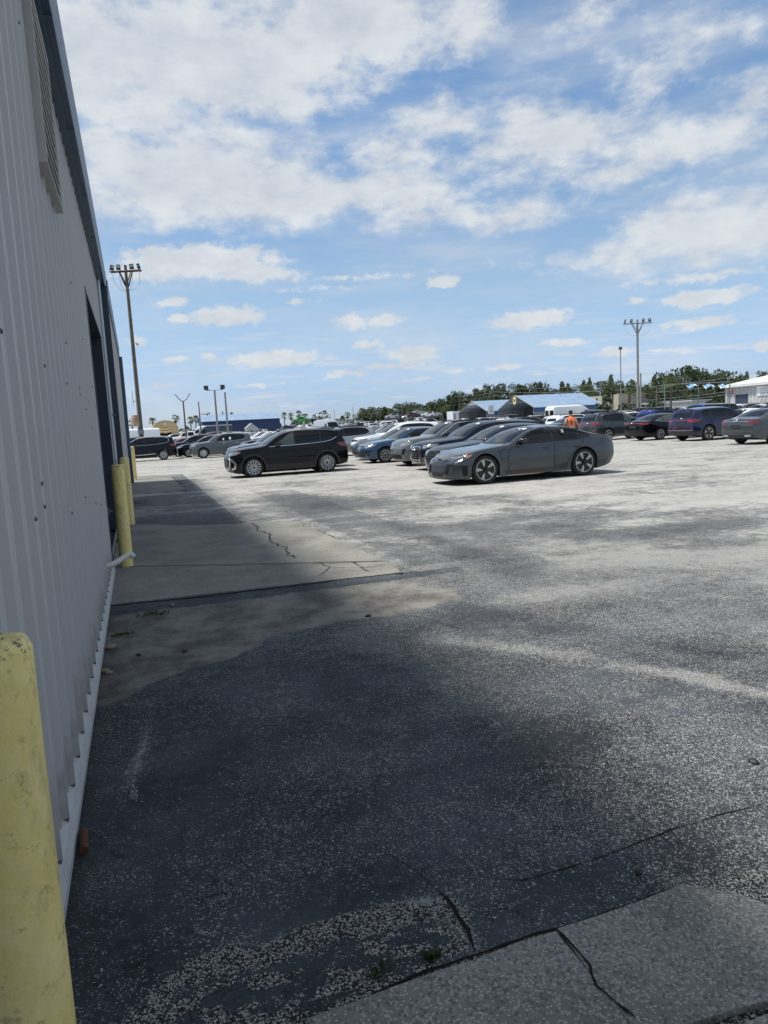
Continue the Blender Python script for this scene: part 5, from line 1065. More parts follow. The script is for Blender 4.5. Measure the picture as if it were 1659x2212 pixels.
lane(11.2, 53, 118, -1); lane(5.6, 60, 118, -1); lane(-.6, 66, 118, -1); lane(17.2, 42, 118, -1); lane(23, 54, 118, 1); lane(30.5, 42, 118, 1); lane(36.5, 44, 118, 1); lane(46, 50, 118, -1); lane(52, 50, 118, -1)
lane(60, 56, 118, 1); lane(66, 60, 118, 1); lane(76, 70, 118, -1); lane(82, 76, 118, -1); lane(92, 84, 118, 1); lane(44, 32, 46, -1); lane(51, 38, 48, 1)
for k_ in range(20):
    xx_ = 2.0 + 9.5 * k_
    lane(xx_, 121 + (k_ * 7 % 5), 215, -1 if k_ % 2 else 1, 3.1)
bpy.context.view_layer.update()

# ------------------------------------------------------------------ far buildings
def plane_x(px, X0, py=900):      # where a column of the frame meets the plane x = X0
    d = ray(px, py); k = X0 / d[0]; return d[1] * k
def plane_y(px, Y0, py=900):
    d = ray(px, py); k = Y0 / d[1]; return d[0] * k
def height_at(px, py, x, y):      # height of a point seen at (px, py) standing over (x, y)
    d = ray(px, py); return HCAM + d[2] * (x * HD[0] + y * HD[1]) / float(d @ HD)
M_SHED = mat('navy_siding', (.016, .04, .115), .5, var=.1); M_BLUEROOF = mat('light_blue_roof', (.23, .315, .43), .6, var=.14, vscale=.8, spec=.3)
M_TAN = mat('tan_canvas', (.52, .40, .22), .8, var=.12, vscale=1.5); M_GSIDE = mat('grey_siding', (.27, .28, .30), .6, var=.12); M_STEELP = mat('grey_steel_post', (.22, .235, .25), .5, metal=.3)
M_WOOD = mat('weathered_wood', (.13, .115, .10), .9, var=.35, vscale=4); M_WOODG = mat('grey_wood', (.24, .235, .22), .9, var=.25, vscale=4); M_INT = mat('dark_interior', (.03, .034, .04), .8)
def siding(mb_, x0, x1, y, z0, z1, step, mi=0, nrm=-1):
    z = z0
    while z < z1 - .01:
        zz_ = min(z1, z + step); mb_.add([(x0, y + nrm * .03, z), (x1, y + nrm * .03, z), (x1, y, zz_), (x0, y, zz_)], [(0, 1, 2, 3)], mi); mb_.add([(x0, y, z), (x1, y, z), (x1, y + nrm * .03, z), (x0, y + nrm * .03, z)], [(0, 1, 2, 3)], mi); z = zz_
# blue shed
Y0 = 122.0; xa, xb = plane_y(436, Y0), plane_y(604, Y0); e = height_at(520, 906, plane_y(520, Y0), Y0); rdg = height_at(520, 894, plane_y(520, Y0 + 4), Y0 + 4)
sh = empty('blue_shed', ((xa + xb) / 2, Y0 + 4, 0)); tag(sh, 'long navy blue shed with a light blue metal roof behind the far cars', 'shed')
def sub(mb_, name, m_, root, **k):
    o = mb_.build(name, m_, **k); o.parent = root; o.matrix_parent_inverse = Matrix.Translation(-root.location) if root.rotation_euler.z == 0 else root.matrix_world.inverted(); return o
mb_ = MB(); siding(mb_, xa, xb, Y0, 0, e, .3); mb_.box(xa, xb, Y0 + .05, Y0 + 8, 0, e); mb_.add([(xb, Y0 + .05, e), (xb, Y0 + 8, e), (xb, Y0 + 4, rdg), (xa, Y0 + .05, e), (xa, Y0 + 8, e), (xa, Y0 + 4, rdg)], [(0, 1, 2), (3, 5, 4)]); sub(mb_, 'wall', M_SHED, sh)
mb_ = MB(); 
for yy, sg in ((Y0 - .4, 1), (Y0 + 8.4, -1)):
    n = 40
    for k in range(n):
        x = xa - .3 + (xb - xa + .6) * k / n; w_ = (xb - xa + .6) / n
        mb_.add([(x, yy, e - .1), (x + w_ * .9, yy, e - .1), (x + w_ * .9, Y0 + 4, rdg + .02), (x, Y0 + 4, rdg + .02), (x + w_, yy, e - .1), (x + w_, Y0 + 4, rdg + .02), (x + w_ * .95, yy, e - .06), (x + w_ * .95, Y0 + 4, rdg + .06)], [(0, 1, 2, 3), (1, 6, 7, 2), (6, 4, 5, 7)])
sub(mb_, 'roof', M_BLUEROOF, sh)
# small white shed in front
Y1 = 108.0; xa, xb = plane_y(532, Y1), plane_y(555, Y1); hut = empty('white_garden_shed', ((xa + xb) / 2, Y1 + 1.2, 0)); tag(hut, 'small white gabled garden shed in front of the navy blue shed', 'shed')
mb_ = MB().box(xa, xb, Y1, Y1 + 2.4, 0, 2.2); xm = (xa + xb) / 2; mb_.add([(xa, Y1, 2.2), (xb, Y1, 2.2), (xm, Y1, 2.85), (xa, Y1 + 2.4, 2.2), (xb, Y1 + 2.4, 2.2), (xm, Y1 + 2.4, 2.85)], [(0, 1, 2), (3, 5, 4)]); sub(mb_, 'wall', mat('white_siding', (.62, .62, .6), .6, var=.1), hut)
sub(MB().add([(xa - .15, Y1 - .15, 2.14), (xm, Y1 - .15, 2.9), (xb + .15, Y1 - .15, 2.14), (xa - .15, Y1 + 2.5, 2.14), (xm, Y1 + 2.5, 2.9), (xb + .15, Y1 + 2.5, 2.14)], [(0, 1, 4, 3), (1, 2, 5, 4)]), 'roof', M_GSIDE, hut)
sub(MB().box(xm - .35, xm + .1, Y1 - .02, Y1 - .001, 1.1, 1.8), 'window', M_INT, hut)
# tan arched canopy
Y2 = 104.0; xa, xb = plane_y(326, Y2), plane_y(384, Y2); hT = height_at(354, 908, plane_y(354, Y2), Y2)
tent = empty('tan_canopy', ((xa + xb) / 2, Y2 + 4, 0)); tag(tent, 'tan fabric arched shelter with a rolled-up door flap', 'canopy')
xm, hw_ = (xa + xb) / 2, (xb - xa) / 2; prof = [(-hw_, 0), (-hw_, hT * .62)] + [(-hw_ * math.cos(R(a)), hT * .62 + hT * .38 * math.sin(R(a)) ** .8) for a in range(15, 180, 15)] + [(hw_, hT * .62), (hw_, 0)]
mb_ = MB(); n = len(prof); vs = [(xm + x, y, z) for y in (Y2, Y2 + 8) for x, z in prof]; mb_.add(vs, [(i, i + 1, n + i + 1, n + i) for i in range(n - 1)])
dw = hw_ * .42; dh = hT * .55
top = [(x, z) for x, z in prof]; mb_.add([(xm - hw_, Y2, 0), (xm - dw, Y2, 0), (xm - dw, Y2, hT * .62), (xm - hw_, Y2, hT * .62), (xm + dw, Y2, 0), (xm + hw_, Y2, 0), (xm + hw_, Y2, hT * .62), (xm + dw, Y2, hT * .62), (xm - dw, Y2, dh), (xm + dw, Y2, dh)], [(0, 1, 2, 3), (4, 5, 6, 7), (8, 9, 7, 2)])
mb_.add([(xm + x, Y2, z) for x, z in prof[1:-1]], [tuple(range(len(prof) - 2))]); sub(mb_, 'canvas', M_TAN, tent, smooth=40)
sub(MB().box(xm - dw, xm + dw, Y2 + .6, Y2 + .62, 0, dh), 'opening', M_INT, tent)
sub(MB().tube([(xm - dw * 1.05, Y2 - .1, dh + .25), (xm, Y2 - .14, dh + .05), (xm + dw * 1.05, Y2 - .1, dh + .25)], .16, 10).tube([(xm - dw * 1.05, Y2 - .08, dh + .55), (xm, Y2 - .12, dh + .4), (xm + dw * 1.05, Y2 - .08, dh + .6)], .10, 10), 'rolled_flap', M_TAN, tent, smooth=60)
sub(MB().box(xm - .14, xm + .14, Y2 - .03, Y2 - .004, hT * .84, hT * .89), 'label_patch', M_PAPER, tent)
# open carports with blue roofs, long axis along x
def carport(name, label, pxa, pxm, pxb, D, pxr, zp, ze, sign):
    p = DP(pxb, 905, D); x0 = p[0]; y0 = p[1]; y1 = plane_x(pxa, x0); ym = (y0 + y1) / 2; x1 = plane_y(pxr, y0)
    root = empty(name, (x0, ym, 0)); tag(root, label, 'carport'); mb_ = MB(); zs = ze - .85
    for yy, sg in ((y0, -1), (y1, 1)):
        n = 36
        for k in range(n):
            x = x0 + (x1 - x0) * k / n; w_ = (x1 - x0) / n
            mb_.add([(x, yy + sg * .25, ze - .1), (x + w_ * .85, yy + sg * .25, ze - .1), (x + w_ * .85, ym, zp), (x, ym, zp), (x + w_, yy + sg * .25, ze - .1), (x + w_, ym, zp), (x + w_ * .92, yy + sg * .25, ze - .05), (x + w_ * .92, ym, zp + .05)], [(0, 1, 2, 3), (1, 6, 7, 2), (6, 4, 5, 7)])
    sub(mb_, 'roof', M_BLUEROOF, root)
    sw = MB(); siding(sw, x0, x1, y0, ze - .75, ze, .25, 1); siding(sw, x0, x1, y0, .2, ze - .755, .3, 0); siding(sw, x0, x1, y1, .2, ze, .3, 0, 1); sw.box(x1 - .05, x1, y0, y1, 0, ze); sub(sw, 'side_wall', [M_GSIDE, mat('mid_blue_siding', (.05, .13, .32), .5)], root)
    fr_ = MB()
    for k in range(6):
        x = x0 + (x1 - x0 - .15) * k / 5
        for yy in (y0 + .06, y1 - .14): fr_.box(x, x + .09, yy, yy + .09, 0, ze)
        for (ya, yb) in ((y0 + .06, ym), (y1 - .06, ym)): fr_.tube([(x + .05, ya, ze - .12), (x + .05, yb, zp - .10)], .06, 4)
        fr_.tube([(x + .05, ym - (ym - y0) * .45, ze + (zp - ze) * .45), (x + .05, ym + (y1 - ym) * .45, ze + (zp - ze) * .45)], .04, 4)
    sub(fr_, 'frame', M_STEELP, root)
    sub(MB().add([(x0 - .01, ym - (ym - y0) * .4, ze + (zp - ze) * .6), (x0 - .01, ym, zp - .03), (x0 - .01, ym + (y1 - ym) * .4, ze + (zp - ze) * .6)], [(0, 1, 2)]) if sign is None else MB().box(x0 + .2, x0 + .25, y0 + .4, y0 + .6, 2.2, 2.3), 'gable_panel' if sign is None else 'lamp', M_GSIDE if sign is None else M_PAPER, root)
    tr_ = MB().tube([(x0 - .02, y0 - .25, ze - .08), (x0 - .02, ym, zp + .06), (x0 - .02, y1 + .25, ze - .08)], .07, 4); sub(tr_, 'gable_trim', M_GSIDE, root)
    rs_ = MB(); rq = random.Random(4)
    return x0, y0, y1, ym, x1, root
cA = carport('open_carport', 'open carport with faded blue roof, the smaller and left one', 991, 1020, 1052, 118, 1160, 4.75, 2.95, None)
cB = carport('open_carport', 'larger open carport with blue roof and a round yellow sign on its gable', 1077, 1114, 1154, 106, 1302, 4.95, 3.0, 'round')
mb_ = MB().lathe([(.001, 0), (.62, 0), (.62, .05), (.001, .05)], 20, 0, 'x', (0, 0, 0)); mb_.v = [(x, y * .82, z) for x, y, z in mb_.v]; o = mb_.build('round_sign', mat('cream_yellow_sign', (.62, .55, .26), .6)); o.location = (cB[0] - .12, cB[3], 4.2); tag(o, 'cream yellow oval sign at the peak of the larger carport gable', 'sign')
tx = MB(); [tx.box(-.02, -.005, -.3, .3, z, z + .07) for z in (.12, -.02, -.16)]; q_ = tx.build('lettering', M_PLAST, o)
x = plane_y(1061, cA[1] - .3); o = MB().box(-.55, .55, -.03, 0, -.7, .75).build('sign_board', M_PAPER); o.location = (x, cA[1] - .35, 3.05); tag(o, 'white portrait sign board fixed on the side of the smaller carport', 'sign')
tx = MB(); [tx.box(-.35 + .1 * (k % 2), .35 - .1 * (k % 3), -.045, -.031, .5 - .2 * k, .55 - .2 * k) for k in range(6)]; tx.build('lettering', M_STEELP, o)
x, y, _ = DP(984, 900, 150); tr_ = empty('box_trailer', (x, y, 0)); tag(tr_, 'white box trailer end with black lettering left of the smaller carport', 'trailer')
sub(MB().box(x - .6, x + 1.4, y, y + 3, .9, 3.6), 'box', mat('trailer_white', (.62, .64, .66), .5), tr_); tx = MB(); [tx.box(x - .35, x + .05, y - .03, y - .005, 1.5 + .42 * k, 1.72 + .42 * k) for k in range(4)]; sub(tx, 'lettering', M_PLAST, tr_)
sub(MB().box(x - .5, x + 1.3, y + 1.5, y + 2.7, .1, .9), 'axle', M_UNDER, tr_)

# detail shop on the right
XW = 66.3; zE = 3.95; yc0 = plane_x(1572, XW); yc1 = plane_x(1700, XW)
ds_ = empty('detail_shop', (XW, yc0, 0)); tag(ds_, 'pale streaked metal detail shop with a blue roller door and white roof', 'building')
yd0, yd1 = plane_x(1616, XW), plane_x(1588, XW); zD = height_at(1600, 852, XW, (yd0 + yd1) / 2)
M_PALEW = bpy.data.materials.new('streaked_pale_wall'); M_PALEW.use_nodes = True; t = NT(M_PALEW.node_tree); b = t.n['Principled BSDF']; co = t.n.new('ShaderNodeTexCoord').outputs['Object']
sn = t.noise(t.vec('MULTIPLY', co, (6, 6, .5)), 1.0, 5, .65); t.l.new(t.mix(t.sstep(sn, .4, .75), (.50, .51, .50), (.30, .30, .285)), b.inputs['Base Color']); b.inputs['Roughness'].default_value = .6
mb_ = MB()
def corr(y0, y1, z0, z1):
    y = y0; k = 0
    while y < y1 - 1e-3:
        y2 = min(y1, y + .25); d = .03 * (k % 2); mb_.add([(XW - d, y, z0), (XW - d, y2, z0), (XW - d, y2, z1), (XW - d, y, z1), (XW - .03 + d, y2, z0), (XW - .03 + d, y2, z1)], [(0, 1, 2, 3), (1, 4, 5, 2)]); y = y2; k += 1
corr(yc1 - 6, yd0, 0, zE); corr(yd1, yc0 + .2, 0, zE); corr(yd0, yd1, zD, zE); mb_.box(XW + .02, XW + 14, yc0 + .1, yc0 + .2, 0, zE); sub(mb_, 'wall', M_PALEW, ds_)
sub(MB().box(XW - .12, XW, yc0 - .05, yc0 + .25, 0, zE), 'corner_trim', M_PALEW, ds_)
mb_ = MB(); z = 0
while z < zD - .05: mb_.box(XW + .05, XW + .09, yd0, yd1, z, min(zD, z + .24) - .012); z += .24
sub(mb_, 'roller_door', mat('slate_blue_door', (.045, .065, .10), .5), ds_); sub(MB().box(XW + .10, XW + .12, yd0, yd1, 0, zD), 'door_backing', M_INT, ds_)
mb_ = MB(); mb_.add([(XW - .5, yc1 - 6, zE + .02), (XW - .5, yc0 + .6, zE + .02), (XW + 7, yc0 + .6, zE + 1.15), (XW + 7, yc1 - 6, zE + 1.15), (XW + 14, yc0 + .6, zE), (XW + 14, yc1 - 6, zE)], [(0, 1, 2, 3), (3, 2, 4, 5)]); mb_.box(XW - .55, XW - .05, yc1 - 6, yc0 + .6, zE - .22, zE); mb_.add([(XW, yc0 + .2, zE), (XW + 7, yc0 + .2, zE + 1.1), (XW + 14, yc0 + .2, zE)], [(0, 1, 2)])
sub(mb_, 'roof', mat('white_roof', (.62, .64, .60), .5, var=.12, vscale=.6), ds_)
def text_mesh(body, size, m_, name='lettering'):
    cu = bpy.data.curves.new(name, 'FONT'); cu.body = body; cu.size = size; cu.extrude = .006; cu.align_x = 'CENTER'; cu.align_y = 'CENTER'; to = bpy.data.objects.new(name, cu); COL.objects.link(to)
    bpy.context.view_layer.update(); me_ = bpy.data.meshes.new_from_object(to.evaluated_get(bpy.context.evaluated_depsgraph_get())); bpy.data.objects.remove(to); me_.materials.clear(); me_.materials.append(m_)
    o = bpy.data.objects.new(name, me_); COL.objects.link(o); return o
ROTX = Matrix(((0, 0, -1, 0), (-1, 0, 0, 0), (0, 1, 0, 0), (0, 0, 0, 1)))      # text facing -x, read along -y
def facing_x(o, parent, x, y, z): o.parent = parent; o.matrix_basis = Matrix.Translation((x, y, z)) @ ROTX
yb0, yb1 = plane_x(1672, XW), plane_x(1635.5, XW); zb0, zb1 = height_at(1645, 855, XW, yb1), height_at(1645, 833.5, XW, yb1); zb1 = min(zb1, zE - .3)
yb0 = yb1 - 3.6
bn_ = MB().box(-.05, 0, -(yb1 - yb0) / 2, (yb1 - yb0) / 2, -(zb1 - zb0) / 2, (zb1 - zb0) / 2).build('wall_banner', M_PAPER); bn_.location = (XW - .04, (yb0 + yb1) / 2, (zb0 + zb1) / 2); tag(bn_, 'white banner reading DETAIL SHOP on the pale detail shop wall', 'banner')
tm_ = text_mesh('DETAIL SHOP', .46, M_STEELP); facing_x(tm_, bn_, -.06, -.05, -.36)
for z_, w_ in ((.48, .8), (.22, 1.3), (.02, 1.3)): 
    MB().box(-.058, -.051, -w_, w_, z_ - .04, z_ + .03).build('faint_line', mat('pale_grey_print', (.45, .47, .5), .7), bn_)
yr = (plane_x(1577.5, XW) + plane_x(1583.5, XW)) / 2; wr = abs(plane_x(1577.5, XW) - plane_x(1583.5, XW)); zr0, zr1 = height_at(1580, 850.5, XW, yr), height_at(1580, 840.5, XW, yr)
rs_ = MB().box(-.04, 0, -wr / 2, wr / 2, -(zr1 - zr0) / 2, (zr1 - zr0) / 2).build('building_sign', mat('sign_red', (.40, .03, .02), .5)); rs_.location = (XW - .04, yr, (zr0 + zr1) / 2); tag(rs_, 'small red sign with white letters BLDG near the corner of the detail shop', 'sign')
MB().box(-.046, -.041, -wr / 2 + .03, wr / 2 - .03, .04, (zr1 - zr0) / 2 - .03).build('white_field', M_PAPER, rs_); facing_x(text_mesh('BLDG', .17, mat('sign_red', (0, 0, 0))), rs_, -.052, 0, .13); facing_x(text_mesh('83', .2, M_PAPER), rs_, -.05, 0, -.12)

# beige building and grey sheds behind the trees
M_BEIGEW = mat('beige_render', (.42, .39, .31), .8, var=.08)
def block(name, label, pxa, pxb, D, ptop, m_, roofm=None, band=True):
    y0 = DP((pxa + pxb) / 2, 890, D)[1]; x0, x1 = plane_y(pxa, y0), plane_y(pxb, y0); h = height_at((pxa + pxb) / 2, ptop, (x0 + x1) / 2, y0)
    root = empty(name, ((x0 + x1) / 2, y0 + 5, 0)); tag(root, label, 'building'); sub(MB().box(x0, x1, y0, y0 + 10, 0, h), 'wall', m_, root)
    if band: sub(MB().box(x0 - .1, x1 + .1, y0 - .35, y0 - .003, h * .62, h + .1), 'fascia', m_, root); sub(MB().box(x0 + 2, x1 - 3, y0 - .03, y0 - .004, .2, h * .42), 'shop_window', M_INT, root)
    else: sub(MB().box(x0 - .3, x1 + .3, y0 - .4, y0 + 10.4, h + .003, h + .2), 'roof', roofm or M_ROOF, root)
    return x0, x1, y0, h, root
bb = block('beige_building', 'beige flat-fronted building partly hidden by palms behind the right-hand lamp pole', 1335, 1408, 118, 850, M_BEIGEW)
xq = plane_y(1372, bb[2] - .4); tm_ = text_mesh('7', 1.3, mat('blue_print', (.03, .06, .3), .5)); tm_.rotation_euler = (R(90), 0, 0); tm_.location = (xq, bb[2] - .06, bb[3] * .48); tm_.parent = bb[4]; tm_.matrix_parent_inverse = Matrix.Translation(-bb[4].location)
block('grey_metal_shed', 'grey metal shed beside the beige building under the dark trees', 1410, 1448, 122, 853, M_GSIDE, band=False)
block('grey_metal_shed', 'pale grey shed with white door under the big oak', 1494, 1530, 104, 866, M_PALEW, band=False)
block('low_white_building', 'low pale building beyond the palms, middle of the left horizon', 768, 800, 300, 903, mat('cream_wall', (.5, .47, .38), .7), band=False)
block('low_white_building', 'long low white building far off right of the silver high-roof van', 720, 762, 300, 908, M_PALEW, band=False)

# ------------------------------------------------------------------ poles
def flood(mb_l, mb_b, c, aim, s=.20):
    """one flood lamp: body with a glass face; aim = horizontal angle, tilted up"""
    M_ = Matrix.Translation(c) @ Matrix.Rotation(aim, 4, 'Z') @ Matrix.Rotation(R(18), 4, 'Y')
    def bx_(mb_, a): 
        m2 = MB().box(*a); m2.xform(M_); mb_.add(m2.v, m2.f)
    bx_(mb_b, (-.07, .07, -s * .75, s * .75, .05, .05 + s * 2)); bx_(mb_l, (.071, .08, -s * .6, s * .6, .25, s * 1.95)); bx_(mb_b, (-.03, .03, -s * .8, -s * .76, -.12, .3)); bx_(mb_b, (-.03, .03, s * .76, s * .8, -.12, .3))
M_GLASSF = mat('flood_glass', (.5, .52, .5), .25); M_IRON = mat('brown_iron', (.06, .035, .03), .7, var=.3)
def lamp_pole(name, label, px, pybase, D, ptop, r0, r1, wood, half, iron, extras=True):
    x, y, _ = DP(px, pybase, D); h = height_at(*( (px, ptop) if True else 0), x, y)
    root = empty(name, (x, y, 0)); tag(root, label, 'lamp pole', 'floodlight poles over the lot')
    MB().tube([(0, 0, -.1), (0, 0, h * .5), (0, 0, h + .1)], [r0, (r0 + r1) / 2, r1], 12).build('pole', wood, root, smooth=50)
    a = Vector(RT0); arm = MB()
    for off in (-.14, .14):
        o_ = Vector(HD) * off; arm.tube([tuple(-a * half + o_ + Vector((0, 0, h - .35))), tuple(a * half + o_ + Vector((0, 0, h - .35)))], .055, 4)
    for sg in (-1, 1):
        arm.tube([tuple(a * sg * half * .42 + Vector((0, 0, h - .4))), tuple(Vector((0, 0, h - 1.5)) + a * sg * r1)], .05, 4); arm.tube([tuple(a * sg * half * .36 - Vector(HD) * .14 + Vector((0, 0, h - .4))), tuple(Vector((0, 0, h - 1.45)) - Vector(HD) * r1)], .04, 4)
    arm.build('cross_arm', iron, root)
    yaw = math.atan2(-HD[1], -HD[0])
    for k, (f, an) in enumerate(((-.92, 1.1), (-.45, .25), (.42, -.1), (.9, -.9))):
        lb, ll = MB(), MB(); c = a * half * f + Vector((0, 0, h - .28)); flood(ll, lb, c, yaw + an); fo = lb.build('floodlight', mat('lamp_housing', (.05, .055, .06), .5), root); ll.build('lamp_glass', M_GLASSF, fo)
        if k in (1, 2) and wood == M_WOODG: continue
        wv_ = MB().tube([tuple(c), tuple(a * half * f * .9 + Vector((0, 0, h - 1.1 - .3 * (k % 2)))), tuple(a * half * f * .45 + Vector((0, 0, h - 1.8))), (0, 0, h - 1.75)], .010, 4); wv_.build('cable', M_IRON, root)
    return root, h
lp, hl_ = lamp_pole('lamp_pole', 'tall brown wooden floodlight pole with rusty box, just past the building corner', 305.5, 942, 57, 574, .19, .11, M_WOOD, 1.2, M_IRON)
a = Vector(RT0); f_ = Vector(HD)
cb_ = MB().tube([(-.5, -.12, 0), (-.5, -.12, 0)], .01, 4) ; 
mb_ = MB().lathe([(.001, 0), (.30, 0), (.32, .02), (.32, .82), (.30, .86), (.001, .87)], 20); o = mb_.build('transformer_can', mat('rusted_white_can', (.42, .30, .22), .8, var=.5, vscale=2.5), lp, smooth=40); o.location = tuple(-a * .3 - f_ * .25 + Vector((0, 0, 2.55)))
MB().tube([tuple(-a * .2 - f_ * .1 + Vector((0, 0, 2.5))), tuple(-a * .1 - f_ * .3 + Vector((0, 0, 1.9))), tuple(a * .05 - f_ * .24 + Vector((0, 0, 1.2)))], .03, 6).tube([tuple(-a * .05 - f_ * .2 + Vector((0, 0, .2))), tuple(-a * .05 - f_ * .18 + Vector((0, 0, hl_ - 2)))], .02, 5).build('conduit', mat('grey_conduit', (.35, .35, .34), .5), lp)
MB().box(-.22, .22, -.30, -.18, 1.9, 2.25).tube([(-.38, -.08, 4.2), (-.38, -.08, 5.3)], .02, 4).tube([(-.38, -.08, 4.5), (0, -.08, 4.5)], .025, 4).build('equipment_box', M_STEELP, lp)
cmx = MB().lathe([(.001, -.12), (.08, -.1), (.13, 0), (.12, .06), (.001, .1)], 14); o = cmx.build('camera_dome', mat('dome_white', (.6, .6, .6), .3), lp, smooth=50); o.location = tuple(a * .38 + Vector((0, 0, 8.9)))
MB().tube([(0, 0, 9.0), tuple(a * .38 + Vector((0, 0, 9.0)))], .03, 6).build('camera_arm', M_PAPER, lp)
rp2, h2 = lamp_pole('lamp_pole', 'pale wooden floodlight pole standing right of the carports before the palms', 1378.5, 880, 88, 692, .17, .12, M_WOODG, 1.7, M_STEELP)
def thin_pole(px, D, ptop, r, m_, label, arms=None, name='light_pole', grp=None):
    x, y, _ = DP(px, 895, D); h = height_at(px, ptop, x, y); root = empty(name, (x, y, 0)); tag(root, label, 'pole', grp); MB().tube([(0, 0, 0), (0, 0, h)], [r, r * .75], 8).build('pole', m_, root, smooth=50)
    a = Vector(RT0)
    if arms == 'V':
        for sg in (-1, 1): MB().tube([(0, 0, h - .1), tuple(a * sg * .5 + Vector((0, 0, h + .25))), tuple(a * sg * 1.0 + Vector((0, 0, h + .95)))], .06, 5).build('lamp_arm', m_, root)
    if arms == 'T':
        MB().tube([tuple(-a * .9 + Vector((0, 0, h))), tuple(a * .9 + Vector((0, 0, h)))], .05, 5).build('cross_arm', m_, root)
        for sg in (-1, 1): c = a * sg * .85 + Vector((0, 0, h + .05)); m2 = MB().box(-.22, .22, -.12, .12, 0, .42); m2.v = [(v[0] + c.x, v[1] + c.y, v[2] + c.z) for v in m2.v]; m2.build('floodlight', mat('lamp_housing', (0, 0, 0)), root)
    if arms == 'ball': m2 = MB().lathe([(.001, 0), (.2, .05), (.2, .3), (.001, .4)], 10); o = m2.build('lamp_head', mat('lamp_housing', (0, 0, 0)), root); o.location = (0, 0, h)
    if arms == 'X': MB().tube([tuple(-a * 1.3 + Vector((0, 0, h - .6))), tuple(a * 1.3 + Vector((0, 0, h - .6)))], .07, 4).build('cross_arm', m_, root)
    if arms == 'side': MB().tube([(0, 0, h * .72), tuple(a * .5 + Vector((0, 0, h * .72)))], .04, 4).build('lamp_arm', m_, root); m2 = MB().box(-.2, .2, -.2, .2, -.12, .12); o = m2.build('lamp_head', M_PAPER, root); o.location = tuple(a * .6 + Vector((0, 0, h * .72)))
    return Vector((x, y, 0)), h
thin_pole(1342, 84, 756, .07, M_STEELP, 'very slim grey metal mast just left of the pale floodlight pole', 'ball')
thin_pole(1384.5, 93, 806, .13, M_WOODG, 'shorter wooden pole right against the pale floodlight pole', None)
thin_pole(398, 96, 866, .13, M_WOOD, 'wooden pole with two raised lamp arms above the tan canopy', 'V'); thin_pole(431, 100, 868, .10, M_WOOD, 'slim wooden pole with one small side lamp left of the blue shed', 'side')
thin_pole(467.5, 74, 842, .12, M_STEELP, 'grey metal pole with two flood lamps in front of the blue shed', 'T'); thin_pole(489.5, 74, 847, .11, M_STEELP, 'plain grey metal pole without lamps in front of the blue shed')
thin_pole(297, 100, 906, .05, M_STEELP, 'short slim pole with a round head left of the brown floodlight pole', 'ball'); thin_pole(481, 170, 888, .16, M_STEELP, 'distant pole with a small cross arm rising behind the blue shed', 'X')
for px, tp, D in ((722, 884, 230), (763, 879, 230), (681, 892, 260), (743, 893, 250)): thin_pole(px, D, tp, .09, M_WOOD, 'slim far pole on the left horizon between the palms and the oaks', None, grp='slim far poles on the left horizon')
UT = {}
for k, (px, tp, D, lab) in enumerate([(869, 873, 250, 'utility pole left of the pair in front of the first oaks'), (879, 866, 255, 'utility pole right of the pair in front of the first oaks'), (993, 852, 240, 'utility pole above the box trailer'), (1068, 842, 240, 'utility pole behind the smaller carport roof'),
        (1358, 832, 112, 'dark utility pole rising between the palms left of the pale floodlight pole'), (1419, 838, 112, 'dark utility pole right of the pale floodlight pole, between two palms'), (1720, 792, 95, 'utility pole beyond the right edge behind the detail shop')]):
    UT[k] = thin_pole(px, D, tp, .15, M_WOOD, lab, 'X', 'utility_pole')
def wire(A, B, ha, hb, sag, label):
    P_ = []
    for i in range(13):
        f = i / 12; p = A.lerp(B, f); P_.append((p.x, p.y, ha + (hb - ha) * f - sag * 4 * f * (1 - f)))
    tag(MB().tube(P_, .028, 3, cap=False).build('power_line', mat('wire_grey', (.22, .23, .24), .5)), label, 'power line', 'power lines over the trees')
for a_, b_, nm in ((2, 3, 'between the trailer pole and the carport pole'), (3, 4, 'from the carport pole to the pole left of the pale floodlight pole'), (4, 5, 'between the two poles beside the pale floodlight pole'), (5, 6, 'from the palm pole to the right edge above the detail shop')):
    (A, ha), (B, hb) = UT[a_], UT[b_]
    for j, (dz_, w_) in enumerate(((.3, 'topmost'), (-.7, 'second'), (-1.7, 'third'), (-2.1, 'lowest'))):
        if ha + dz_ > 1 and hb + dz_ > 1: wire(A, B, ha + dz_, hb + dz_, .35, w_ + ' wire ' + nm)

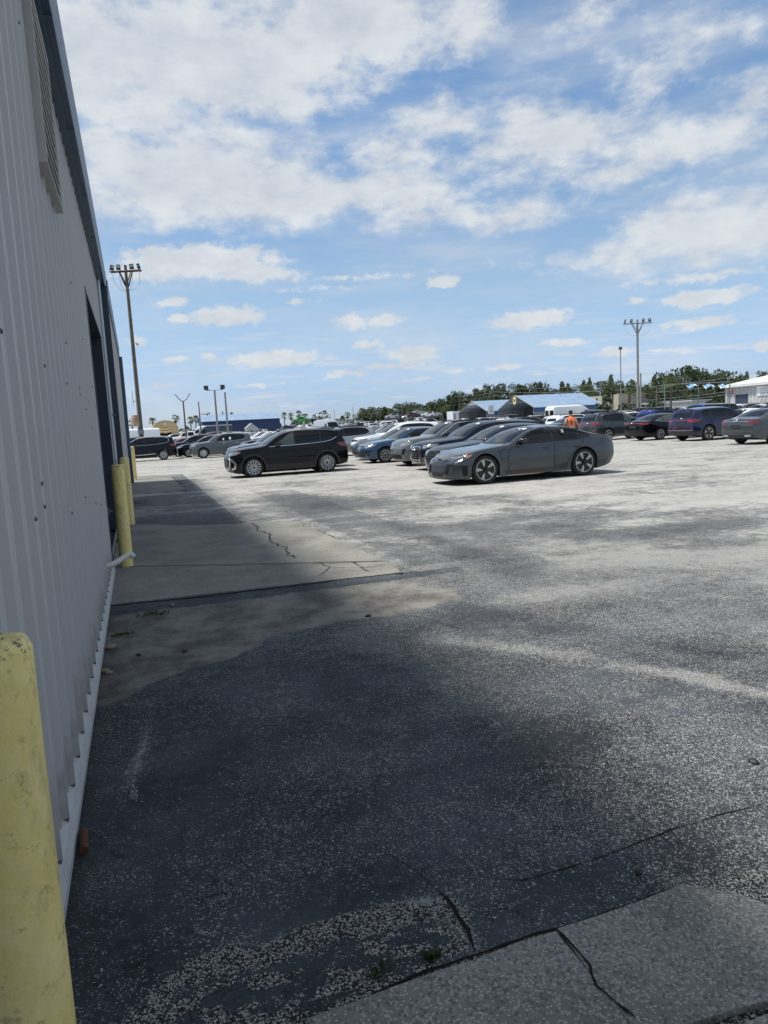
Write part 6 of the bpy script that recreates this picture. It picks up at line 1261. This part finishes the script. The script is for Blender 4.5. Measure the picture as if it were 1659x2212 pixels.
# banner frame
fx = [DP(px, 880, 60) for px in (1436, 1508, 1576)]; fh = [height_at(px, py, p[0], p[1]) for (px, py, p) in zip((1436, 1508, 1576), (831, 828, 825), fx)]
bf = empty('banner_frame', tuple(fx[1] * np.array([1, 1, 0]))); tag(bf, 'thin grey steel goal-like frame that carries three small banners', 'frame')
for p, h in zip(fx, fh): sub(MB().tube([(p[0], p[1], 0), (p[0], p[1], h)], .04, 8), 'post', M_STEELP, bf)
sub(MB().tube([(p[0], p[1], h) for p, h in zip(fx, fh)], .035, 8), 'top_rail', M_STEELP, bf)
for i, (pa, pb, lab) in enumerate(((1480, 1502, 'light blue and white banner left of the middle post of the frame'), (1517, 1539, 'light blue and white banner just right of the middle post of the frame'), (1551, 1569, 'light blue and white banner nearest the right post of the frame'))):
    A, B = DP(pa, 833, 60), DP(pb, 833, 60); zt_ = height_at(pa, 830, A[0], A[1]) ; root = empty('hanging_banner', (A[0], A[1], zt_)); tag(root, lab, 'banner', 'banners under the steel frame')
    d = Vector((B[0] - A[0], B[1] - A[1], 0)); cl = MB(); n = 12; vs = []
    for j in range(n + 1):
        f = j / n; dr_ = .30 - .12 * f + .04 * math.sin(f * 7 + i)
        for g in (0, .35, .7, 1): vs.append((d.x * (f + .1 * g * (1 - f)) , d.y * (f + .1 * g) - .25 * g + .05 * math.sin(f * 9), -dr_ * g - .02 - .05 * math.sin(f * 6 + i)))
    fs = []; mi = []
    for j in range(n):
        for g in range(3): fs.append((j * 4 + g, (j + 1) * 4 + g, (j + 1) * 4 + g + 1, j * 4 + g + 1)); mi.append(0 if j < 2 else (2 if j in (3, 4) and g == 1 else (1 if j < 8 or g == 0 else 0)))
    cl.v = vs; cl.f = fs; cl.mi = mi; cl.build('cloth', [M_PAPER, mat('sky_blue_print', (.12, .33, .55), .6), M_STEELP], root); MB().tube([(0, 0, -.02), (d.x, d.y, -.02)], .012, 5).build('cord', M_STEELP, root)

# ------------------------------------------------------------------ trees
def leafmat(name, col, col2):
    M_ = bpy.data.materials.new(name); M_.use_nodes = True; t = NT(M_.node_tree); b = t.n['Principled BSDF']; co = t.n.new('ShaderNodeTexCoord').outputs['Object']; oi = t.n.new('ShaderNodeObjectInfo').outputs['Random']
    n = t.noise(co, 1.1, 3); n2 = t.noise(co, 6.0, 2); f = t.math('ADD', t.math('MULTIPLY', n, .6), t.math('MULTIPLY', n2, .5), clamp=True)
    c = t.mix(t.sstep(f, .3, .75), col, col2); c = t.mix(t.math('MULTIPLY', oi, .4), c, tuple(k * .6 for k in col))
    t.l.new(c, b.inputs['Base Color']); b.inputs['Roughness'].default_value = .6; b.inputs['Specular IOR Level'].default_value = .25
    tr = t.n.new('ShaderNodeBsdfTranslucent'); t.l.new(c, tr.inputs[0]); mx = t.n.new('ShaderNodeMixShader'); mx.inputs[0].default_value = .22; t.l.new(b.outputs[0], mx.inputs[1]); t.l.new(tr.outputs[0], mx.inputs[2]); t.l.new(mx.outputs[0], t.n['Material Output'].inputs[0]); return M_
M_OAK = leafmat('oak_leaves', (.050, .070, .042), (.10, .135, .065)); M_PALM = leafmat('palm_fronds', (.055, .085, .03), (.15, .18, .06)); M_BUSH = leafmat('bush_leaves', (.06, .085, .035), (.12, .15, .06)); M_BARK = mat('bark', (.12, .105, .09), .9, var=.3)
def leafq(rng_, c, s):
    n = rng_.normal(size=3); n /= np.linalg.norm(n); a = np.cross(n, [0.3, 0.5, .8]); a /= np.linalg.norm(a); b_ = np.cross(n, a); w_ = s * rng_.uniform(.5, 1.1); h = s * rng_.uniform(.5, 1.2); return [c - a * w_, c - b_ * h, c + a * w_ * .9, c + b_ * h * .9]
def oak_tpl(seed, W_=5.0, H_=8.0, nl=34, nq=95, s=.25):
    g = np.random.default_rng(seed); cr = MB(); tk = MB(); tk.tube([(0, 0, -.2), (.1, 0, H_ * .2), (.05, .1, H_ * .4)], [.38, .3, .24], 8)
    for k in range(nl):
        a = g.uniform(0, 2 * math.pi); zz_ = g.uniform(.25, .93) * H_; rad = W_ * math.sqrt(max(.05, 1 - ((zz_ / H_ - .5) / .55) ** 2)) * g.uniform(.35, .95); c = np.array([rad * math.cos(a), rad * math.sin(a), zz_]); sz = g.uniform(.9, 1.7)
        if k % 2 == 0: tk.tube([(.05, .1, H_ * .3), tuple(c * np.array([.5, .5, 1]) - np.array([0, 0, .6 * 1.2])), tuple(c)], [.16, .09, .03], 5)
        vs = []; fs = []
        for j in range(nq):
            d = g.normal(size=3); d /= np.linalg.norm(d); p = c + d * sz * np.array([1.25, 1.25, .75]) * g.uniform(.45, 1.0) ** .6; b0_ = len(vs); vs += [tuple(v) for v in leafq(g, p, s)]; fs.append((b0_, b0_ + 1, b0_ + 2, b0_ + 3))
        cr.add(vs, fs)
    root = empty('oak_tree'); tk.build('trunk', M_BARK, root, smooth=50); cr.build('crown', M_OAK, root); return root
def palm_tpl(seed, H_=6.0):
    g = np.random.default_rng(seed); root = empty('palm_tree'); MB().tube([(0, 0, -.2), (.05, .03, H_ * .5), (.1, .02, H_)], [.24, .2, .24], 9).build('trunk', M_BARK, root, smooth=50); cr = MB(); top = np.array([.1, .02, H_])
    for k in range(34):
        a = g.uniform(0, 2 * math.pi); el_ = g.uniform(-.75, 1.35); d = np.array([math.cos(a) * math.cos(el_), math.sin(a) * math.cos(el_), math.sin(el_)]); L_ = g.uniform(.7, 1.05); e_ = top + d * L_ + np.array([0, 0, .1])
        cr.tube([tuple(top), tuple(e_)], .02, 3, cap=False); sd = np.cross(d, [0, 0, 1.0]); sd /= max(1e-6, np.linalg.norm(sd)); up_ = np.cross(sd, d)
        for j in range(11):
            an = (j - 5) * .24; dd = d * math.cos(an) + sd * math.sin(an); ln = .95 * g.uniform(.8, 1.1) * (1 - abs(an) * .18); tip = e_ + dd * ln + np.array([0, 0, -.35 * ln]); mid_ = e_ + dd * ln * .55; wv_ = np.cross(dd, up_); wv_ /= max(1e-6, np.linalg.norm(wv_)); wv_ = wv_ * .05
            cr.add([tuple(e_), tuple(mid_ + wv_), tuple(tip), tuple(mid_ - wv_)], [(0, 1, 2, 3)])
    cr.build('crown', M_PALM, root); return root
OAKS = [oak_tpl(1), oak_tpl(2, 4.2, 8, 22), oak_tpl(3, 5.6, 8, 30)]; PALMS = [palm_tpl(11), palm_tpl(12), palm_tpl(13)]
usedO, usedP = [0, 0, 0], [0, 0, 0]
def plant(T, used, i, px, ptop, D, wpx, base_h, base_w, label, group, rz):
    if px < 1325: D *= 1.9
    x, y, _ = DP(px, 895, D); h = height_at(px, ptop, x, y); r_ = T[i] if used[i] == 0 else copy_tree(T[i]); used[i] += 1
    sw = wpx / FPX * D / base_w; r_.location = (x, y, 0); r_.rotation_euler = (0, 0, rz); r_.scale = (sw, sw, h / base_h); tag(r_, label, 'tree', group); return r_
def belt(px):
    for lim, w_ in ((830, 'at the low left end of the wooded belt'), (880, 'behind the two near utility poles of the wooded belt'), (930, 'above the white cars on the far racks'), (962, 'where the wooded belt starts to rise left of the trailer'), (1005, 'above the white box trailer'), (1050, 'behind the peak of the smaller carport'),
                    (1100, 'above the low roof joint of the two carports'), (1150, 'behind the oval sign of the larger carport'), (1205, 'above the left half of the larger carport roof'), (1250, 'above the right half of the larger carport roof'), (1312, 'over the far end of the larger carport'), (1352, 'behind the very slim grey mast'), (1700, 'over the beige building')):
        if px < lim: return w_
rr = random.Random(9)
OAKL = [(790, 884, 150, 34), (812, 878, 150, 40), (838, 880, 148, 30), (868, 872, 142, 44), (890, 868, 146, 40), (915, 871, 150, 40), (938, 868, 148, 40), (958, 860, 145, 42), (978, 851, 140, 38), (992, 844, 138, 34), (1016, 850, 140, 40), (1040, 836, 138, 40), (1064, 830, 136, 40), (1092, 827, 138, 46), (1120, 830, 140, 40),
        (1143, 828, 140, 42), (1173, 825, 138, 40), (1200, 838, 140, 34), (1229, 837, 136, 40), (1262, 829, 134, 46), (1299, 822, 132, 44), (1325, 828, 132, 40), (1347, 821, 128, 44), (1376, 830, 130, 40), (1400, 832, 128, 30), (1440, 803, 116, 56), (1478, 789, 112, 74), (1504, 798, 114, 52), (1530, 810, 112, 44), (1566, 798, 108, 60), (1592, 812, 110, 40), (1654, 800, 100, 40), (1690, 806, 100, 60)]
LM = {1440: 'dark oak left of the tallest one behind the banner frame', 1478: 'tallest dark oak behind the banner frame', 1504: 'dark oak just right of the tallest one behind the banner frame', 1530: 'shorter dark oak between the tall ones, above the right banner', 1566: 'tall dark oak left of the detail shop roof', 1592: 'low dark oak touching the detail shop roof corner', 1654: 'dark tree top above the detail shop roof', 1690: 'dark tree behind the detail shop at the right edge'}
for i, (px, tp, D, wp) in enumerate(OAKL):
    plant(OAKS, usedO, i % 3, px, tp, D, wp * 1.6, 8.2, 11.5, LM.get(px, 'dark green oak ' + belt(px)), ('oaks ' + belt(px)) if px not in LM else 'oaks behind the banner frame', rr.uniform(0, 6))
PALML = [(283, 907, 120, 26), (328, 904, 122, 24), (378, 897, 122, 24), (410, 901, 125, 20), (421, 899, 125, 20), (450, 892, 150, 16), (501, 892, 155, 14), (613, 892, 120, 18), (629, 892, 122, 18), (645, 888, 120, 20), (658, 895, 122, 22), (681, 896, 122, 20), (692, 892, 122, 20), (702, 888, 122, 18), (750, 891, 126, 20), (783, 882, 138, 24), (800, 884, 138, 24), (820, 882, 136, 24), (846, 884, 136, 24),
         (885, 884, 134, 22), (905, 882, 134, 22), (925, 880, 134, 24), (950, 882, 132, 24), (967, 876, 132, 24), (1000, 872, 130, 22), (1030, 868, 130, 22), (1060, 862, 130, 22), (1085, 862, 130, 22), (1140, 850, 126, 26), (1180, 848, 126, 26), (1210, 850, 124, 26), (1258, 833, 118, 30), (1281, 842, 118, 26), (1322, 828, 108, 38), (1360.6, 833, 100, 36), (1404.6, 828, 100, 38), (1448.6, 812, 100, 44), (1668, 810, 92, 40)]
PLM = {283: 'round palm at the building corner, leftmost on the horizon', 328: 'palm rising just left of the tan canopy', 378: 'palm rising over the right shoulder of the tan canopy', 1322: 'palm left of the very slim mast', 1360.6: 'palm in front of the beige building, left of the pale floodlight pole', 1404.6: 'palm between the pale floodlight pole and the banner frame', 1448.6: 'tall palm inside the banner frame, next to its left post', 1668: 'palm at the right edge above the detail shop'}
lzone = lambda px: 'left of the blue shed, under the slim lamp pole' if px < 430 else ('peeping over the blue shed roof' if px < 520 else ('behind the bright green pickup truck' if px < 670 else ('above the white hatchback on the rack' if px < 720 else 'alone before the wooded belt')))
for i, (px, tp, D, wp) in enumerate(PALML):
    lab = PLM.get(px, ('palm ' + lzone(px)) if px < 760 else 'palm ' + belt(px)); plant(PALMS, usedP, i % 3, px, tp, D, wp * 1.1, 7.2, 4.1, lab, None if px in PLM else (('palms ' + lzone(px)) if px < 760 else 'palms ' + belt(px)), rr.uniform(0, 6))
# undergrowth along the wooded belt and the far left tree line
g = np.random.default_rng(77); ug = MB(); vs = []; fs = []
def scatter(px0, px1, D0, D1, h0, h1, n, s):
    for _ in range(n):
        px = g.uniform(px0, px1); D = g.uniform(D0, D1); x, y, _z = DP(px, 895, D); hh = np.interp(px, [px0, px1], [h0, h1]) * (.75 + .25 * math.sin(px * .13) + .15 * math.sin(px * .41)); p = np.array([x, y, g.uniform(0, 1) ** .8 * hh]); b0_ = len(vs); vs.extend(tuple(v) for v in leafq(g, p, s)); fs.append((b0_, b0_ + 1, b0_ + 2, b0_ + 3))
scatter(775, 960, 277, 295, 6.6, 9.0, 9000, .8); scatter(955, 1330, 262, 280, 10.5, 14.0, 20000, .8); scatter(1290, 1620, 118, 126, 6.0, 6.6, 11000, .38); ug.add(vs, fs); tag(ug.build('undergrowth', M_OAK), kind='stuff')
vs = []; fs = []; scatter(260, 780, 330, 350, 4.5, 6.0, 9000, .9); tag(MB().add(vs, fs).build('far_woods', M_OAK), kind='stuff')
for (px, tp, D, wp, lab) in ((1350, 872, 96, 30, 'dark bush at the foot of the beige building, left of the pole'), (1415, 866, 96, 34, 'dark bush in front of the grey metal shed'), (1537, 868, 92, 34, 'bright green bush left of the detail shop door'), (1300, 872, 100, 30, 'dark bush beside the end of the larger carport')):
    x, y, _ = DP(px, 895, D); h = height_at(px, tp, x, y); vs = []; fs = []
    for _ in range(900):
        d = g.normal(size=3); d /= np.linalg.norm(d); w_ = wp / FPX * D * .6; p = np.array([0, 0, h * .5]) + d * np.array([w_, w_, h * .52]) * g.uniform(.5, 1) ** .5 * (1 + .15 * math.sin(d[0] * 7 + d[2] * 5)); b0_ = len(vs); vs.extend(tuple(v) for v in leafq(g, p, .2)); fs.append((b0_, b0_ + 1, b0_ + 2, b0_ + 3))
    o = empty('bush', (x, y, 0)); tag(o, lab, 'bush'); MB().add(vs, fs).build('foliage', M_BUSH if 'bright' in lab else M_OAK, o); MB().tube([(0, 0, 0), (.1, 0, h * .5)], .06, 5).build('stem', M_BARK, o)
# hedge-grey perimeter fence far off
fp = [DP(px, 895, 255) for px in np.linspace(600, 1330, 60)]; mb_ = MB()
for p in fp: mb_.tube([(p[0], p[1], 0), (p[0], p[1], 2.0)], .04, 4)
for zz_ in (.1, .7, 1.3, 1.95): mb_.tube([(p[0], p[1], zz_) for p in fp], .018, 3, cap=False)
tag(mb_.build('wire_fence', M_STEELP), 'low grey wire fence along the foot of the far wooded belt', 'fence')

# ------------------------------------------------------------------ salvage racks with cars on top
rk = [('pickup_truck', 'green', 650, 100, 1.75, -1, 'bright green pickup truck raised on a steel rack right of the blue shed'), ('sedan', 'black', 673, 102, 1.7, 1, 'dark car up on a rack next to the green pickup truck'), ('hatchback', 'white', 697, 104, 2.2, -1, 'white small hatchback raised on a rack right of the green pickup truck'),
      ('suv', 'silver', 846, 108, 1.75, -1, 'silver suv, leftmost of the cars up on the far racks'), ('suv', 'grey', 868, 110, 1.75, 1, 'grey suv up on a far rack beside the silver one'), ('sedan', 'white', 882, 109, 1.6, -1, 'white sedan up on a far rack left of the maroon one'), ('suv', 'maroon', 894, 107, 1.7, 1, 'maroon suv up on a far rack'), ('sedan', 'silver', 905, 114, 2.0, 1, 'silver sedan on a far rack behind the maroon suv'), ('large_suv', 'white', 922, 108, 1.7, -1, 'white large suv up on a far rack right of the maroon one'), ('suv', 'silver', 940, 110, 1.75, 1, 'silver suv, rightmost up on the far racks')]
for (k, colr, px, D, z, face, lab) in rk:
    D *= 2.15; x, y, _ = DP(px, 900, D); z = z * 1.75 + (.9 if z > 1.9 else .3); mb_ = MB()
    for sx_ in (-2.3, 2.3):
        for sy_ in (-.9, .9): mb_.box(x + sx_ - .05, x + sx_ + .05, y + sy_ - .05, y + sy_ + .05, 0, z - .12 + (1.2 if sx_ > 0 else 0))
    for sy_ in (-.75, .75): mb_.box(x - 2.4, x + 2.4, y + sy_ - .08, y + sy_ + .08, z - .12, z)
    for sx_ in (-2.2, 2.2): mb_.box(x + sx_ - .06, x + sx_ + .06, y - 1, y + 1, z - .22, z - .121)
    tag(mb_.build('vehicle_rack', M_STEELP), 'grey steel rack under the ' + ' '.join(lab.replace(',', '').split()[:4]), 'rack', 'steel racks for stacked vehicles'); simple_car(k, colr, x, y, face, lab, 'cars up on the steel racks', z)

# ------------------------------------------------------------------ man in orange vest
def limb(name, joints, edges, radii, root_i, m_, parent, sub_=2):
    me_ = bpy.data.meshes.new(name); me_.from_pydata([tuple(j) for j in joints], edges, []); o = bpy.data.objects.new(name, me_); COL.objects.link(o)
    sk = o.modifiers.new('skin', 'SKIN'); sk.use_smooth_shade = True; me_.skin_vertices.new() if not me_.skin_vertices else None
    for i, r_ in enumerate(radii):
        me_.skin_vertices[0].data[i].radius = r_ if isinstance(r_, tuple) else (r_, r_); me_.skin_vertices[0].data[i].use_root = (i == root_i)
    sb = o.modifiers.new('sub', 'SUBSURF'); sb.levels = sb.render_levels = sub_
    bpy.context.view_layer.update(); m2 = bpy.data.meshes.new_from_object(o.evaluated_get(bpy.context.evaluated_depsgraph_get())); bpy.data.objects.remove(o)
    m2.materials.clear(); m2.materials.append(m_); o = bpy.data.objects.new(name, m2); COL.objects.link(o); o.parent = parent; return o
M_SKIN = mat('skin', (.38, .19, .12), .5); M_VEST = mat('orange_vest', (.85, .14, .02), .75, var=.08, vscale=8); M_TSH = mat('grey_tshirt', (.42, .42, .42), .85); M_TRO = mat('dark_trousers', (.045, .05, .055), .85); M_HAIR = mat('dark_cap', (.012, .012, .014), .8); M_REFL = mat('reflective_tape', (.50, .44, .36), .4); M_BOOT = mat('boot_leather', (.02, .018, .015), .7)
x, y, _ = DP(1233, 900, 34.2); man = empty('person', (x, y, 0), math.atan2(-RT0[1], RT0[0]) * -1); man.rotation_euler = (0, 0, -YAW + R(-8)); tag(man, 'man seen from behind in an orange safety vest and dark cap', 'person')
J = [(0, 0, .98), (0, 0, 1.12), (0, 0, 1.30), (0, 0, 1.44), (0, .015, 1.53), (0, .02, 1.60), (0, .03, 1.68), (0, .03, 1.76)]; Rr = [(.15, .11), (.145, .105), (.17, .12), (.13, .09), .055, (.07, .075), (.078, .095), (.06, .07)]
E_ = [(i, i + 1) for i in range(7)]
def addj(p, r_, par): J.append(p); Rr.append(r_); E_.append((par, len(J) - 1)); return len(J) - 1
HANDS = []
for sg, el_, wr in ((-1, (-.30, -.02, 1.17), (-.32, .10, .95)), (1, (.31, -.05, 1.16), (.40, .0, .90))):
    s_ = addj((sg * .19, 0, 1.42), .062, 3); e_ = addj(el_, .046, s_); w_ = addj(wr, .03, e_); hd = Vector(wr) + Vector((sg * .01, .03, -.06)); h_ = addj(tuple(hd), (.040, .022), w_); HANDS.append((hd, sg, h_))
for sg, kn, an in ((-1, (-.11, .06, .52), (-.11, .0, .09)), (1, (.11, .03, .52), (.12, -.12, .10))):
    h_ = addj((sg * .10, 0, .88), .095, 0); k_ = addj(kn, .062, h_); a_ = addj(an, .045, k_); addj((an[0], an[1] + .14, an[2] - .05), .04, a_)
for (hd, sg, hi) in HANDS:
    for j in range(4):
        b_ = hd + Vector((0, (j - 1.5) * .021, -.035)); ln = (.072, .082, .078, .06)[j]; k1 = addj(tuple(b_ + Vector((0, 0, -ln * .5))), .0088, hi); addj(tuple(b_ + Vector((-sg * .018, .0, -ln))), .0078, k1)
    k1 = addj(tuple(hd + Vector((-sg * .006, .05, -.01))), .010, hi); addj(tuple(hd + Vector((-sg * .015, .062, -.045))), .009, k1)
limb('body', J, E_, Rr, 0, M_SKIN, man)
# face, ears
fc = MB().lathe([(.001, -.012), (.010, -.008), (.012, 0), (.001, .01)], 8, 0, 'y', (0, .138, 1.665)); fc.build('nose', M_SKIN, man, smooth=60)
for sg in (-1, 1): MB().lathe([(.001, -.008), (.022, -.006), (.024, .004), (.001, .008)], 10, 0, 'x', (sg * .083, .02, 1.665)).build('ear', M_SKIN, man, smooth=60); MB().lathe([(.001, 0), (.010, .001), (.001, .006)], 8, 0, 'y', (sg * .03, .115, 1.69)).build('eye', M_HAIR, man)
MB().box(-.022, .022, .112, .118, 1.628, 1.634).build('mouth', mat('lips', (.3, .1, .08), .6), man)
MB().lathe([(.088, 1.70), (.098, 1.715), (.098, 1.75), (.085, 1.79), (.055, 1.812), (.001, 1.82)], 20, 0, 'z', (0, .022, 0)).add([(-.07, .09, 1.722), (.07, .09, 1.722), (.05, .19, 1.712), (-.05, .19, 1.712), (-.07, .09, 1.73), (.07, .09, 1.73), (.05, .19, 1.72), (-.05, .19, 1.72)], [(0, 1, 2, 3), (7, 6, 5, 4), (3, 2, 6, 7)]).build('cap', M_HAIR, man, smooth=50)
hr = MB().lathe([(.086, 1.64), (.092, 1.67), (.094, 1.70)], 20, 0, 'z', (0, .01, 0)); hr.v = [v for v in hr.v]; hr.build('hair', mat('dark_hair', (.03, .02, .015), .8), man, smooth=60)
def shell(name, m_, rings, n=28):
    vs = []; fs = []
    for (z, rx, ry, cy) in rings:
        for k in range(n): a = 2 * math.pi * k / n; vs.append((rx * math.copysign(abs(math.cos(a)) ** .8, math.cos(a)), cy + ry * math.copysign(abs(math.sin(a)) ** .8, math.sin(a)), z))
    for i in range(len(rings) - 1):
        for k in range(n): fs.append((i * n + k, i * n + (k + 1) % n, (i + 1) * n + (k + 1) % n, (i + 1) * n + k))
    return MB().add(vs, fs).build(name, m_, man, smooth=60)
shell('t_shirt', M_TSH, [(.98, .172, .128, 0), (1.1, .170, .125, 0), (1.3, .195, .138, 0), (1.42, .185, .125, 0), (1.48, .12, .09, .0), (1.50, .075, .07, .01)])
vest = shell('safety_vest', M_VEST, [(.90, .198, .145, 0), (1.0, .192, .140, 0), (1.1, .185, .136, 0), (1.3, .208, .15, 0), (1.42, .196, .136, 0), (1.485, .135, .10, 0), (1.495, .10, .085, .0)])
for z0_, z1_, a_, b_ in ((1.0, 1.05, .196, .144),): shell('reflective_band', M_REFL, [(z0_, a_ + .003, b_ + .003, 0), (z1_, a_, b_ + .002, 0)])
for sg in (-1, 1): MB().add([(sg * .085, -.139, 1.05), (sg * .125, -.134, 1.05), (sg * .125, -.149, 1.3), (sg * .085, -.156, 1.3), (sg * .115, -.135, 1.43), (sg * .08, -.140, 1.43)], [(0, 1, 2, 3), (3, 2, 4, 5)]).build('reflective_stripe', M_REFL, man)
tm_ = text_mesh('PD', .13, mat('dark_print', (.10, .012, .01), .7)); tm_.parent = man; tm_.rotation_euler = (R(90), 0, 0); tm_.location = (-.02, -.158, 1.27); tm_.scale = (1.1, 1, 1)
MB().box(-.09, .07, -.152, -.149, 1.165, 1.185).build('vest_print_line', mat('dark_print', (0, 0, 0)), man)
for sg in (-1, 1): limb('sleeve', [(sg * .17, 0, 1.43), (sg * .235, -.01, 1.30), (sg * .262, -.02, 1.22)], [(0, 1), (1, 2)], [.075, .068, .066], 0, M_TSH, man, 1)
limb('trousers', [(0, 0, .97), (-.10, 0, .86), (-.11, .06, .52), (-.11, .0, .13), (.10, 0, .86), (.11, .03, .52), (.12, -.12, .14)], [(0, 1), (1, 2), (2, 3), (0, 4), (4, 5), (5, 6)], [(.165, .125), .108, .078, .068, .108, .078, .068], 0, M_TRO, man)
for (bx_, by_) in ((-.11, 0), (.12, -.12)): 
    m2 = MB(); m2.lathe([(.06, 0), (.062, .03), (.055, .09), (.05, .14)], 12, 0, 'z', (bx_, by_ + .02, 0)); m2.lathe([(.001, 0), (.055, .0), (.055, .05), (.04, .075), (.001, .08)], 12, 0, 'z', (bx_, by_ + .13, 0)); m2.build('boot', M_BOOT, man, smooth=50)
MB().box(-.12, .10, -.21, -.135, .86, .97).build('tool_pouch', mat('grey_pouch', (.18, .19, .18), .8), man)
MB().add([(-.205, -.10, 1.44), (-.17, -.15, 1.42), (-.13, -.162, 1.0), (-.165, -.155, .98)], [(0, 1, 2, 3)]).build('shoulder_strap', M_HAIR, man)

# ------------------------------------------------------------------ weeds, stones, litter near the wall
def weed(px, py, n, h, spread, label, seed, leafy=False):
    rq = random.Random(seed); p = G(px, py); vs = []; fs = []
    for _ in range(n):
        a = rq.uniform(0, 6.28); rad = rq.uniform(0, spread); c = Vector((rad * math.cos(a), rad * math.sin(a) * .5, 0)); hh = h * rq.uniform(.4, 1.1); ln = Vector((rq.uniform(-.6, .6), rq.uniform(-.6, .6), 0)) * hh; wv_ = Vector((rq.uniform(-1, 1), rq.uniform(-1, 1), 0)).normalized() * (.012 if leafy else .003)
        b0_ = len(vs); m1 = c + ln * .4 + Vector((0, 0, hh * .6)); tp_ = c + ln + Vector((0, 0, hh * (.6 if leafy else 1))); vs += [tuple(c - wv_ * .3), tuple(c + wv_ * .3), tuple(m1 + wv_), tuple(tp_), tuple(m1 - wv_)]; fs.append((b0_, b0_ + 1, b0_ + 2, b0_ + 3, b0_ + 4))
    o = MB().add(vs, fs).build('weed', M_BUSH); o.location = (p[0], p[1], 0); tag(o, label, 'weed')
weed(815, 2108, 30, .045, .05, 'thin grass tuft at the edge of the nearest concrete slab', 1); weed(935, 2072, 26, .035, .03, 'small leafy weed in the joint of the nearest slab, right of the grass tuft', 2, True)
weed(295, 1088, 110, .07, .35, 'dark weed patch beyond the two bollards at the door', 3); weed(330, 1327, 70, .03, .16, 'weeds in the dirt below the near edge of the pad', 4, True); weed(262, 1372, 60, .03, .12, 'small weeds in the dirt close to the wall', 5, True); weed(252, 1172, 30, .06, .06, 'weed at the wall behind the nearest tall bollard of the pad', 6)
M_STONE = mat('tan_stone', (.28, .20, .13), .8, var=.2)
for i, (px, py, s_, lab) in enumerate(((238, 1400, .035, 'larger tan stone lying on the dirt near the wall'), (372, 1308, .02, 'small tan stone on the dirt under the pad edge'), (228, 1452, .026, 'grey-brown stone touching the wall base'), (236, 1455, .02, 'small orange-brown stone beside another at the wall base'), (400, 1408, .02, 'small dark stone at the lower edge of the dirt'), (300, 1416, .018, 'small brown stone between the larger stone and the dark one'), (795, 1332, .022, 'black pebble on the pale sand edge'), (1380, 1885, .016, 'black pebble on the dark asphalt near the slab'), (1628, 1648, .02, 'black pebble near the right edge of the dark asphalt'))):
    bm = bmesh.new(); bmesh.ops.create_icosphere(bm, subdivisions=2, radius=s_)
    rq = random.Random(i)
    for v in bm.verts: v.co = Vector((v.co.x * 1.3, v.co.y, v.co.z * .6)) * rq.uniform(.88, 1.1)
    me_ = bpy.data.meshes.new('stone'); bm.to_mesh(me_); bm.free(); me_.materials.append(M_STONE if 'black' not in lab and 'dark' not in lab else M_PLAST); o = bpy.data.objects.new('stone', me_); COL.objects.link(o); p = G(px, py); o.location = (p[0], p[1], s_ * .35); o.rotation_euler = (0, 0, i); tag(o, lab, 'stone')

# ------------------------------------------------------------------ crowded rows; cars nobody can see are left out
bpy.context.view_layer.update(); dg = bpy.context.evaluated_depsgraph_get(); made = []
for (k, colr, x, y, face) in FILL:
    px, _ = PX((x, y, 1.0)); zone = 'beyond the small grey suv at the left' if px < 560 else ('behind the row of the front black suv' if px < 760 else ('between the blue shed and the carports' if px < 1000 else ('in front of the carports' if px < 1300 else 'below the trees and the detail shop')))
    lab = '%s %s in the far rows %s' % ({'pale': 'pale grey', 'slate': 'blue-grey', 'bronze': 'bronze grey'}.get(colr, colr), KINDW[k], zone)
    made.append(simple_car(k, colr, x, y, face, lab, '%s %ss in the far rows %s' % (colr, KINDW[k], zone), rz=random.uniform(-.03, .03)))
bpy.context.view_layer.update(); dg.update(); seen = set(); cpos = Vector(CAMP)
nameset = {o.name for o in made}
for o in made:
    bb_ = [Vector(c) for c in o.bound_box]; x0_, x1_ = bb_[0].x, bb_[6].x; y0_, y1_ = bb_[0].y, bb_[6].y; z1_ = bb_[6].z; hitn = 0
    for fx_ in np.linspace(x0_ + .1, x1_ - .1, 13):
        for fy_ in (y0_ * .9, 0, y1_ * .9):
            for fz_ in (.35, .6, .75, .88, .97):
                p = o.matrix_world @ Vector((fx_, fy_, z1_ * fz_)); d = (p - cpos).normalized(); r_ = scene.ray_cast(dg, cpos + d * .3, d, distance=400)
                if r_[0] and r_[4].name == o.name: hitn += 1
                if hitn >= 3: break
            if hitn >= 3: break
        if hitn >= 3: break
    u, v = PX(o.location); 
    if hitn >= 3 and -30 < u < PW_ + 30: seen.add(o.name)
print('CARS SEEN', len(seen))
for o in made:
    if o.name not in seen: bpy.data.objects.remove(o)
print('FAR CARS', len(seen), 'of', len(made))
